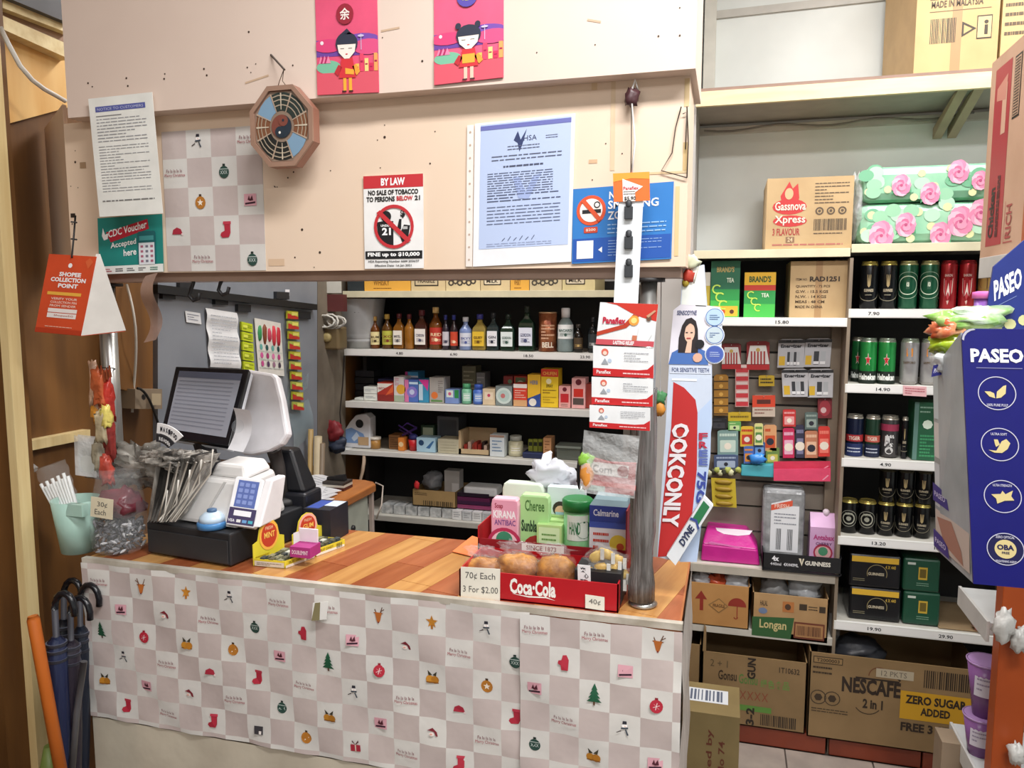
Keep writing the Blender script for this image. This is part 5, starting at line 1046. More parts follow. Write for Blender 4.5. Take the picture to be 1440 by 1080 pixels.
# shelf two: medicine boxes --------------------------------------------
def pbox(x0, x1, yt, z, Y, lab, col, prints=(), dep=.09, cat='medicine box', name='medicine_box', group='medicines on the second shelf'):
    m, f = sit(x0, x1, yt, Y, z, dep, col)
    for p in prints:
        k = p[0]
        if k == 'r': f.r(m, *p[1:])
        elif k == 't': f.t(m, *p[1:])
        elif k == 'd': f.d(m, *p[1:])
        elif k == 'l': f.lines(m, *p[1:])
        elif k == 'p': f.p(m, *p[1:])
        elif k == 'b': f.bars(m, *p[1:])
    return one(name, lab, cat, m, group)
Z2 = LZ[2]; Y2 = YL+.06
WHB = (('l', .15, .3, .85, .7, 2, '#a8b0b8', 1),)
pbox(499, 511, 560, Z2, Y2, 'single small white packet at the shelf end', '#e2e6e0', WHB, .06)
for k, (yb) in enumerate((0, 1)):
    zb_ = Z2+k*.035
    m = MB(); a_ = PY(512, 560, Y2).x; b_ = PY(530, 560, Y2).x; m.box((a_, Y2, zb_), (b_, Y2+.07, zb_+.033), '#e4e8e2'); f = F((a_, Y2, zb_), (b_-a_, 0, 0), (0, 0, .033)); f.lines(m, .1, .3, .9, .7, 2, '#a4acb4', 1, k)
    one('medicine_box', 'white flat box, %s of two beside the red box' % ('upper' if k else 'lower'), 'medicine box', m, 'medicines on the second shelf')
m = MB(); 
for k in range(4): a_ = PY(499, 545, Y2+.12).x; b_ = PY(526, 545, Y2+.12).x; m.box((a_+.004*(k % 2), Y2+.12, Z2+.035*k), (b_, Y2+.2, Z2+.035*k+.031), ('#1f2126', '#2a2c33')[k % 2])
T = Thing('dark_packets', 'stack of black packets behind the small white boxes', 'packets', None)
for k in range(4):
    m = MB(); m.box((a_+.004*(k % 2), Y2+.12, Z2+.035*k), (b_, Y2+.2, Z2+.035*k+.031), ('#1f2126', '#2c2e36')[k % 2]); T.part('packet', m)
pbox(531, 553, 538, Z2, Y2, 'red box with white sunburst flash', '#b8382c', (('p', [(0, 1), (0, .45), (1, .95), (.6, .95), (.0, .95)], '#e8e4dc', 1), ('r', 0, 0, 1, .35, '#8c2c28', 1), ('p', [(.5, .3), (1, .9), (1, .5)], '#e06838', 2), ('t', 'PATCH', .08, .62, .5, .74, '#a02830', 3, 1)))
pbox(532, 552, 533, Z2, Y2+.11, 'dark blue topped box behind red sunburst box', '#3a3a6c')
pbox(554, 568, 530, Z2, Y2, 'white box with an orange and yellow swirl', '#dcd6d8', (('d', .7, .5, .2, '#e0a838', 1), ('l', .1, .65, .5, .95, 5, '#c86080', 1), ('r', 0, 0, 1, .25, '#a8b8a0', 1)))
pbox(569, 588, 534, Z2, Y2, 'pink and blue shimmering box', '#4a6cb8', (('r', 0, 0, .3, 1, '#d878a8', 1), ('d', .55, .45, .25, '#8c7ccc', 1), ('r', .35, .8, 1, .9, '#c8e0f0', 2), ('d', .55, .45, .12, '#c8d0f0', 3)))
pbox(570, 588, 523, Z2, Y2+.11, 'bright blue box with pink stripe at back', '#48a0d8', (('r', 0, 0, .2, 1, '#d848a0', 1), ('r', .2, .8, 1, .86, '#e8f0f8', 1)))
pbox(589, 603, 534, Z2, Y2, 'magenta topped teal box', '#3890b8', (('p', [(0, 1), (1, 1), (.9, .5), (.6, .7)], '#d03890', 1), ('r', .0, .1, .4, .8, '#c0d8e8', 1)))
pbox(604, 624, 531, Z2, Y2, 'grey box with orange sun dot', '#a8a4a0', (('d', .35, .3, .14, '#e07838', 1), ('r', .1, .05, .9, .12, '#5a8a4a', 1), ('l', .6, .4, .95, .9, 6, '#7c7876', 1)))
pbox(626, 645, 548, Z2, Y2, 'low blue and pink box', '#7890c8', (('r', .1, .45, .6, .95, '#dce8e0', 1), ('d', .35, .7, .12, '#d06088', 2), ('r', .7, .4, 1, 1, '#2c8a48', 1)))
def tub(x0, x1, yt, z, Y, lab, col, lidc, ring, group='medicines on the second shelf', al=.92):
    T = Thing('round_tub', lab, 'tub', group); a_ = PY(x0, yt+15, Y).x; b_ = PY(x1, yt+15, Y).x; r = (b_-a_)/2*.97; c = ((a_+b_)/2, Y+r, z); h = PY((x0+x1)/2, yt, Y).z-z
    m = MB(); m.lathe(c, [(r*.95, 0), (r, h*.1), (r, h*.68), (r*.7, h*.76)], mat(col, .25, alpha=al), 20); fc = FC(c, r, z, z+h, face(c), 2); fc.r(m, .1, .15, .9, .55, ring, 1); fc.lines(m, .2, .25, .8, .48, 2, '#ffffff', 2); T.part('body', m)
    m = MB(); m.lathe((c[0], c[1], z+h*.76), [(r*.8, 0), (r*.8, h*.22), (r*.7, h*.24)], mat(lidc, .35), 20); T.part('lid', m)
tub(647, 661, 540, Z2, Y2, 'green ointment jar with pale green cap', '#7cc09c', '#5ab07c', '#b8e0cc')
tub(663, 678, 541, Z2, Y2, 'royal blue ointment jar with blue cap', '#4a70c8', '#3c60c0', '#90b0e8')
pbox(679, 696, 547, Z2, Y2, 'cream box with small pink crest', '#d8c4a4', (('r', .15, .35, .85, .8, '#ecdcc4', 1), ('d', .5, .6, .1, '#c84868', 2)))
pbox(650, 669, 515, Z2, Y2+.13, 'tall olive brown box behind the jars', '#6c6a54', (('l', .1, .3, .9, .9, 5, '#a8a488', 1),))
pbox(670, 682, 524, Z2, Y2+.13, 'narrow grey box behind the blue jar', '#88888c', (('l', .1, .3, .9, .9, 4, '#b8b8bc', 1),))
pbox(697, 720, 543, Z2, Y2, 'grey square pack with round window', '#7c8888', (('d', .5, .5, .42, '#d0e0dc', 1), ('d', .5, .5, .3, '#b8d0cc', 2), ('d', .45, .5, .12, '#c87878', 3)))
pbox(708, 721, 529, Z2, Y2+.11, 'dim red carton with dots at back', '#8c3434', (('d', .3, .6, .1, '#e0b8b8', 1), ('d', .7, .8, .08, '#6a8a6a', 1)))
pbox(722, 741, 540, Z2, Y2, 'red box with white top and cream foot', '#d8402c', (('r', 0, .82, 1, 1, '#ece4e0', 1), ('r', 0, 0, 1, .28, '#d8a878', 1), ('l', .1, .35, .9, .75, 4, '#f0d0c0', 1)))
pbox(723, 741, 529, Z2, Y2+.11, 'red and olive carton standing behind red box', '#c04030', (('r', .1, .5, .9, .95, '#5a6a48', 1), ('d', .5, .7, .14, '#b8c0a8', 2)))
pbox(742, 760, 527, Z2, Y2, 'yellow box with slanted blue lower corner', '#e8b830', (('p', [(0, 0), (1, 0), (1, .42), (0, .25)], '#2c4c98', 1), ('d', .4, .14, .12, '#e8e4dc', 2), ('t', 'HERB', .2, .7, .8, .82, '#6a7aa0', 2, 1)))
pbox(761, 785, 519, Z2, Y2, 'tallest yellow medicine box with red top', '#ecc828', (('r', 0, .8, 1, 1, '#d83a24', 1), ('t', 'CHUFEN', .1, .84, .9, .93, '#f2b858', 2, 1), ('d', .45, .68, .07, '#f4ecc0', 2), ('l', .1, .35, .9, .48, 2, '#7a5a18', 2), ('t', 'SPRAY', .3, .52, .7, .6, '#6a5410', 2, 1), ('l', .1, .1, .9, .3, 3, '#b89820', 2)))
pbox(786, 802, 543, Z2, Y2, 'shorter pink and red box with crown mark', '#e8a8a4', (('r', .15, .25, .85, .65, '#c82830', 1), ('d', .5, .85, .1, '#6a1828', 1), ('l', .2, .05, .8, .2, 2, '#7a5a50', 1)))
pbox(804, 823, 532, Z2, Y2, 'taller pink and red box with crown mark', '#ecb0b0', (('r', .15, .38, .85, .65, '#d03024', 1), ('d', .5, .87, .1, '#6a1828', 1), ('r', .1, .12, .9, .34, '#5a4c48', 1)))
pbox(824, 834, 540, Z2, Y2+.02, 'dark red carton edge beside the patch packs', '#a84038')
# shelf three ------------------------------------------------------------
Z3 = LZ[3]; Y3 = YL+.06; G3 = 'odds and ends on the third shelf'
T = Thing('detergent_jug', 'white and blue detergent jug at left of third shelf', 'jug', G3)
a_ = PY(483, 600, Y3); k_ = lambda x, y: PY(x, y, Y3)
zz = Z3+.001
m = MB(); pts = [V((k_(483, 600).x, Y3, zz)), V((k_(520, 600).x, Y3, zz)), k_(520, 588), k_(514, 582), k_(500, 584), k_(491, 594), k_(483, 607)]; m.slab(pts, (0, .07, 0), mat('#dcdfe6', .3)); T.part('body', m, .006)
m = MB(); f = F(V((k_(483, 600).x, Y3, zz)), V((k_(520, 600).x-k_(483, 600).x, 0, 0)), V((0, 0, k_(500, 584).z-zz))); f.p(m, [(.08, .15), (.9, .15), (.75, .45), (.3, .62), (.08, .55)], '#7fa0d0', 2); f.p(m, [(.3, .3), (.5, .5), (.62, .35), (.4, .2)], '#c8d8ec', 3); f.r(m, .55, .1, .95, .35, '#c8a880', 3); f.d(m, .62, .75, .13, '#1f2226', 3, 14, 1.0); T.part('label', m)
T = Thing('small_jar', 'small amber jar with white lid on third shelf', 'jar', G3)
c = PY(528, 625, Y3+.03); m = MB(); m.lathe((c.x, c.y, Z3), [(.026, 0), (.027, .045)], mat('#b88848', .3), 18); T.part('jar', m); m = MB(); m.lathe((c.x, c.y, Z3+.045), [(.029, 0), (.029, .012), (.02, .014)], '#e6e0d4', 18); T.part('lid', m)
T = Thing('red_cup', 'red cup with dark blue ball and purple loops', 'cup', G3)
c = PY(576, 632, Y3-.02); c.y = Y3+.03; m = MB(); m.lathe((c.x, c.y, Z3), [(.018, 0), (.027, .055)], mat('#c8242c', .35), 18); T.part('cup', m)
m = MB(); m.blob((c.x, c.y, Z3+.066), (.024, .024, .018), '#2a2c70', 2, .1, 12, 8); T.part('blue_top', m)
m = MB(); rn = random.Random(3); m.tube([(c.x-.03+.05*math.sin(i*1.9), c.y, Z3+.1+.035*math.cos(i*1.3)) for i in range(10)], .004, '#5c3c9c', 6); T.part('purple_loops', m)
G = dict(group=G3, name='packet', cat='box')
pbox(547, 562, 612, Z3, Y3+.03, 'brown paper packet stack left of red cup', '#8c6038', (('l', .1, .1, .9, .9, 5, '#5a3a20', 1),), .08, **G)
pbox(560, 568, 616, Z3, Y3, 'orange packet tucked behind the red cup', '#e08838', (('d', .5, .5, .2, '#f0d0a0', 1),), .05, **G)
pbox(586, 612, 616, Z3, Y3, 'light blue printed box on third shelf', '#a8cce0', (('d', .25, .65, .2, '#24466c', 1), ('p', [(.5, .3), (.85, .8), (.95, .8), (.7, .25)], '#3a6ca0', 1)), .08, **G)
pbox(592, 611, 598, Z3, Y3+.1, 'dark green and white pack behind light blue box', '#2c4a34', (('r', .15, .4, .9, .9, '#b8c8b0', 1),), .06, **G)
m, f = sit(616, 645, 618, Y3+.0, Z3, .1, '#bdb8a0'); f.lines(m, .1, .1, .9, .9, 4, '#a8a48c', 1, 2, .2); one('drawer_box', 'pale olive plastic box on third shelf', 'box', m, G3)
m, f = sit(615, 645, 586, Y3+.11, Z3, .12, mat('#5a6068', .3)); f.rr(m, .1, .35, .9, .9, .05, '#424850', 1); one('grey_bin', 'dusky grey bin behind the pale olive box', 'bin', m, G3)
T = Thing('open_carton', 'open cream carton of small red packs on third shelf', 'carton', G3)
a_ = PY(645, 625, Y3).x; b_ = PY(688, 625, Y3).x; zt = PY(666, 632, Y3).z; zt2 = PY(650, 606, Y3).z; CRB = '#c4ac88'
m = MB(); m.box((a_, Y3, Z3), (b_, Y3+.003, zt), CRB); m.box((a_, Y3, Z3), (a_+.012, Y3+.12, zt2), CRB); m.box((a_, Y3+.12, Z3), (b_, Y3+.125, zt2), CRB); m.box((b_-.003, Y3, Z3), (b_, Y3+.12, zt), CRB); m.box((a_, Y3, Z3), (b_, Y3+.12, Z3+.003), CRB); T.part('box', m)
rn = random.Random(6)
for k in range(7):
    m = MB(); x = a_+.02+.017*k; m.box((x, Y3+.02+.01*(k % 3), Z3+.004), (x+.014, Y3+.09, zt+.018+.012*(k % 2)), rn.choice(('#a8342c', '#3a2c2c', '#c86858', '#e0c8b8'))); T.part('red_pack', m)
pbox(689, 709, 612, Z3, Y3-.01, 'white box with blue script on third shelf', '#d8e0e4', (('l', .15, .2, .85, .8, 4, '#6a8cb0', 1), ('r', 0, .9, 1, 1, '#a88878', 1)), .07, **G)
tub(712, 733, 614, Z3, Y3+.01, 'cream tub with clear lid on third shelf', '#cfcbac', '#b8bcb4', '#dcd8b8', G3)
m, f = sit(735, 764, 637, Y3+.0, Z3, .1, '#232c50'); f.r(m, .0, .8, 1, 1, '#3a4470', 1)
one('blue_tray', 'dark navy tray on third shelf', 'tray', m, G3)
for k in range(3): pbox(743+7*k, 749+7*k, 618, Z3+.02, Y3+.04, '%s olive yellow tube standing in the navy tray' % ('left', 'middle', 'right')[k], '#8c9434', (('r', .1, .5, .9, .8, '#2a2c20', 1),), .02, group=G3, name='tube', cat='tube')
pbox(764, 775, 616, Z3, Y3+.0, 'tan upright box by the navy tray', '#c89468', (('l', .2, .1, .8, .9, 6, '#8c5c3c', 1),), .08, **G)
m = MB(); c = PY(803, 635, Y3+.05); m.box((c.x-.06, Y3+.01, Z3), (c.x+.05, Y3+.1, Z3+.055), mat('#6a7068', .2, alpha=.8)); m.box((c.x-.065, Y3+.005, Z3+.055), (c.x+.055, Y3+.105, Z3+.065), mat('#8c948c', .25)); one('clear_container', 'smoky plastic container at right of third shelf', 'container', m, G3)
# shelf four ----------------------------------------------------------------
Z4 = LZ[4]; Y4 = YL+.06; G4 = 'stock on the lowest liquor shelf'
T = Thing('brown_carton', 'brown open carton holding grey bag and white box', 'carton', G4)
a_ = PY(580, 700, Y4).x; b_ = PY(641, 700, Y4).x; zt = PY(610, 690, Y4).z; zb_ = Z4+.05
m = MB(); m.box((a_, Y4, zb_), (b_, Y4+.003, zt), '#a08458'); m.box((a_, Y4, zb_), (a_+.003, Y4+.2, zt), '#a08458'); m.box((b_-.003, Y4, zb_), (b_, Y4+.2, zt), '#8c744c'); m.box((a_, Y4+.2, zb_), (b_, Y4+.203, zt), '#a08458'); m.box((a_, Y4, zb_), (b_, Y4+.2, zb_+.003), '#a08458')
f = F((a_, Y4, zb_), (b_-a_, 0, 0), (0, 0, zt-zb_)); f.bars(m, .25, .05, .95, .35, '#4a3c28', 1, 16); f.lines(m, .05, .65, .35, .85, 2, '#5a4830', 1); T.part('box', m)
m = MB(); c = PY(609, 676, Y4+.1); m.blob(c, (.05, .05, .05), mat('#8c9096', .3, alpha=.9, bump=.8, scale=30), 5, .2); one('grey_bag', 'grey plastic bag bulging out of the brown carton', 'bag', m, G4)
m, f = sit(625, 646, 662, Y4+.08, zb_+.01, .06, '#c8c6c4'); f.r(m, .5, .2, .95, .6, '#e8e8e8', 1); one('white_box', 'pale upright box leaning in the brown carton', 'box', m, G4)
m = MB(); m.blob(PY(586, 682, Y4-.005), (.014, .01, .022), '#c8282c', 3, .2, 12, 8); one('red_toy', 'small red item hooked on brown carton corner', 'item', m, G4)
for k, (y, c) in enumerate(((717, '#8c3c64'), (711, '#3a1c3c'), (706, '#5c2048'), (700, '#241428'))):
    z = PY(670, y, Y4).z; m = MB(); m.box((PY(641, 700, Y4).x+.004, Y4+.01, z), (PY(689, 700, Y4).x-.003*k, Y4+.12, z+.018), mat(c, .35)); one('plum_packet', 'flat plum coloured packet, %s of the stack' % ('lowest', 'second up', 'third up', 'top')[k], 'packet', m, G4)
z = PY(670, 699, Y4).z; m = MB(); m.box((PY(650, 700, Y4).x, Y4+.015, z+.001), (PY(697, 700, Y4).x, Y4+.12, z+.045), mat('#e4e8ec', .4)); one('white_pack', 'white soft pack on top of plum packets', 'packet', m, G4, bev=.01)
for k in range(4):
    x0 = 638+14*k; m = MB(); m.box((PY(x0, 725, Y4).x, Y4-.02, Z4), (PY(x0+13, 725, Y4).x, Y4+.1, PY(670, 718, Y4).z-.002), mat(('#d8d8d8', '#c4c6c8')[k % 2], .4)); f = F((PY(x0, 725, Y4).x, Y4-.02, Z4), (PY(x0+13, 725, Y4).x-PY(x0, 725, Y4).x, 0, 0), (0, 0, .05)); f.lines(m, .15, .2, .85, .8, 3, '#9a9ca0', 1, k)
    one('cigarette_pack', 'white slim pack, %s in the bottom shelf row' % ('first', 'second', 'third', 'fourth')[k], 'packet', m, G4)
T = Thing('clear_cases', 'row of clear plastic cases under the brown carton', 'cases', G4)
for k in range(6):
    x0 = 538+17*k; m = MB(); m.box((PY(x0, 725, Y4).x, Y4-.01, Z4), (PY(x0+15, 725, Y4).x, Y4+.08, Z4+.045), mat('#a8acac', .15, alpha=.7, scale=40, col2='#e4e6e6', bump=.5)); T.part('case', m)
# brown and white clutter between board and rack ---------------------------
m = MB(); m.box((PY(446, 500, 3.3).x, 3.28, 0), (PY(455, 500, 3.3).x, 3.33, 2.2), mat('#b8a890', .5)); struct('trim_9', m)
struct('wall_strip', sx([(447, 790), (486, 790), (486, 370), (447, 370)], mat('#857b6c', .6, scale=5, col2='#655c50'), .02))
T = Thing('cable_coil', 'coil of white cable hung beside the silver bucket', 'cable'); c = PY(462, 452, 3.25)
for k in range(5):
    m = MB(); m.tube([(c.x+(.056-.007*(k % 3))*math.cos(a*.6283)+.012*(k-2), c.y+.008*k, c.z+(.034-.005*((k+1) % 3))*math.sin(a*.6283)-.006*(k % 2)) for a in range(11)], .0045, ('#c8c6be', '#8f8c86')[k % 2], 7); T.part('loop', m)
T = Thing('wall_fan', 'brown cased gadget with round lens below cable coil', 'gadget'); c = PY(467, 474, 3.3)
m = MB(); m.box((c.x-.045, 3.27, c.z-.06), (c.x+.05, 3.36, c.z+.05), mat('#6f5f42', .4)); T.part('case', m, .01); m = MB(); m.lathe((c.x-.01, 3.27, c.z), [(.025, 0), (.02, .01), (.008, .012)], mat('#a89868', .3), 18, Matrix.Rotation(R(90), 3, 'X')); T.part('lens', m)
m = MB(); m.box((PY(456, 410, 3.3).x, 3.3, PY(460, 412, 3.3).z), (PY(480, 410, 3.3).x, 3.303, PY(460, 385, 3.3).z), '#c8c8c0'); one('pinned_paper', 'white paper pinned high above the cable coil', 'paper', m)
m = MB(); m.box((PY(456, 440, 3.35).x, 3.3, PY(460, 438, 3.3).z), (PY(482, 410, 3.3).x, 3.34, PY(460, 414, 3.3).z), '#5c2c2c'); one('maroon_box', 'maroon box fixed between the pinned paper and coil', 'box', m)
m = MB(); m.tube([PY(484, 500, 3.33), PY(482, 540, 3.33), PY(478, 580, 3.33), PY(481, 620, 3.32)], .0035, '#2a2624', 6); one('dark_cable', 'dark cable running down beside liquor rack', 'cable', m)
m = MB(); m.tube([V((PY(512, 645, 3.45).x, 3.45, LZ[3]-.019)), PY(512, 649, 3.36), PY(510, 662, 3.35), PY(503, 690, 3.33), PY(500, 705, 3.3)], [.008, .009, .009, .007, .005], '#a8927c', 7); one('tan_strap', 'tan strap hanging under the third shelf', 'strap', m)
m = MB(); m.blob(PY(470, 606, 3.3), (.045, .03, .05), '#7c2028', 4, .25); m.blob(PY(473, 625, 3.3), (.05, .03, .04), '#2a3448', 5, .25); one('red_bag', 'dark red and blue bag behind desk near the jug', 'bag', m)
for k, (x, c, r) in enumerate(((436, '#a88c58', .012), (446, '#b8a888', .018), (452, '#7c6c58', .012))):
    m = MB(); p = PY(x, 662, 3.05); m.tube([V((p.x, p.y, .872)), V((p.x+.01, p.y, .872+.22-.03*k))], r, c, 8); one('bottle_tube', 'tall %s tube standing at back of the desk' % ('brass', 'ivory', 'brown')[k], 'tube', m)
# desk ------------------------------------------------------------------------
T = Thing('side_desk', 'small desk with rounded orange wood top behind counter', 'desk'); xd = -1.47
DW = mat('#b06a34', .4, scale=5, col2='#c47e44', stretch=(6, 1, 6)); zd = .87
m = MB(); pts = [V((XL+.03, 2.45, zd-.035)), V((xd, 2.45, zd-.035)), V((xd, 3.02, zd-.035)), V((xd-.03, 3.06, zd-.035)), V((xd-.08, 3.08, zd-.035)), V((XL+.03, 3.08, zd-.035))]; m.slab(pts, (0, 0, .035), DW); T.part('top', m, .006)
GP = mat('#b9bfb2', .5)
m = MB(); m.box((XL+.04, 2.6, .0), (xd-.04, 3.02, zd-.035), GP); T.part('cabinet', m)
fx = F((xd-.04, 2.62, .42), (0, .38, 0), (0, 0, .4)); m = MB(); m.slab([fx.at(0, 0), fx.at(1, 0), fx.at(1, 1), fx.at(0, 1)], fx.n*.008, mat('#c3c9bb', .45)); dz = T.part('drawer', m, .002)
m = MB(); m.lathe(fx.at(.62, .74, 16), [(.014, 0), (.012, .01), (.006, .012)], mat('#3a3a3a', .3), 14, Matrix.Rotation(R(90), 3, 'Y')); T.part('lock', m, parent=None)
m = MB(); p = fx.at(.66, .55, 20); m.tube([fx.at(.63, .72, 30), p, p+V((0, .004, -.04))], [.003, .012, .005], '#16161a', 8); T.part('key', m)
m = MB(); f2 = F(fx.at(0, 0, 17), fx.u, fx.v)
for (x, y, c) in ((.2, .38, '#c8a838'), (.25, .5, '#4a6a98'), (.32, .42, '#5a7a48'), (.3, .3, '#2a3240'), (.38, .36, '#c8b868'), (.16, .3, '#3a2c20'), (.42, .48, '#8a98a8'), (.36, .55, '#d0c048')): f2.d(m, x, y, .035, c, 1, 8, .9)
T.part('sticker', m)
m = MB(); m.box((xd-.035, 3.02, 0), (xd-.02, 3.04, zd-.035), '#c9b8b0'); T.part('leg', m); m = MB(); m.tube([V((xd-.01, 3.04, zd)), V((xd+.01, 3.07, zd-.02)), V((xd+.012, 3.05, zd-.1)), V((xd-.005, 3.03, zd-.16))], .004, '#d8ccc0', 6); T.part('edge_cord', m)
rn = random.Random(9)
for k in range(5):
    m = MB(); a = rn.uniform(-.5, .5); c = V((xd-.15-.03*k, 2.6+.07*k, zd+.001+.004*k)); u = V((math.cos(a), math.sin(a), 0))*.1; v_ = V((-math.sin(a), math.cos(a), 0))*.14
    m.slab([c-u-v_, c+u-v_, c+u+v_, c-u+v_], (0, 0, .003), '#dfe0e4'); f = F(c-u-v_+V((0, 0, .003)), u*2, v_*2); f.lines(m, .1, .1, .9, .9, 9, '#9aa0a8', 1, k, .25)
    one('paper_sheet', '%s loose paper on the orange topped desk' % ('bottom', 'second', 'middle', 'fourth', 'topmost')[k], 'paper', m, 'papers on the desk')
T = Thing('stacked_pads', 'short stack of dark note pads and stapler on desk', 'notepads'); c = V((xd-.12, 2.9, zd+.002))
for k in range(3): m = MB(); m.box(c+V((-.05, -.04, .012*k)), c+V((.05, .04, .012*k+.01)), ('#5a2c28', '#d0ccc0', '#3a3430')[k]); T.part('pad', m)
m = MB(); m.hexa([c+V(p) for p in ((-.045, -.012, .037), (.04, -.012, .037), (.04, .012, .037), (-.045, .012, .037), (-.045, -.01, .047), (.035, -.01, .062), (.035, .01, .062), (-.045, .01, .047))], '#1d1c1e'); T.part('stapler', m)
# papers and packs on the grey board ---------------------------------------------
def wx(x, y, o=.022): return PX(x, y, XL+o)
def wq(bl, br, tl, o=.024): return F(wx(*bl, o), wx(*br, o)-wx(*bl, o), wx(*tl, o)-wx(*bl, o))
def wslab(m, f, c, t=.001): m.slab([f.o, f.o+f.u, f.o+f.u+f.v, f.o+f.v], f.n*t, c); return m
f = wq((262, 453), (283, 456), (260, 437)); m = wslab(MB(), f, '#e6e8ea'); g2 = F(f.at(0, 0, 3), f.u, f.v); g2.lines(m, .1, .2, .9, .85, 3, '#8a90a0', 1); one('wall_note', 'small white note stuck high on the grey board', 'note', m)
f = wq((294, 516), (337, 518), (288, 433)); m = MB(); m.grid(lambda s, q: f.o+f.u*s+f.v*q+f.n*(.004+.004*math.sin(q*16)+.002*math.sin(s*9)), 4, 18, '#edeff1'); g2 = F(f.at(0, 0, 20), f.u, f.v); g2.lines(m, .1, .05, .92, .92, 15, '#b8bcc4', 1, 7, .25); one('paper_list', 'long creased paper list hanging on grey board', 'paper', m)
f = wq((340, 534), (357, 536), (336, 451)); T = Thing('yellow_strip', 'hanging strip of lime yellow sachets on grey board', 'sachets')
for k in range(6):
    m = MB(); a = k/6; m.slab([f.at(.05, a+.01), f.at(.95, a+.01), f.at(.95, a+.155), f.at(.05, a+.155)], f.n*.008, '#c8d828'); g2 = F(f.at(.05, a+.01, 17), f.u*.9, f.v*.145); g2.lines(m, .1, .15, .9, .8, 3, '#7c8c18', 1, k, .4); g2.r(m, .1, .4, .5, .7, '#e8f060', 2); T.part('sachet', m)
f = wq((363, 526), (399, 529), (357, 447)); T = Thing('accessory_card', 'white hang card of green, brown and pink hair clips', 'card'); m = wslab(MB(), f, '#e6e4dc', .003); T.part('card', m)
m = MB(); g2 = F(f.at(0, 0, 8), f.u, f.v)
for i, (c, h) in enumerate((('#3a9a5c', .2), ('#8a4a30', .26), ('#c8405c', .18), ('#d83848', .28), ('#c83040', .26))): m.blob(g2.at(.14+.18*i, .74, 1), (.008, .012, h*.16), c, i, .15, 10, 6)
T.part('long_clips', m, kind='stuff'); m = MB()
for j, cs in enumerate((('#68b0a8', '#2a5a58', '#68b0a8', '#204848'), ('#d860a0', '#a83870', '#e080b0', '#c04888'), ('#c85090', '#5a4060', '#a07890', '#4a4050'))):
    for i in range(4): g2.d(m, .16+.22*i, .5-.15*j, .055, cs[i], 1+j, 10, .8)
    g2.r(m, .04, .42-.15*j, .96, .44-.15*j, '#cfd4cc', 1)
T.part('small_clips', m, kind='stuff')
T = Thing('sachet_strip', 'string of red and yellow sweet sachets on grey board', 'sachets')
for k in range(10):
    y = 438+14.2*k; x = 409+k*.9; m = MB(); f = wq((x-7, y+10), (x+8, y+11), (x-7, y-1), .03+.008*(k % 2)); m = wslab(MB(), f, ('#c8c838', '#b0b850')[k % 2], .008); g2 = F(f.at(0, 0, 17), f.u, f.v); g2.p(m, [(0, 0), (1, 0), (1, .3), (0, .7)], '#c03428', 1); g2.r(m, .35, .45, .9, .85, '#e8e070', 2); T.part('sachet', m)
m = wslab(MB(), wq((401, 416), (407, 416), (401, 407), .03), '#f0f0f4'); one('white_tag', 'tiny white tag above the sachet strip', 'tag', m)
# hanging clear sleeves right of rear display
m = MB(); f = wq((412, 634), (440, 610), (404, 545), .028); m.grid(lambda s, q: f.o+f.u*s+f.v*q+f.n*(.01*math.sin(q*7)), 5, 10, mat('#a8c0c8', .15, alpha=.35, bump=.6)); one('clear_sleeve', 'clear plastic sleeve hanging beside the rear display', 'sleeve', m)
# ================================================================ middle and end racks
xm0 = PY(972, 500, YR).x; xm1 = PY(1175, 500, YR).x; xr1 = PY(1430, 500, YR).x+.1
ztop = lipz(1090, 352, YR)
T = Thing('centre_rack', 'centre shelving rack with slotted panel of hanging goods', 'shelf')
m = MB(); 
MZ = rack(T, xm0, xm1+.033, YR, .38, [(1090, 351, .028, CRM, ()), (1090, 447, .03, RAIL, (('15.80', .55),)), (1070, 801, .03, mat('#b3ac9f', .45), ()), (1060, 886, .028, mat('#c0bcb2', .45), ())], BACK, .08, ztop)
zp1 = PY(1090, 470, YR).z; zp0 = PY(1090, 790, YR).z
SL = mat('#8a8074', .5, scale=6, col2='#7a7166'); yb_ = YR+.16
n = 9
for k in range(n):
    z0 = MZ[2]+(MZ[1]-.03-MZ[2])*k/n; z1 = MZ[2]+(MZ[1]-.03-MZ[2])*(k+1)/n-.008
    m = MB(); m.box((xm0, yb_, z0), (xm1, yb_+.012, z1), SL); T.part('slat', m)
m = MB(); m.box((xm0, yb_+.012, MZ[2]), (xm1, yb_+.02, MZ[1]-.03), '#2a2623'); T.part('slot_backing', m)
m = MB(); m.box((xm1, YR+.13, 0), (xm1+.033, YR+.37, ztop-.03), TAN); T.part('upright', m)
m = MB(); m.box((xm0, YR+.02, .08), (xm0+.01, YR+.3, ztop-.03), '#6f675d'); T.part('upright', m)
T2 = Thing('end_rack', 'right shelving rack of beer cans and packs', 'shelf')
xr0 = xm1+.036
RZ = rack(T2, xr0, xr1, YR, .38, [(1290, 342, .028, CRM, ()), (1290, 435, .03, RAIL, (('7.90', .1), ('9.80', .75))), (1255, 542, .03, RAIL, (('14.90', .16),)), (1255, 648, .03, RAIL, (('4.90', .2),)), (1255, 760, .03, RAIL, (('13.20', .18), ('15.50', .5))), (1290, 885, .032, RAIL, (('19.90', .18), ('29.90', .55)))], BACK, .08, ztop)
m = MB(); m.box((xr0-.003, YR+.002, 0), (xr0+.008, YR+.38, ztop-.03), TAN); T2.part('upright', m)
m = MB(); m.box((xr1, YR, 0), (xr1+.03, YR+.38, ztop), TAN); T2.part('upright', m)
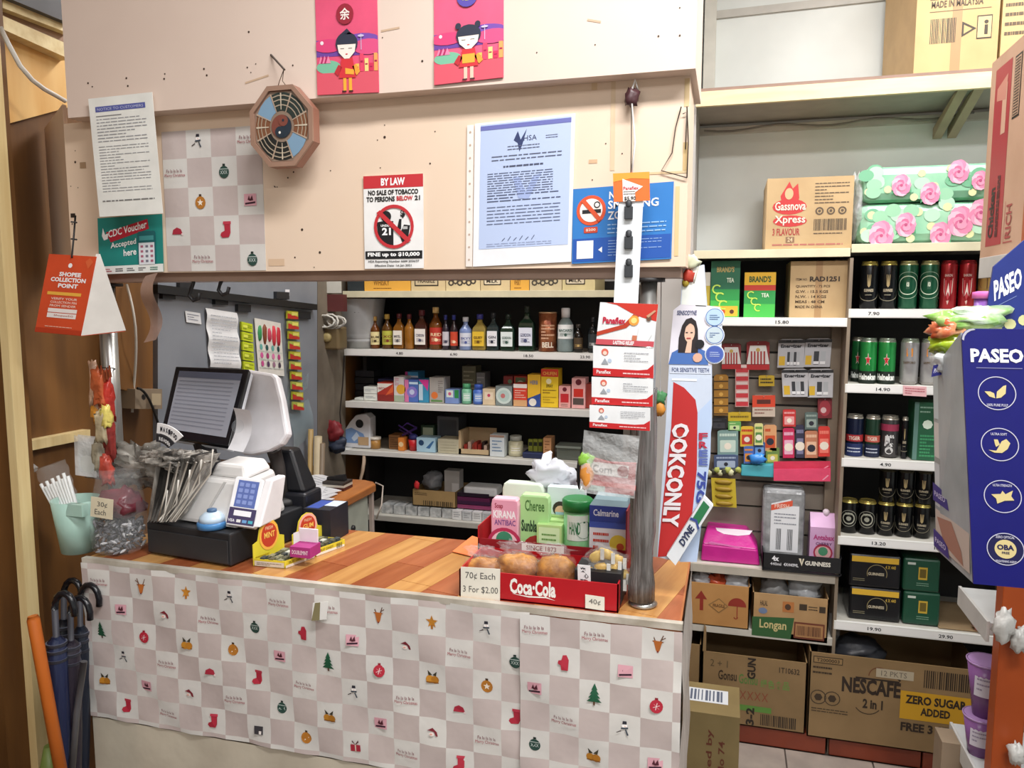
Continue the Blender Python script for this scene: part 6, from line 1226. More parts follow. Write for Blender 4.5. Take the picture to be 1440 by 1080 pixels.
# skirting blocks in red brown under the racks
RB = mat('#7c3420', .3, scale=6, col2='#8f4028')
zpl = PY(1060, 1022, YR-.03).z
for T_, xs0, xs1 in ((T, xm0, xm1+.03), (T2, xr0, xr1)):
    n = max(1, round((xs1-xs0)/.36))
    for k in range(n):
        a_ = xs0+(xs1-xs0)*k/n; b_ = xs0+(xs1-xs0)*(k+1)/n-.006; m = MB(); m.box((a_, YR-.02, .008), (b_, YR+.3, zpl-.002), RB); T_.part('plinth', m, .003)
# items on the rack tops -----------------------------------------------------
def carton(lab, x0, x1, yt, Y, z, dep, col, fn, name='carton', cat='carton', group=None, tape=True, bev=0, side=None):
    T = Thing(name, lab, cat, group); m, f = sit(x0, x1, yt, Y, z, dep, col)
    T.part('box', m, bev); m = MB()
    if tape: f.r(m, .44, 0, .56, 1, '#a8865c', .6)
    fn(f, m)
    T.part('print', m); return T, f
BXC = mat('#c4a87c', .6, scale=8, col2='#b89b70')
def expr(f, m):
    f.p(m, [(.2, .55), (.16, .75), (.26, .95), (.3, .85), (.36, .92), (.38, .72), (.34, .55)], '#c03030', 1); hell(f, m, .27, .6, .2, .11, '#c03030', 1); hell(f, m, .28, .4, .2, .08, '#c03030', 1); hell(f, m, .26, .78, .05, .08, '#c9ad82', 2)
    f.t(m, 'Gassnova', .1, .55, .46, .67, '#ecd8c8', 3, 1); f.t(m, 'Xpress', .1, .34, .46, .48, '#ecd8c8', 3, 1); f.t(m, '3 FLAVOUR', .08, .2, .4, .3, '#a83434', 2, 1)
    f.r(m, .24, .1, .34, .18, '#8a6a50', 2); f.t(m, '24', .26, .11, .32, .17, '#d8c09a', 3, 1); f.lines(m, .56, .62, .95, .93, 7, '#5a4a38', 1, 3, .3)
    for k in range(3): f.o_(m, .62+.13*k, .53, .035, .055, '#5a4a38', 1, 14); f.d(m, .62+.13*k, .53, .02, '#5a4a38', 1, 8)
    f.bars(m, .56, .26, .94, .42, '#3a2e22', 1, 24); f.lines(m, .08, .04, .9, .1, 1, '#b06a60', 1); f.lines(m, .56, .2, .9, .24, 1, '#5a4a38', 1)
carton('tan carton with red flame print on centre rack top', 1079, 1201, 249, YR+.02, MZ[0], .3, BXC, expr, tape=False)
T = Thing('floral_pack', 'two green rose patterned tissue packs in clear wrap', 'tissue pack')
rn = random.Random(14)
for k, (yt, yb) in enumerate(((283, 336), (230, 281))):
    z0 = RZ[0]+.002 if k == 0 else PY(1290, 283, YR+.02).z; z1 = PY(1290, yt, YR+.02).z
    a_ = PY(1208+3*k, 300, YR+.02).x; b_ = PY(1400, 300, YR+.02).x
    m = MB(); m.box((a_, YR+.03, z0+.002), (b_, YR+.3, z1-.002), mat('#86c4a0', .35, scale=9, col2='#a4d4b4', bump=.2)); T.part('tissue_block', m, .03)
    f = F((a_, YR+.029, z0), (b_-a_, 0, 0), (0, 0, z1-z0)); m = MB()
    roses = ((.3, .45), (.72, .75), (.88, .5), (.52, .2)) if k else ((.18, .2), (.36, .45), (.76, .5), (.62, .2), (.9, .7))
    for x, y in ((.1, .7), (.2, .35), (.45, .75), (.55, .4), (.66, .85), (.83, .2), (.95, .75), (.05, .3), (.4, .12)): f.d(m, x, y, .1, '#d8dca8', 1, 12)
    for q in range(14): hell(f, m, rn.random(), rn.random(), .06, .16, ('#74b48e', '#b4dcc0', '#98cca8')[q % 3], .6+q*.02)
    T.part('dot_print', m, kind='stuff')
    for x, y in roses:
        m = MB(); k_ = rn.uniform(1, 1.5)
        f.p(m, [(x-.07, y-.25), (x-.02, y-.1), (x-.06, y+.02)], '#4a9a6c', 2); f.p(m, [(x+.08, y-.22), (x+.02, y-.1), (x+.07, y+.04)], '#5aa87c', 2)
        for q in range(9): f.d(m, x+.026*k_*math.cos(q*.7), y+.13*k_*math.sin(q*.7), .12*k_, ('#e49ab8', '#f0bccd', '#dd88aa')[q % 3], 3+q*.3, 9)
        for q in range(6): f.d(m, x+.012*k_*math.cos(q*1.05), y+.06*k_*math.sin(q*1.05), .075*k_, ('#cf6c94', '#e79ab6')[q % 2], 6+q*.3, 8)
        f.d(m, x, y, .04, '#b8507c', 9, 8); T.part('rose', m)
m = MB(); c = PY(1209, 300, YR+.03); m.blob(c+V((-.0, .08, .02)), (.03, .08, .12), FILM, 3, .3, 14, 10); T.part('wrap_end', m)
# shelf one of the centre rack
def tea(f, m, small):
    f.r(m, 0, 0, 1, 1, '#2c9a4c', 1); f.r(m, 0, .0, 1, .3, '#48c050', 1.5)
    if small: f.r(m, 0, .72, 1, 1, '#e8b828', 2); f.r(m, 0, .6, 1, .72, '#c03828', 2); f.t(m, "BRAND'S", .15, .78, .85, .92, '#3a5a20', 3, 2)
    else: f.r(m, 0, .5, 1, 1, '#1f6a4c', 1.5); f.t(m, "BRAND'S", .2, .8, .8, .9, '#b0a060', 3, 2); f.r(m, .1, .02, .95, .2, '#e8b838', 2); f.d(m, .45, .1, .04, '#c85028', 3, 8); f.d(m, .75, .1, .04, '#5a3020', 3, 8)
    for a in range(3): f.o_(m, .22+.12*a, .5-.14*a, .06, .085, '#c8ec60', 4, 12, 40, 300)
    f.t(m, 'TEA', .55, .62 if not small else .45, .8, .7 if not small else .54, '#e8f4e0', 4, 1)
T_, f_ = carton('taller dark green tea box at left on centre shelf', 1000, 1041, 367, YR+.06, MZ[1], .08, '#1f8a4a', lambda f, m: tea(f, m, 0), 'tea_box', 'tea box', tape=False)
T_, f_ = carton('shorter green tea box with yellow band on centre shelf', 1047, 1091, 383, YR+.06, MZ[1], .08, '#1f9a4a', lambda f, m: tea(f, m, 1), 'tea_box', 'tea box', tape=False)
def rad(f, m):
    f.t(m, 'ITEM NO.', .1, .66, .3, .7, '#5a4630', 2, 1); f.t(m, 'RAD1251', .34, .64, .86, .73, '#3a2c1e', 2, 2)
    for k, t_ in enumerate(('QUANTITY : 72 PCS', 'G.W. : 15.5 KGS', 'N.W. : 14 KGS', 'MEAS : 48 CM', 'MADE IN CHINA')): f.t(m, t_, .1, .53-.09*k, .7-.03*k, .58-.09*k, '#4e3c28', 2, 1)
carton('brown taped carton marked RAD1251 on centre shelf', 1112, 1193, 367, YR+.05, MZ[1], .25, BXC, rad)
m, f = sit(976, 999, 383, YR+.07, MZ[1], .06, '#e0c850'); f.r(m, 0, .7, 1, 1, '#e8e4d8', 1); one('tea_box', 'pale yellow box half hidden behind toothpaste display', 'tea box', m)
# hanging goods on the slats ---------------------------------------------------
YH = YR+.12; GH = 'packs hanging on the slotted panel'
def hang(x0, y0, x1, y1, lab, col, fn, sh=0, hook=True, Y=None, name='hanging_pack', group=GH, dep=.012):
    Y = Y or YH; f = fq((x0+sh, y1), (x1+sh, y1), (x0, y0), Y); T = Thing(name, lab, 'pack', group); m = MB()
    m.slab([f.at(0, 0, 0), f.at(1, 0, 0), f.at(1, .95, 0), f.at(.85, 1, 0), f.at(.15, 1, 0), f.at(0, .95, 0)], -f.n*dep, col); fn(f, m); T.part('card', m)
    if hook:
        m = MB(); p = f.at(.5, .93, 1); m.tube([p+V((0, -.012, .002)), p+V((0, .0, 0)), V((p.x, yb_, p.z+.002))], .0015, '#b8b8b8', 5); T.part('hook', m)
def batt(n_):
    def fn(f, m):
        f.r(m, .0, .86, 1, .97, '#2c2c30', 1); f.r(m, .3, .89, .7, .94, '#0c0c0e', 2); f.t(m, 'Energizer', .1, .66, .9, .82, '#26262c', 2, 2); f.r(m, .05, .08, .28, .4, '#d8b030', 1)
        for k in range(n_): f.r(m, .36+.5*k/n_, .08, .36+.5*(k+.78)/n_, .55, '#35373c' if k % 2 == 0 else '#b0b4b8', 2); f.r(m, .36+.5*k/n_, .1, .36+.5*(k+.78)/n_, .2, '#e8e8ea', 3)
    return fn
hang(1095, 477, 1132, 517, 'grey battery pack, upper left of four', '#b8b8bc', batt(4), -2); hang(1133, 476, 1170, 516, 'grey battery pack, upper right of four', '#b8b8bc', batt(2), -3)
hang(1099, 519, 1136, 558, 'grey battery pack, lower left of four', '#c0c0c4', batt(3), 2, Y=YH-.02); hang(1137, 519, 1172, 559, 'grey battery pack, lower right of four', '#c0c0c4', batt(2), -1, Y=YH-.02)
def redw(f, m):
    f.p(m, [(0, .2), (.15, .85), (.85, .85), (1, .2)], '#e0dcd8', 1); f.r(m, .0, .0, 1, .18, '#b8282c', 2)
    for k in range(5): f.r(m, .18+.14*k, .2, .25+.14*k, .65, '#a83838', 3)
    f.d(m, .5, .7, .07, '#c8a858', 3, 10)
hang(1015, 483, 1042, 519, 'red and white brush pack at left of panel', '#7c2024', redw); hang(1050, 480, 1082, 520, 'red and white brush pack near panel middle', '#8c2024', redw)
def strp(f, m):
    for k in range(5): f.r(m, .05, .02+.2*k, .95, .12+.2*k, '#c83840', 1); f.r(m, .1, .13+.2*k, .9, .19+.2*k, '#e4d0cc', 1)
hang(1034, 513, 1053, 572, 'long red and white plaster strip hanging', '#d8a8a4', strp)
def amb(f, m):
    for k in range(5): f.r(m, 0, .02+.2*k, 1, .05+.2*k, '#4a3414', 1); f.d(m, .5, .12+.2*k, .05, '#d8a850', 1, 8)
hang(1004, 527, 1024, 584, 'amber strip of small packets at panel left', '#a8782c', amb)
hang(1067, 528, 1089, 543, 'small yellow tag on the slotted panel', '#c8a82c', lambda f, m: (f.lines(m, .1, .2, .9, .8, 2, '#3a3010', 1, 2, .5)))
hang(1058, 556, 1090, 586, 'orange topped card below the yellow tag', '#c8b8a8', lambda f, m: (f.r(m, 0, .45, 1, 1, '#d8482c', 1), f.r(m, .2, .6, .8, .8, '#5a2820', 2), f.lines(m, .1, .1, .9, .4, 2, '#8a5a50', 1)))
hang(1150, 560, 1170, 588, 'dark red oval pack under the batteries', '#7c2830', lambda f, m: (hell(f, m, .5, .5, .4, .4, '#a83844', 1), hell(f, m, .4, .4, .2, .15, '#d8b8b8', 2)))
hang(1024, 580, 1056, 592, 'yellow header card at left of toys', '#c8a828', lambda f, m: f.lines(m, .1, .2, .9, .8, 1, '#7a6414', 1))
rn = random.Random(33)
toys = [(1009, 605, 1038, 640, '#7c9c98', '#c8dcd0', 'pale teal blister pack at panel left'), (1041, 600, 1060, 628, '#e0b838', '#c83a28', 'yellow pack with a red ring'), (1061, 596, 1073, 626, '#d8d890', '#5a8a48', 'pale yellow green tall card'),
        (1074, 598, 1092, 634, '#d8a070', '#c85028', 'card with an orange red toy'), (1046, 628, 1060, 652, '#4a6ab0', '#e09038', 'blue card with orange toy'), (1060, 622, 1076, 640, '#3a5488', '#78a8e0', 'navy card with sky blue toy'),
        (1077, 630, 1096, 652, '#6a8a48', '#c8c058', 'olive toy card'), (1101, 576, 1119, 600, '#c83434', '#e8a0a0', 'upper red cartoonless pack'), (1101, 602, 1117, 644, '#c82858', '#e8b0c8', 'tall magenta pack'),
        (1119, 598, 1131, 644, '#34344c', '#8080a0', 'slim navy scissors card'), (1132, 580, 1150, 604, '#5a6c68', '#98a8a0', 'grey green sachet'), (1132, 606, 1150, 644, '#c08060', '#e8c0a0', 'tan and pink card'),
        (1151, 600, 1167, 642, '#d83c34', '#f08070', 'bright red pack at panel right'), (1024, 593, 1042, 606, '#68a858', '#c8e0a0', 'small green card under yellow header'), (1004, 640, 1038, 660, '#48587c', '#a8b8d0', 'dark blue pouch at panel left'), (1000, 588, 1022, 604, '#1c1c20', '#3a3a40', 'black card at left of panel')]
for x0, y0, x1, y1, c, c2, lab in toys:
    lab = lab.replace('upper red cartoonless pack', 'upper red pack with pale spots')
    def fn(f, m, c2=c2, s=x0): f.rr(m, .12, .12, .88, .6, .05, c2, 1); f.d(m, .5, .36, .14, '#f0e8d8' if s % 2 else '#2c2c38', 2, 10); f.lines(m, .1, .72, .9, .9, 1, c2, 1, s, .6)
    hang(x0, y0, x1, y1, lab+' on the slotted panel', c, fn, Y=YH-.01*(x0 % 3), hook=False)
m = MB(); p = PY(1065, 645, YH-.03); m.blob(p, (.03, .012, .02), mat('#3c8ce0', .25), 2, .3, 14, 8); one('blue_toy', 'bright blue toy under the navy card', 'toy', m)
m = MB(); z = PY(1070, 670, YH-.02).z; m.hexa([V((PY(1042, 668, YH-.02).x, YH-.03, z)), V((PY(1092, 668, YH-.02).x, YH-.03, z)), V((PY(1092, 668, YH-.02).x, YH+.02, z)), V((PY(1042, 668, YH-.02).x, YH+.02, z)), V((PY(1042, 668, YH-.02).x, YH-.02, z+.04)), V((PY(1092, 668, YH-.02).x, YH-.02, z+.05)), V((PY(1092, 668, YH-.02).x, YH+.02, z+.05)), V((PY(1042, 668, YH-.02).x, YH+.02, z+.04))], '#3a9aa8'); one('teal_pouch', 'teal pouch left of the pink folder', 'pouch', m, bev=.004)
T = Thing('pink_folder', 'two glossy pink plastic folders lying under the packs', 'folder')
for k, (y0, y1, c) in enumerate(((658, 676, '#e04c70'), (648, 660, '#d03a58'))):
    f = fq((1088, y1), (1168, y1+1), (1088, y0), YH-.04+.012*k); m = MB(); m.slab([f.o, f.o+f.u, f.o+f.u+f.v, f.o+f.v*.9], (0, .006, 0), mat(c, .2, bump=.2, scale=20)); f.p(m, [(.85, .1), (.95, .5), (.97, .45), (.88, .1)], '#f0a0b8', 1); T.part('folder', m)
T = Thing('yellow_card', 'yellow card of four round sweets at panel bottom left', 'card', GH)
f = fq((1002, 712), (1036, 714), (1000, 672), YH-.05); m = MB(); m.slab([f.o, f.o+f.u, f.o+f.u+f.v, f.o+f.v], (0, .004, 0), '#c8b030'); T.part('card', m)
for k in range(4): m = MB(); m.blob(f.at(.5, .13+.25*k, 8), (.032, .007, .009), '#9a7c1c', k, .1, 14, 8); T.part('sweet', m)
m = MB(); 
for k in range(9): p = PY(998+5*k, 665-2*(k % 3), YH-.05); m.blob(p, (.012, .008, .012), ('#c8c8a0', '#3a3a2c', '#a8b058')[k % 3], k, .3, 8, 6)
one('mixed_sachets', 'jumble of small sachets above the yellow card', 'sachets', m, kind='stuff')
# things on the wide shelf -------------------------------------------------------
YW = YR+.04; ZW = MZ[2]
T = Thing('wet_wipes', 'magenta packet of tissues with white opening', 'tissue pack')
a_ = PY(986, 770, YW).x; b_ = PY(1070, 770, YW).x; z1 = PY(1028, 742, YW+.06).z; h = z1-ZW
m = MB(); MG = mat('#c4258c', .3, bump=.4, scale=14); zm = ZW+h*.55; q_ = [V((a_, YW+.003, ZW)), V((b_, YW+.003, ZW)), V((b_, YW+.13, ZW)), V((a_, YW+.13, ZW))]; r_ = [V((a_+.004, YW+.0, zm)), V((b_-.012, YW+.0, zm-.006)), V((b_-.01, YW+.13, zm)), V((a_+.004, YW+.13, zm))]; t_ = [V((a_+.02, YW+.07, ZW+h)), V((b_-.05, YW+.07, ZW+h*.97)), V((b_-.05, YW+.125, ZW+h*.97)), V((a_+.02, YW+.125, ZW+h))]; m.hexa(q_+r_, MG); m.hexa(r_+t_, MG); T.part('pack', m, .006)
m = MB(); f = F(r_[0], r_[1]-r_[0], t_[0]-r_[0]); f.p(m, [(.16, .9), (.84, .95), (.8, .72), (.6, .6), (.34, .62), (.2, .75)], '#ecdce8', 3); f = F((a_+.02, YW+.003, ZW+h*.5), (b_-a_-.05, 0, 0), (0, 0, .02)); f.p(m, [(.0, .6), (.7, .0), (.8, .2), (.1, .9)], '#e87cc0', 1); T.part('opening', m)
m = MB(); f = fq((992, 740), (1016, 742), (1000, 728), YW+.13); m.slab([f.o, f.o+f.u, f.o+f.u+f.v, f.o+f.v*.5], (0, .01, 0), '#e0bcc4'); f.lines(m, .2, .2, .8, .7, 2, '#c83848', 1); one('pink_packet', 'pale pink packet behind the magenta tissues', 'packet', m)
T = Thing('wrapped_bundle', 'upright grey plastic wrapped bundle with white label', 'bundle')
m, f = sit(1073, 1133, 689, YW+.03, ZW+.02, .1, mat('#7c7e80', .22, scale=18, col2='#a4a6a8', bump=.8)); T.part('bundle', m, .015)
m = MB(); f.r(m, .2, .12, .86, .78, '#e2e4e8', 1.4); f.p(m, [(.2, .74), (.2, .8), (.66, .88), (.66, .78), (.86, .76), (.86, .7)], '#e2e4e8', 1.5); f.p(m, [(.2, .7), (.2, .78), (.7, .86), (.7, .78)], '#d8583c', 2); f.t(m, 'FRESH', .28, .74, .62, .8, '#f0c8b8', 3, 1); f.lines(m, .28, .5, .8, .68, 4, '#8a8e98', 2); f.bars(m, .34, .15, .46, .45, '#3a3a40', 2, 5); f.bars(m, .6, .15, .74, .45, '#3a3a40', 2, 6)
T.part('label', m)
m = MB(); m.blob(PY(1066, 735, YW+.15), (.04, .03, .07), CLEAR, 2, .2); one('bubble_bag', 'clear bubbly plastic bag behind the wrapped bundle', 'bag', m)
T = Thing('drink_carton', 'lilac drink carton with gable top on right of tray', 'drink carton')
a_ = PY(1139, 760, YW+.02).x; b_ = PY(1177, 760, YW+.02).x; zt = PY(1158, 742, YW+.02).z; zg = PY(1158, 722, YW+.05).z; LIL = mat('#cfa4cc', .35)
m = MB(); y0 = YW+.02; m.box((a_, y0, ZW+.02), (b_, y0+.08, zt), LIL); m.hexa([V((a_, y0, zt)), V((b_, y0, zt)), V((b_, y0+.08, zt)), V((a_, y0+.08, zt)), V((a_, y0+.036, zg)), V((b_, y0+.036, zg)), V((b_, y0+.044, zg)), V((a_, y0+.044, zg))], LIL); T.part('carton', m)
m = MB(); m.lathe(((a_+b_)/2+.01, y0+.04, zg-.01), [(.012, 0), (.012, .018), (.006, .024)], '#d8c8d4', 12); T.part('cap', m)
m = MB(); f = F((a_, y0, ZW+.02), (b_-a_, 0, 0), (0, 0, zt-ZW-.02)); f.t(m, 'Antabax', .12, .66, .9, .8, '#b0407c', 1, 2); hell(f, m, .5, .32, .36, .24, '#a82c4c', 1); hell(f, m, .5, .32, .3, .18, '#d8a8a8', 2); f.t(m, 'CHERRY', .22, .52, .82, .6, '#5a3058', 3, 1); f.d(m, .5, .36, .12, '#4a8a68', 3, 12); T.part('print', m)
T = Thing('black_tray', 'low black stout tray under bundle and drink carton', 'tray')
a_ = PY(1072, 795, YR-.005).x; b_ = PY(1184, 795, YR-.005).x; z1 = PY(1128, 781, YR-.005).z; z0 = PY(1128, 802, YR-.005).z
m = MB(); m.box((a_, YR-.008, z0), (b_, YR-.004, z1), '#151518'); m.box((a_, YR-.008, ZW+.002), (b_, YW+.14, ZW+.006), '#151518'); m.box((a_, YR-.008, ZW+.002), (a_+.004, YW+.14, z1), '#151518'); m.box((b_-.004, YR-.008, ZW+.002), (b_, YW+.14, z1), '#151518')
f = F((a_, YR-.008, z0), (b_-a_, 0, 0), (0, 0, z1-z0)); f.t(m, '4x', .12, .5, .21, .85, '#e8e8ec', 1, 2); f.t(m, '440ml', .1, .2, .24, .4, '#c8c8cc', 1, 1); f.t(m, '4X440ML', .27, .2, .46, .42, '#d8d8dc', 1, 1); f.t(m, 'GUINNESS', .54, .38, .86, .68, '#dcd8cc', 1, 2); f.p(m, [(.46, .8), (.5, .3), (.53, .8), (.51, .8), (.5, .5), (.49, .8)], '#d8d0b8', 1)
T.part('tray', m)
# cartons on the lower shelf
ZL_ = MZ[3]; OC = mat('#b88850', .6, scale=8, col2='#ac7c46'); OC2 = mat('#b39064', .6, scale=8, col2='#a68358')
def opencart(T, x0, x1, yt, Y, z, dep, col, fn, h2=0, shq=0):
    a_ = PY(x0, yt+25, Y).x; b_ = PY(x1, yt+25, Y).x; z1 = PY((x0+x1)/2, yt, Y).z; m = MB()
    m.box((a_, Y, z), (b_, Y+.004, z1), col); m.box((a_, Y, z), (a_+.004, Y+dep, z1+h2), col); m.box((b_-.004, Y, z), (b_, Y+dep, z1+h2), col); m.box((a_, Y+dep, z), (b_, Y+dep+.004, z1+h2), col); m.box((a_, Y, z), (b_, Y+dep, z+.004), col); T.part('box', m)
    f = F((a_, Y, z), (b_-a_, 0, 0), (0, 0, z1-z)); m = MB(); fn(f, m); T.part('print', m); return f
def arrows(f, m):
    f.p(m, [(.18, .35), (.18, .62), (.1, .62), (.2, .82), (.3, .62), (.24, .62), (.24, .35)], '#8c2c20', 1); f.p(m, [(.32, .5), (.5, .68), (.66, .5), (.5, .32)], '#8c6a40', 1); f.p(m, [(.35, .5), (.5, .65), (.63, .5), (.5, .35)], '#b4844c', 2); f.t(m, 'FRAGILE', .4, .46, .6, .54, '#5a3a20', 3, 1)
    f.d(m, .8, .52, .2, '#8c2c20', 1, 16, 1, 0, 180); f.r(m, .795, .25, .81, .6, '#8c2c20', 1); f.o_(m, .785, .27, .03, .05, '#8c2c20', 1, 8, 180, 360)
T = Thing('arrow_carton', 'open brown carton with red arrow and umbrella signs', 'carton'); f = opencart(T, 969, 1054, 822, YR+.0, ZL_-.002, .2, OC, arrows)
for k, (x, y, c) in enumerate(((988, 815, '#d8d8dc'), (1006, 818, '#e0603c'), (1036, 818, '#e4e6ea'))):
    m = MB(); m.blob(PY(x, y, YR+.08), (.045, .04, .035), mat(c, .25, alpha=.9, bump=.8, scale=24), k, .3, 16, 10); one('bag_bundle', ('grey white', 'red', 'white')[k]+' plastic bag sticking out of arrow carton', 'bag', m)
def longan(f, m):
    f.p(m, [(0, 0), (.52, 0), (.56, .5), (0, .44)], '#2f5a30', 1); f.t(m, 'Longan', .1, .14, .46, .4, '#c8b880', 2, 1); f.r(m, .56, .04, .96, .42, '#6a3424', 1); f.r(m, .58, .08, .94, .38, '#a87c50', 2); f.bars(m, .6, .12, .92, .34, '#5a3424', 3, 16)
    f.t(m, 'HALAL', .1, .72, .2, .84, '#4a3a28', 1, 1); f.r(m, .4, .62, .55, .86, '#b0703c', 1); hell(f, m, .47, .74, .04, .07, '#4a3424', 2); f.r(m, .62, .7, .72, .84, '#3a2e22', 1); f.lines(m, .74, .7, .86, .82, 2, '#3a2e22', 1); f.r(m, .88, .68, .96, .82, '#3a2e22', 1); hell(f, m, .14, .6, .06, .07, '#6a7a98', 1)
T = Thing('fruit_carton', 'open longan carton with green band on lower shelf', 'carton'); f = opencart(T, 1058, 1165, 838, YR+.0, ZL_-.02, .22, OC2, longan)
for k, (x, c) in enumerate(((1090, '#a8a8a8'), (1130, '#d0d4d8'))):
    m = MB(); m.blob(PY(x, 828, YR+.09), (.05+.01*k, .05, .05), mat(c, .2, alpha=.7, bump=.9, scale=24), k+4, .25, 18, 12); one('clear_bag', ('dull', 'shiny')[k]+' clear plastic bag in the longan carton', 'bag', m)
m = MB(); m.blob(PY(1172, 880, YR+.06), (.02, .03, .06), CLEAR, 2, .3); one('clear_bag', 'scrap of clear plastic at right end of lower shelf', 'bag', m)
# cartons under the racks
DC = mat('#8f744f', .6, scale=6, col2='#836a47')
T = Thing('narrow_carton', 'narrow brown carton end left of the open crate', 'carton'); opencart(T, 950, 985, 905, YR-.02, zpl, .3, DC, lambda f, m: f.t(m, 'Z', .4, .8, .6, .95, '#5a3a28', 1))
def green(f, m):
    f.t(m, '2 + 1', .08, .8, .25, .9, '#5a4a34', 1); f.t(m, 'Gonsu', .16, .62, .34, .76, '#3a2c20', 1, 1); f.t(m, 'Gonsu', .36, .6, .54, .74, '#5a7a3c', 1, 1); 
    for k in range(4): f.t(m, '绿色食品'[k], .57+.07*k, .58, .63+.07*k, .7, '#6a8a44', 1, 1)
    f.t(m, '1T10632', .74, .82, .93, .9, '#3a2c20', 1, 1); 
    for k in range(4): f.ln(m, .38+.07*k, .5, .43+.07*k, .38, .012, '#8a4a34', 1); f.ln(m, .38+.07*k, .38, .43+.07*k, .5, .012, '#8a4a34', 1)
    f.r(m, .3, .22, .68, .3, '#5c8a3c', 1); f.bars(m, .58, .04, .92, .2, '#2a2018', 1, 20)
    g5 = F(f.at(.52, .68), f.v*.3, -f.u*.08); g5.t(m, 'GUN', 0, 0, 1, 1, '#2a2018', 1, 2); g5 = F(f.at(.52, .02), f.v*.25, -f.u*.08); g5.t(m, '3-2', 0, 0, 1, 1, '#2a2018', 1, 2)
T = Thing('open_crate_carton', 'open brown carton with green brush print under centre rack', 'carton'); f = opencart(T, 987, 1135, 924, YR-.03, zpl, .34, DC, green)
m = MB(); m.slab([f.at(0, 1), f.at(.035, 1), f.at(.03, 1.3), f.at(0.01, 1.35)], (0, .22, 0), DC); T.part('flap', m)
def nesc(f, m):
    f.t(m, 'NESCAFE', .2, .58, .55, .76, '#2c2018', 1, 2); f.ln(m, .52, .82, .545, .78, .02, '#2c2018', 1); f.r(m, .28, .755, .54, .775, '#2c2018', 1); f.t(m, '2 in 1', .33, .42, .45, .53, '#2c2018', 1, 2)
    f.o_(m, .42, .8, .1, .11, '#6a3c24', 1, 14, 60, 180); f.o_(m, .36, .5, .14, .15, '#3a2c1e', 1, 16, 215, 325); 
    for k in range(2): f.o_(m, .06+.085*k, .48, .075, .085, '#3a2c1e', 1, 16); f.d(m, .06+.085*k, .48, .045, '#3a2c1e', 1, 6)
    f.lines(m, .02, .3, .25, .36, 2, '#3a2c1e', 1); f.r(m, .02, .88, .2, .96, '#3a2c1e', 1); f.r(m, .025, .89, .195, .95, '#94784f', 2); f.t(m, 'T2000003', .04, .9, .18, .94, '#3a2c1e', 3, 1); f.lines(m, .02, .74, .14, .86, 2, '#3a2c1e', 1)
    f.r(m, .55, .36, .96, .68, '#c89820', 1); f.t(m, 'ZERO SUGAR', .58, .54, .93, .64, '#2c2018', 2, 2); f.t(m, 'ADDED', .67, .42, .84, .51, '#2c2018', 2, 2); f.t(m, 'FREE 3 STICKS', .56, .22, .98, .32, '#2c2018', 1, 2); f.bars(m, .68, .74, .95, .94, '#2a2018', 1, 22)
    f.r(m, .4, .8, .62, .9, '#b4a890', 1.5); f.t(m, '12 PKTS', .43, .82, .58, .88, '#6a6458', 2)
T = Thing('coffee_carton', 'large brown coffee carton with yellow panel under end rack', 'carton'); f = opencart(T, 1138, 1380, 930, YR-.04, zpl, .34, DC, nesc)
m = MB(); m.blob(PY(1205, 912, YR+.12), (.09, .08, .05), mat('#3c3e44', .4, bump=.4), 4, .2); one('dark_bag', 'dark grey bag on top of the coffee carton', 'bag', m)
T = Thing('upright_carton', 'tall olive brown carton standing before the centre rack', 'carton'); a_ = PZ(945, 1100, .0)
Yq = 2.42; xa_ = PY(930, 1030, Yq).x; xb_ = PY(1040, 1030, Yq).x; zt = PY(1000, 1004, Yq).z
m = MB(); m.box((xa_, Yq, 0), (xb_, Yq+.2, zt), mat('#8c7a50', .6, scale=6, col2='#7e6d46')); T.part('box', m)
f = F((xa_, Yq, zt-.35), (xb_-xa_, 0, 0), (0, 0, .35)); m = MB(); g5 = F(f.at(.68, .1), f.v*.75, -f.u*.12); g5.t(m, 'Proficed by', 0, 0, 1, .8, '#6a3424', 1, 1); g5 = F(f.at(.82, .05), f.v*.7, -f.u*.1); g5.t(m, 'Swans No 74', 0, 0, 1, .8, '#6a3424', 1, 1); f.r(m, .48, .28, .62, .42, '#8a3424', 1); f.r(m, .48, .1, .62, .24, '#8a3424', 1)
ft = F((xa_, Yq, zt), (xb_-xa_, 0, 0), (0, .2, 0)); ft.r(m, .1, .35, .85, .8, '#d8dce0', 1); ft.bars(m, .2, .4, .8, .75, '#5a6478', 2, 12); T.part('label', m)
# cans ---------------------------------------------------------------------------
def can(x0, x1, z, Y, h, lab, col, style, grp, band=None, lid='#c8c4b8'):
    T = Thing('drink_can', lab, 'can', grp); a_ = PY(x0, 500, Y).x; b_ = PY(x1, 500, Y).x; r = .033 if h > .13 else .033; cx_ = (a_+b_)/2; r = (b_-a_)/2*1.03; c = (cx_, Y+r, z)
    m = MB(); m.lathe(c, [(r*.82, 0), (r, h*.04), (r, h*.915), (r*.86, h*.985)], [mat(col, .22, metal=.35), mat(col, .22, metal=.35), mat(lid, .25, metal=.7)], 22)
    fc = FC(c, r, z, z+h*.9, face(c), 2.7); style(fc, m); T.part('body', m)
    m = MB(); m.lathe((cx_, Y+r, z+h*.975), [(r*.87, 0), (r*.89, h*.025), (r*.8, h*.022), (r*.78, h*.005)], mat(lid, .25, metal=.8), 22); T.part('lid', m)
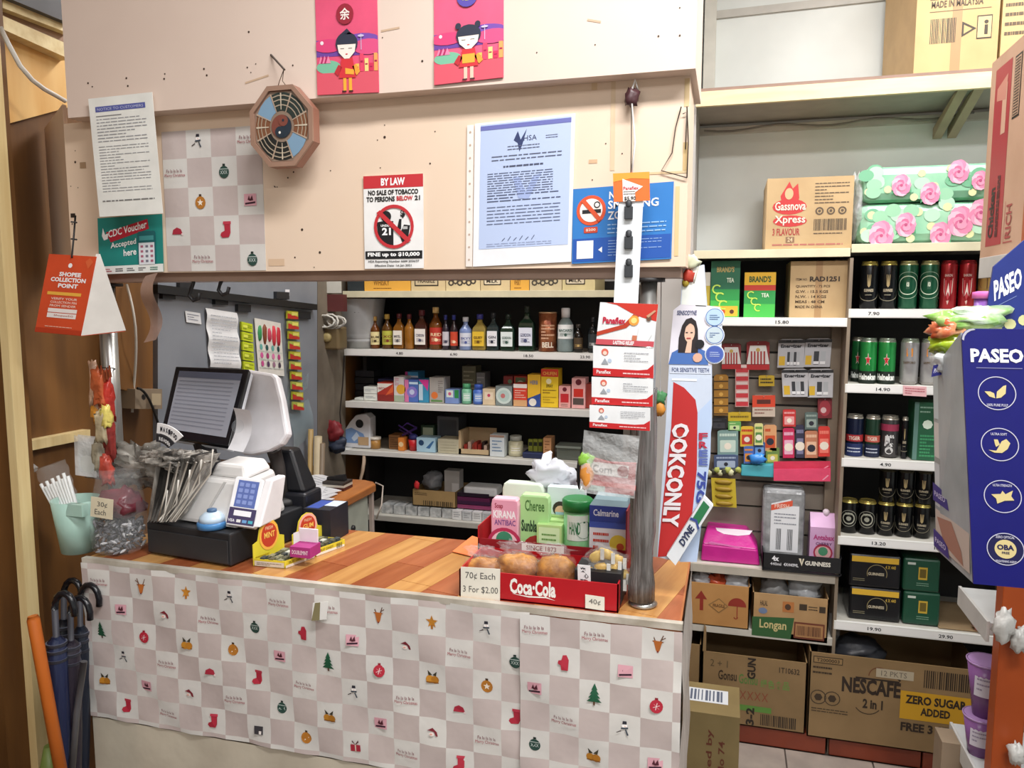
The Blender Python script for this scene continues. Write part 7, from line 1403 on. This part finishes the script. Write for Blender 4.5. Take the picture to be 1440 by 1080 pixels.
def stout(f, m):
    f.p(m, [(.42, .8), (.44, .55), (.5, .5), (.56, .55), (.58, .8), (.55, .8), (.53, .6), (.51, .8), (.49, .8), (.47, .6), (.45, .8)], '#a89468', 1); f.t(m, 'GUINNESS', .3, .4, .7, .47, '#c8bca0', 1, 1); f.o_(m, .5, .5, .3, .315, '#8a8470', 1, 24, 190, 350); f.lines(m, .36, .3, .64, .36, 1, '#8a8470', 1)
def greenc(f, m):
    f.o_(m, .5, .55, .2, .22, '#c8d8c0', 1, 28); f.o_(m, .5, .55, .3, .31, '#a8c0a8', 1, 28); f.rr(m, .43, .46, .57, .66, .01, '#1c4a34', 1.5); f.t(m, 'KB', .45, .52, .55, .62, '#d0dcc8', 2, 2)
def redc(f, m):
    f.p(m, [(.3, .7), (.7, .7), (.68, .4), (.5, .1), (.32, .4)], '#c4a8a0', 1); f.p(m, [(.36, .66), (.64, .66), (.62, .4), (.5, .2), (.38, .4)], '#a83038', 2); f.p(m, [(.42, .3), (.5, .6), (.58, .3), (.5, .4)], '#d8c8c0', 3); f.t(m, 'BARON', .34, .74, .66, .8, '#e0c0b8', 2, 1)
def goldc(f, m): f.d(m, .5, .6, .14, '#5a3c18', 1, 14); f.lines(m, .3, .2, .7, .42, 3, '#7a5c28', 1)
ha = PY(1246, 367, YR+.05).z-RZ[1]
for k, (x0, x1, lab, c, st, lid) in enumerate(((1207, 1231, 'first black stout can on highest can shelf', '#15181c', stout, '#b8a858'), (1234, 1258, 'second black stout can on highest can shelf', '#15181c', stout, '#b8a858'), (1261, 1287, 'first green lager can beside stout cans', '#1f5a40', greenc, '#c8c890'), (1291, 1317, 'second green lager can beside red cans', '#1f5a40', greenc, '#c8c890'),
        (1319, 1342, 'first red can with pale emblem', '#9c1c24', redc, '#a83038'), (1345, 1369, 'second red can with pale emblem', '#9c1c24', redc, '#a83038'), (1372, 1392, 'first gold can by the red cans', '#a8864c', goldc, '#d8c088'), (1394, 1414, 'second gold can by the blue display', '#a8864c', goldc, '#d8c088'))):
    can(x0, x1, RZ[1], YR+.05, ha, lab, c, st, 'cans on the highest can shelf', lid=lid)
for k in range(6): can(1209+27*k, 1231+27*k, RZ[1], YR+.13, ha, '%s can in the dim back row behind the highest row' % ('first', 'second', 'third', 'fourth', 'fifth', 'sixth')[k], '#15181c', stout, 'cans in the back row')
def heine(f, m):
    f.r(m, 0, 0, 1, .3, '#122018', 1); f.t(m, 'Heineken', .1, .08, .9, .24, '#ecf0ec', 2, 2)
    f.p(m, [(.5+(.13 if i % 2 == 0 else .055)*math.sin(i*math.pi/5), .58+(.17 if i % 2 == 0 else .07)*math.cos(i*math.pi/5)) for i in range(10)], '#f0e8e0', 1); f.p(m, [(.5+(.11 if i % 2 == 0 else .045)*math.sin(i*math.pi/5), .58+(.14 if i % 2 == 0 else .055)*math.cos(i*math.pi/5)) for i in range(10)], '#c02028', 2)
def silv(f, m): f.rr(m, .38, .68, .62, .88, .02, '#d88828', 1); f.t(m, 'SAPPORO', .25, .5, .75, .56, '#5a4830', 1, 1); f.r(m, .2, .0, .8, .06, '#8c8a86', 1)
hb = PY(1250, 475, YR+.11).z-RZ[2]
for x0, x1, lab, c, st in ((1211, 1235, 'left green can with red star', '#2c9a4c', heine), (1237, 1262, 'right green can with red star', '#2c9a4c', heine), (1269, 1295, 'left silver can with orange badge', '#a8a8aa', silv), (1298, 1323, 'right silver can by the green shopping bags', '#a8a8aa', silv)):
    can(x0, x1, RZ[2], YR+.05, hb, lab, c, st, 'cans on the second can shelf', lid='#b8c8b8')
can(1199, 1216, RZ[2], YR+.12, hb, 'green star can standing behind at the left end', '#1f6a38', heine, 'cans on the second can shelf')
m = MB(); f = fq((1270, 556), (1303, 558), (1270, 542), YR-.003); m.slab([f.o, f.o+f.u, f.o+f.u+f.v, f.o+f.v], (0, .001, 0), '#e8b8bc'); f.lines(m, .08, .15, .92, .85, 3, '#b86470', 1, 3, .4); one('pink_tag', 'pink price tag taped under the second can shelf', 'tag', m)
def mixc(a, b):
    def fn(f, m): f.r(m, 0, .4, 1, .58, a, 1); f.t(m, 'TIGER', .25, .44, .75, .54, '#e8d8c8', 2, 1); f.r(m, 0, 0, 1, .34, b, 1); f.lines(m, .2, .08, .8, .26, 2, '#c0c8d8', 2)
    return fn
def kirin(f, m): f.r(m, 0, .72, 1, .9, '#a83858', 1); f.t(m, '麒', .3, .3, .7, .62, '#d8d8d8', 1, 2); f.d(m, .5, .2, .1, '#c8c8c8', 1, 12)
hc = PY(1234, 582, YR+.11).z-RZ[3]
for x0, x1, lab, c, st in ((1197, 1221, 'red banded navy can on third can shelf', '#1c2440', mixc('#a82c30', '#1c2c5c')), (1224, 1245, 'green topped navy can on third can shelf', '#244434', mixc('#c05848', '#1a2440')), (1247, 1272, 'grey can with white brush character', '#4c4a4c', kirin), (1275, 1284, 'dark slim can in shadow beside green box', '#1a1a1e', stout)):
    can(x0, x1, RZ[3], YR+.05, hc, lab, c, st, 'cans on the third can shelf')
T_, f_ = carton('tall green bottle box at right of third can shelf', 1286, 1325, 566, YR+.04, RZ[3], .1, '#1c5a3c', lambda f, m: (f.r(m, .0, 0, .16, 1, '#5c8078', 1), f.lines(m, .25, .05, .95, .45, 7, '#3c9060', 1, 3, .6), f.d(m, .5, .62, .08, '#d8e8d8', 1, 8), f.lines(m, .2, .8, .9, .95, 2, '#8ab09c', 1)), 'bottle_box', 'box', tape=False)
h4 = PY(1250, 701, YR+.12).z-RZ[4]
def kron(f, m): f.o_(m, .5, .5, .26, .28, '#8c8c80', 1, 24); f.o_(m, .5, .5, .16, .2, '#a8a898', 1, 16); f.d(m, .5, .5, .08, '#98988a', 1, 10); f.t(m, 'BLANC', .35, .62, .65, .7, '#a8a898', 1, 1)
for k, (x0, x1) in enumerate(((1194, 1219), (1220, 1246), (1248, 1272), (1274, 1299), (1301, 1325))):
    can(x0, x1, RZ[4], YR+.05, h4, '%s small black can in the bottom row of stacked cans' % ('first', 'second', 'third', 'fourth', 'fifth')[k], '#131416', kron if k < 2 else stout, 'small stacked cans', lid='#c8b868')
    if k > 1: can(x0, x1, RZ[4]+h4+.001, YR+.05, h4, '%s black can of the upper stacked row' % ('first', 'second', 'third')[k-2], '#131416', stout, 'small stacked cans', lid='#5a5648')
# multipacks
ZB = RZ[5]; hp = .122
def gpk(f, m): f.r(m, 0, .8, 1, 1, '#e0b438', 1); f.o_(m, .55, .42, .3, .32, '#9a8c60', 1, 20, -20, 200); f.t(m, 'GUINNESS', .36, .36, .7, .46, '#d8ccb0', 2, 1); f.t(m, '4 X 440', .72, .62, .94, .74, '#c8a840', 2, 1); f.lines(m, .04, .12, .3, .24, 2, '#8a8468', 1)
def grp_(f, m): f.r(m, .4, .35, .68, .78, '#c8a838', 1); f.r(m, .44, .42, .64, .72, '#6a5a20', 2); f.r(m, .05, .85, .3, .93, '#c8d0c8', 1); f.lines(m, .35, .12, .75, .26, 2, '#7aa088', 1)
for nm, x0, x1, rows, c, fn in (('stout_multipack', 1193, 1266, ((867, 822), (822, 777)), '#15161a', gpk), ('lager_multipack', 1269, 1321, ((873, 829), (828, 784)), '#1c4c38', grp_)):
    for k, (yb, yt) in enumerate(rows):
        a_ = PY(x0, yb, YR+.04).x; b_ = PY(x1, yb, YR+.04).x; z0 = ZB+k*(hp+.001)
        T = Thing(nm, '%s %s pack on the lowest can shelf' % (('lower', 'upper')[k], 'black and gold' if nm[0] == 's' else 'dark green'), 'multipack', 'multipacks on the lowest can shelf')
        m = MB(); m.box((a_, YR+.04, z0), (b_, YR+.2, z0+hp), mat(c, .25)); T.part('wrap', m, .008); f = F((a_+.008, YR+.04, z0+.008), (b_-a_-.016, 0, 0), (0, 0, hp-.016)); m = MB(); fn(f, m); T.part('print', m)
m = MB(); a_ = PY(1322, 870, YR+.02); m.box((a_.x, YR+.03, ZB+.0005), (a_.x+.28, YR+.3, ZB+.004), '#a08868'); one('cardboard_sheet', 'flat cardboard sheet lying on lowest can shelf', 'cardboard', m)
m = MB(); m.blob(PY(1386, 880, YR+.04), (.04, .03, .02), mat('#b84838', .3, scale=30, col2='#d8c8b8', var=.4), 3, .3); one('snack_packet', 'red and white snack packet at end of lowest shelf', 'packet', m)
# high plank shelf ------------------------------------------------------------------
T = Thing('high_shelf', 'long pine edged plank shelf high on rear wall', 'shelf')
Yk = 2.93; xk0 = PY(979, 130, Yk).x; xk1 = 2.0; zt = PY(1100, 121, Yk).z; zb2 = PY(1100, 142, Yk).z
m = MB(); m.box((xk0, Yk, zb2), (xk1, Yk+.02, zt), mat('#d9c69a', .5, scale=6, col2='#e4d4ac', stretch=(.8, 8, 8))); T.part('edge_strip', m)
m = MB(); m.box((xk0, Yk+.02, zb2+.01), (xk1, 3.3, zt-.004), mat('#9c948a', .6)); T.part('board', m)
m = MB(); m.box((xk0, Yk+.005, zt), (xk1, Yk+.03, zt+.012), '#8c7264'); T.part('back_lip', m)
for x in (1345, 1368):
    p = PY(x, 150, Yk+.05); m = MB(); m.slab([V((p.x, Yk+.04, zb2+.008)), V((p.x, Yk+.1, zb2+.008)), V((p.x, 3.29, zb2-.05)), V((p.x, 3.29, zb2-.09))], (.03, 0, 0), mat('#a8987c', .5)); T.part('brace', m)
m = MB(); m.box((xk0, 3.27, zb2-.03), (xk1, 3.3, zb2-.005), '#bdb8ae'); T.part('wall_batten', m)
m = MB(); m.tube([PY(990+20*i, 184-1.2*i+3*math.sin(i*.9), 3.24) for i in range(20)], .004, '#7c766e', 6); one('loose_cable', 'grey cable sagging under the high plank shelf', 'cable', m)
zk = zt+.001
def storage(f, m):
    f.lines(m, .16, .52, .9, .86, 4, '#6a5238', 1, 3, .12); f.t(m, 'JI JPSTICH', .14, .86, .85, .97, '#4a3a28', 1, 2); f.r(m, .16, .47, .9, .475, '#6a5238', 1); f.t(m, 'GW: 11.8 KGS', .2, .62, .66, .7, '#4a3a28', 2, 1); f.t(m, 'MADE IN MALAYSIA', .18, .5, .8, .55, '#4a3a28', 2, 1)
    f.bars(m, .18, .24, .5, .42, '#3a2e20', 1, 16); f.o_(m, .62, .33, .04, .065, '#3a2e20', 1, 3); f.r(m, .74, .25, .92, .42, '#3a2e20', 1); f.r(m, .75, .26, .91, .41, '#cfb27e', 2); f.d(m, .85, .37, .015, '#3a2e20', 3, 8); f.r(m, .83, .28, .87, .35, '#3a2e20', 3)
    f.p(m, [(.1, .78), (.16, .84), (.3, .8), (.28, .7), (.14, .7)], '#eef0f2', 2); f.r(m, .42, .74, .5, 1, '#e0dcd0', 1.5)
TCD = mat('#c9ab78', .6, scale=6, col2='#bc9e6c')
T_, f_ = carton('big taped carton standing on the high plank shelf', 1294, 1412, -90, Yk+.02, zk, .35, TCD, storage)
m = MB(); fl = f_; m.slab([fl.at(0, 0, 0), fl.at(0, 1, 0), fl.at(-.19, .98, 0)+V((0, .3, 0)), fl.at(-.19, .05, 0)+V((0, .3, 0))], (0, .005, 0), mat('#b5966a', .6)); T_.part('side_flap', m)
m, f = sit(1414, 1500, -60, Yk+.02, zk, .3, TCD); f.lines(m, .05, .3, .5, .9, 7, '#5a4834', 1); one('carton', 'second carton at far end of the high plank shelf', 'carton', m)
# ================================================================ near right rack
XG = .655
OR = mat('#a0451a', .35, scale=4, col2='#b05020'); GRS = mat('#c9c9c6', .4)
T = Thing('aisle_rack', 'near rack with orange upright and grey shelf lips', 'shelf')
yu = PX(1430, 500, XG+.0).y
zz0 = PX(1352, 826, XG).z; 
x_l = PY(1432, 500, yu).x; x_r = x_l+.07
m = MB(); m.box((x_l+.004, yu-.0, 0), (x_r, yu+.05, 2.6), OR); T.part('upright', m, .003)
yf = PX(1352, 824, XG).y; 
GZ = [zz0, PX(1365, 368, XG).z, PX(1342, 1022, XG).z]
for k, z in enumerate(GZ):
    y0 = yu+.052 if k != 1 else 1.6; m = MB(); m.box((XG, y0, z-.03), (XG+.45, yf-.0, z), mat('#cfd2d2', .4)); T.part('shelf_board', m); m = MB(); m.box((XG-.008, y0, z-.05), (XG, yf, z+.004), GRS); T.part('shelf_lip', m, .001)
m = MB(); m.box((XG+.45, 1.4, 0), (XG+.47, yf+.02, 2.4), '#6b6b6b'); T.part('back_panel', m)
m = MB(); m.box((x_r+.12, yf-.05, 0), (x_r+.16, yf, 2.4), '#8c4420'); T.part('rear_upright', m)
# chicken carton on the top shelf
T = Thing('chicken_carton', 'tall carton with red side band on near rack', 'carton')
zc0 = GZ[1]+.005; p1 = PX(1379, 345, XG+.02); p2 = PX(1379, 104, XG+.02)
yk = p1.y; m = MB(); m.box((XG+.02, yk-.42, zc0), (XG+.34, yk, p2.z), mat('#c9a58c', .6, scale=6, col2='#bd987e')); T.part('box', m)
f = F((XG+.02, yk, zc0), (0, -.42, 0), (0, 0, p2.z-zc0)); m = MB()
f.r(m, .1, .06, .4, .94, '#a8343c', 1); f.r(m, .26, .6, .34, .84, '#d0a890', 2); f.p(m, [(.15, .84), (.34, .88), (.32, .76), (.15, .78)], '#c88878', 2)
g5 = F(f.at(.24, .1, 2), f.v*.25, -f.u*.1); g5.t(m, 'Chicken', 0, 0, 1, 1, '#2c1a1e', 1, 2); g5 = F(f.at(.33, .1, 2), f.v*.3, -f.u*.06); g5.lines(m, 0, 0, 1, 1, 2, '#4a2024', 1, 3, .6)
g6 = F(f.at(.46, .64, 2), f.v*.28, -f.u*-.1); f.r(m, .45, .64, .57, .93, '#2a2420', 1); f.r(m, .46, .65, .56, .92, '#b89880', 2)
for k in range(20): f.r(m, .47, .655+.0132*k, .55, .66+.0132*k, '#2a2420', 3)
g5 = F(f.at(.57, .08, 2), f.v*.16, -f.u*.1); g5.t(m, 'RICH', 0, 0, 1, 1, '#a84848', 1, 1); f.r(m, .44, .06, .445, .26, '#a84848', 1); f.r(m, .44, .06, .6, .066, '#a84848', 1)
T.part('print', m)
# goods on the middle shelf, seen under the display
for k, (dy, c) in enumerate(((.06, '#d8dce0'), (.12, '#e0c8a0'), (.18, '#b8c8b0'))):
    m = MB(); m.lathe((XG+.08+.02*k, yf-.1-dy, GZ[0]+.002), [(.03, 0), (.032, .05), (.026, .055)], c, 16); one('small_pot', ('white', 'cream', 'green grey')[k]+' small pot on near rack middle shelf', 'pot', m)
# blue hanging tissue display
T = Thing('tissue_display', 'large deep blue cardboard tissue display with round icons', 'display'); BL = mat('#11126e', .35, var=.04)
YPd = 1.5; g = lambda x, y: PY(x, y, YPd)
xa_ = g(1352, 640).x; P1 = g(1369, 821); P0 = g(1352, 478); 
dx = V((.11, .0, 0)); f = F(P1, dx, g(1352, 462)-P1); f.v = V((g(1352, 462)-P1)); 
q = .17; m = MB(); hgt = f.v.length; qy = q*f.W/f.H
pts = [f.at(0, 0, 0), f.at(1, 0, 0), f.at(1, 1, 0)]+[f.at(q+q*math.cos(R(a)), 1-qy+qy*math.sin(R(a)), 0) for a in (90, 112, 135, 158, 180)]
m.slab(pts, (0, .006, 0), BL); T.part('front_panel', m)
m = MB(); e = [f.at(.004, 0, 0), f.at(.004, 1-qy, 0)]
for a, b in zip(pts[3:-1], pts[4:]): m.slab([a+V((0, -.001, 0)), b+V((0, -.001, 0)), b+V((.003, -.001, -.002)), a+V((.003, -.001, -.002))], (0, .001, 0), '#b8b8c8')
W = f.W
f.t(m, 'PASEO', .108, .872, .84, .925, '#f2f2f6', 2, 2); f.r(m, .18, .85, .82, .853, '#7878a8', 2)
T.part('lettering', m)
cent = [((1402, 549), 'leaf'), ((1406, 621), 'soft'), ((1410, 694), 'dent'), ((1414, 768), 'oba')]
for (x, y), k in cent:
    p = g(x, y); s_ = (p-f.o).dot(f.v)/f.v.length_squared; cx_ = (p-f.o-f.v*s_).dot(f.u)/f.u.length_squared; r = .026/f.H*1.13
    m = MB(); f.o_(m, cx_, s_, r*.95, r, '#c8c8dc', 2, 36)
    X = lambda a: cx_+a*r*f.H/f.W
    Yy = lambda b: s_+b*r
    gold = '#dccb90'
    if k == 'leaf': f.p(m, [(X(-.05), Yy(-.3)), (X(.0), Yy(.1)), (X(.35), Yy(.45)), (X(.5), Yy(.5)), (X(.45), Yy(0)), (X(.2), Yy(-.25))], gold, 2); f.p(m, [(X(-.1), Yy(-.3)), (X(-.4), Yy(-.2)), (X(-.65), Yy(.1)), (X(-.35), Yy(.1)), (X(-.15), Yy(0))], gold, 2); f.t(m, '100% PURE PULP', X(-.55), Yy(-.78), X(.55), Yy(-.62), '#c8c8dc', 2, 1)
    if k == 'soft': f.p(m, [(X(-.1), Yy(-.2)), (X(.1), Yy(.2)), (X(.35), Yy(.35)), (X(.55), Yy(.1)), (X(.4), Yy(-.25)), (X(.1), Yy(-.5)), (X(-.3), Yy(-.5)), (X(-.6), Yy(-.35)), (X(-.2), Yy(-.38))], gold, 2); f.p(m, [(X(-.3), Yy(.3)), (X(-.1), Yy(.3)), (X(0), Yy(0)), (X(-.2), Yy(-.15)), (X(-.25), Yy(0))], gold, 2); f.t(m, 'ULTRA SOFT', X(-.45), Yy(.55), X(.4), Yy(.7), '#c8c8dc', 2, 1)
    if k == 'dent': f.p(m, [(X(-.6), Yy(.1)), (X(-.1), Yy(.15)), (X(.0), Yy(.35)), (X(.15), Yy(.15)), (X(.55), Yy(.4)), (X(.45), Yy(.05)), (X(.6), Yy(-.2)), (X(.1), Yy(-.25)), (X(-.3), Yy(-.45)), (X(-.35), Yy(-.15))], gold, 2); f.t(m, 'ULTRA STRENGTH', X(-.5), Yy(.6), X(.5), Yy(.75), '#c8c8dc', 2, 1)
    if k == 'oba': f.o_(m, cx_, s_, r*.58, r*.95, '#16164c', 1.6, 30); f.d(m, cx_, s_, r*.58, gold, 2, 28); f.t(m, 'OBA', X(-.45), Yy(-.05), X(.45), Yy(.28), '#1a1a50', 3, 2); f.t(m, 'FREE', X(-.2), Yy(-.3), X(.2), Yy(-.15), '#1a1a50', 3, 1); f.t(m, 'ZERO OPTICAL', X(-.5), Yy(.66), X(.5), Yy(.82), '#c8c8dc', 3, 1); f.t(m, 'BRIGHTENING AGENT', X(-.55), Yy(-.82), X(.55), Yy(-.68), '#c8c8dc', 3, 1)
    T.part('round_icon', m)
sd = .20; a0 = f.at(0, 0, 0); a1 = f.at(0, 1-qy*.4, 0)
far = lambda p, x, y: PX(x, y, p.x)
b0 = PY(1316, 772, YPd+.205); b1 = PY(1312, 520, YPd+.205)
m = MB(); m.slab([a0+V((0, .006, 0)), b0, b1, a1+V((0, .006, 0))], (.003, 0, 0), mat('#b4babb', .4, scale=5, col2='#8f979a', bump=.5)); T.part('side_panel', m, label='pale side panel with pictures')
fs = F(b0, a0-b0, b1-b0); m = MB(); fs.o = fs.o+fs.n*.002
for (y0, y1, c) in ((.74, 1.0, '#c4ced0'), (.5, .72, '#d4cfca'), (.26, .5, '#c8ccd0'), (.04, .24, '#c8b8ac')): fs.r(m, .05, y0, .95, y1, c, 1)
fs.p(m, [(.35, .62), (.4, .7), (.8, .72), (.9, .6), (.85, .55), (.4, .56)], '#b49484', 2); fs.p(m, [(.1, .2), (.5, .23), (.75, .12), (.8, .05), (.3, .08)], '#a87864', 2); fs.p(m, [(.2, .5), (.4, .42), (.5, .3), (.4, .28), (.25, .4)], '#8c9098', 2); fs.r(m, .05, .5, .95, .53, '#9a9c9a', 2)
for y in (.02, .28): fs.p(m, [(.0, y), (.45, y), (.4, y+.06), (.25, y+.09), (.0, y+.1)], '#3a2c80', 3); fs.t(m, 'PASEO', .05, y+.03, .36, y+.06, '#c8c0e0', 4, 1)
T.part('side_print', m)
zin = PY(1345, 512, 1.62).z
m = MB(); m.box((b0.x+.03, YPd+.012, zin-.004), (b0.x+.15, YPd+.2, zin), '#c8ccd0'); T.part('inner_shelf', m)
# header leaning back
m = MB(); yh = 1.66; g = lambda x, y: PY(x, y, yh); fh = F(g(1391, 510), g(1470, 510)-g(1391, 510), g(1391, 402)-g(1391, 510)); m.slab([g(1385, 510), g(1462, 510), g(1462, 325), g(1440, 338), g(1397, 375), g(1390, 420)], (0, .006, 0), mat('#20307c', .35)); 
g5 = F(g(1398, 424), g(1437, 404)-g(1398, 424), g(1397, 395)-g(1398, 424)); g5.n = V((0, -1, 0)); g5.t(m, 'PASEO', 0, 0, 1, 1, '#eef0f8', 2, 2); g5.r(m, .0, -.3, .8, -.26, '#6878b0', 2); 
for k in range(3): fh.d(m, .12+.25*k, .45+.05*k, .07, '#c8c890', 2, 10)
T.part('header', m)
# packs of snacks sitting in the display
for k, (x, y, sx_, sz_, c, c2, lab) in enumerate(((1352, 452, .05, .022, '#7cbc48', '#c8e098', 'green snack packet lying in the tissue display'), (1330, 462, .03, .02, '#c85028', '#e8b080', 'red snack packet at edge of tissue display'), (1338, 485, .035, .022, '#b8c828', '#6aa038', 'lime snack packet drooping from the display'), (1372, 446, .05, .02, '#e0e8e0', '#90c068', 'white and green packet beneath the header'), (1334, 508, .032, .024, '#dfe3e4', '#b0b8bc', 'white tissue pack under the lime packet'))):
    m = MB(); m.blob(PY(x, y, 1.66), (sx_, .035, sz_), mat(c, .22, scale=22, col2=c2, bump=.7), k+2, .3, 18, 12, .8); one('snack_packet', lab, 'packet', m)
m = MB(); f = fq((1310, 530), (1329, 526), (1313, 514), 1.64); m.slab([f.o, f.o+f.u, f.o+f.u+f.v, f.o+f.v], (0, .003, 0), '#2a2c80'); f.t(m, 'PASEO', .1, .3, .9, .7, '#e0e0f0', 1, 1); one('blue_tag', 'small blue and white tag at display top corner', 'tag', m)
c = PY(1386, 430, 1.69); zt_ = c.z; T = Thing('purple_bottle', 'purple bottle with pink lid behind display header', 'bottle'); m = MB(); m.lathe((c.x, c.y, zin+.004), [(.018, 0), (.02, .0), (.02, zt_+.01-zin)], mat('#8c5cb0', .3), 16); T.part('bottle', m); m = MB(); m.lathe((c.x, c.y, zt_+.014), [(.024, 0), (.024, .012), (.015, .014)], '#c860a8', 16); T.part('lid', m)
# purple tumblers on the lowest near shelf
PUR = mat('#8c5c98', .2, alpha=.8, var=.1)
for k, (x, y0, y1, w_, lab) in enumerate(((1383, 928, 1008, 27, 'upper purple tumbler with white label by orange upright'), (1404, 960, 1035, 26, 'purple tumbler half hidden behind the orange upright'), (1376, 1004, 1072, 25, 'lower purple tumbler stack on near rack shelf'))):
    T = Thing('purple_tumbler', lab, 'tumbler', None); Yt = 2.22; c = PY(x, y1, Yt); zt_ = PY(x, y0, Yt).z; rr = w_*2.1/1081
    m = MB(); m.lathe((c.x, c.y, c.z), [(rr*.5, 0), (rr*.9, zt_-c.z), (rr*.86, zt_-c.z), (rr*.46, .004)], PUR, 22); T.part('cup', m)
    m = MB(); m.lathe((c.x, c.y, zt_-.006), [(rr*.92, 0), (rr*.95, .006), (rr*.86, .006)], mat('#b08cc0', .2), 22); T.part('rim', m)
    m = MB(); fc = FC((c.x, c.y), rr*.8, c.z+(zt_-c.z)*.45, zt_-.02, face(c), 1.6); fc.r(m, .1, 0, .9, 1, '#d8d4e0', 1); fc.lines(m, .2, .2, .8, .8, 3, '#9a90a8', 2); T.part('label', m)
m = MB(); c = PY(1324, 1060, 2.25); m.box((c.x, 2.25, 0), (c.x+.1, 2.33, PY(1335, 1045, 2.25).z), mat('#8f7d68', .6)); one('open_bin', 'brown open topped carton beneath the near rack', 'carton', m)
for k, (x, y, s_) in enumerate(((1412, 880, 1), (1434, 900, .8), (1428, 1060, .7))):
    m = MB(); m.blob(PY(x, y, yu-.03), (.022*s_, .02, .04*s_), mat('#d8d8d4', .3, alpha=.9, bump=.8, scale=20), k, .3, 14, 10); one('plastic_bag', 'white plastic bag tied to the orange upright, %s' % ('middle one', 'right hand one', 'lowest one')[k], 'bag', m)
# ================================================================ umbrellas and sticks at the left
def umbrella(x0, y0, x1, y1, r, col, lab, hook=True, Y=1.5, band=None):
    T = Thing('folded_umbrella', lab, 'umbrella', 'umbrellas leaning at the left of the counter'); a = PY(x0, y0, Y); b = PY(x1, y1, Y); b.z = max(b.z, -.0); d = (b-a)
    m = MB(); m.tube([a+d*t for t in (0, .02, .12, .4, .8, 1)], [r*.5, r, r*1.15, r*1.1, r*.7, r*.2], mat(col, .35, scale=10, col2='#2a3350' if col == '#1c2448' else None, stretch=(8, 8, 1), bump=.5), 12); T.part('canopy', m)
    m = MB(); 
    for t in (.03, .06, .1): m.tube([a+d*(t-.006), a+d*(t+.006)], r*1.2, '#5c6070', 12)
    T.part('strap', m)
    u = -d.normalized(); m = MB(); m.tube([a, a+u*.07], r*.38, '#3c3c44', 8); T.part('shaft', m)
    if hook:
        m = MB(); c = a+u*.07; m.tube([c]+[c+u*.03*math.sin(R(t))*1.4+V((.03*(1-math.cos(R(t))), 0, 0)) for t in range(20, 200, 25)], r*.42, mat('#14161c', .2), 9); T.part('handle', m)
umbrella(79, 895, 94, 1200, .02, '#1c2448', 'navy umbrella with hooked black handle beside orange stick', Y=1.42)
umbrella(100, 900, 108, 1200, .018, '#2a2430', 'slim dark umbrella with glossy strap against counter side', Y=1.45)
umbrella(113, 880, 118, 1200, .018, '#1c2434', 'dark blue umbrella nearest the counter side', Y=1.51)
umbrella(90, 870, 92, 1200, .02, '#181a22', 'black umbrella standing behind the navy one', Y=1.6)
m = MB(); a = PY(46, 866, 1.37); b = PY(94, 1130, 1.37); m.tube([a, a+(b-a)*.02, b], [.011, .014, .014], mat('#c06420', .4), 12); one('orange_stick', 'orange wooden stick leaning beside the umbrellas', 'stick', m)
m = MB(); m.tube([PY(118, 930, 1.44), PY(108, 1000, 1.43), PY(98, 1120, 1.42)], .008, mat('#6c6c70', .3, metal=.5), 8); one('grey_rod', 'thin grey metal rod leaning across umbrellas', 'rod', m)
m = MB(); c = PY(72, 1090, 1.46); m.lathe((c.x, c.y, c.z-.12), [(.02, 0), (.03, .12), (.012, .2)], mat('#7c9048', .4), 16); one('green_scoop', 'pale green scoop low behind the orange stick', 'scoop', m)
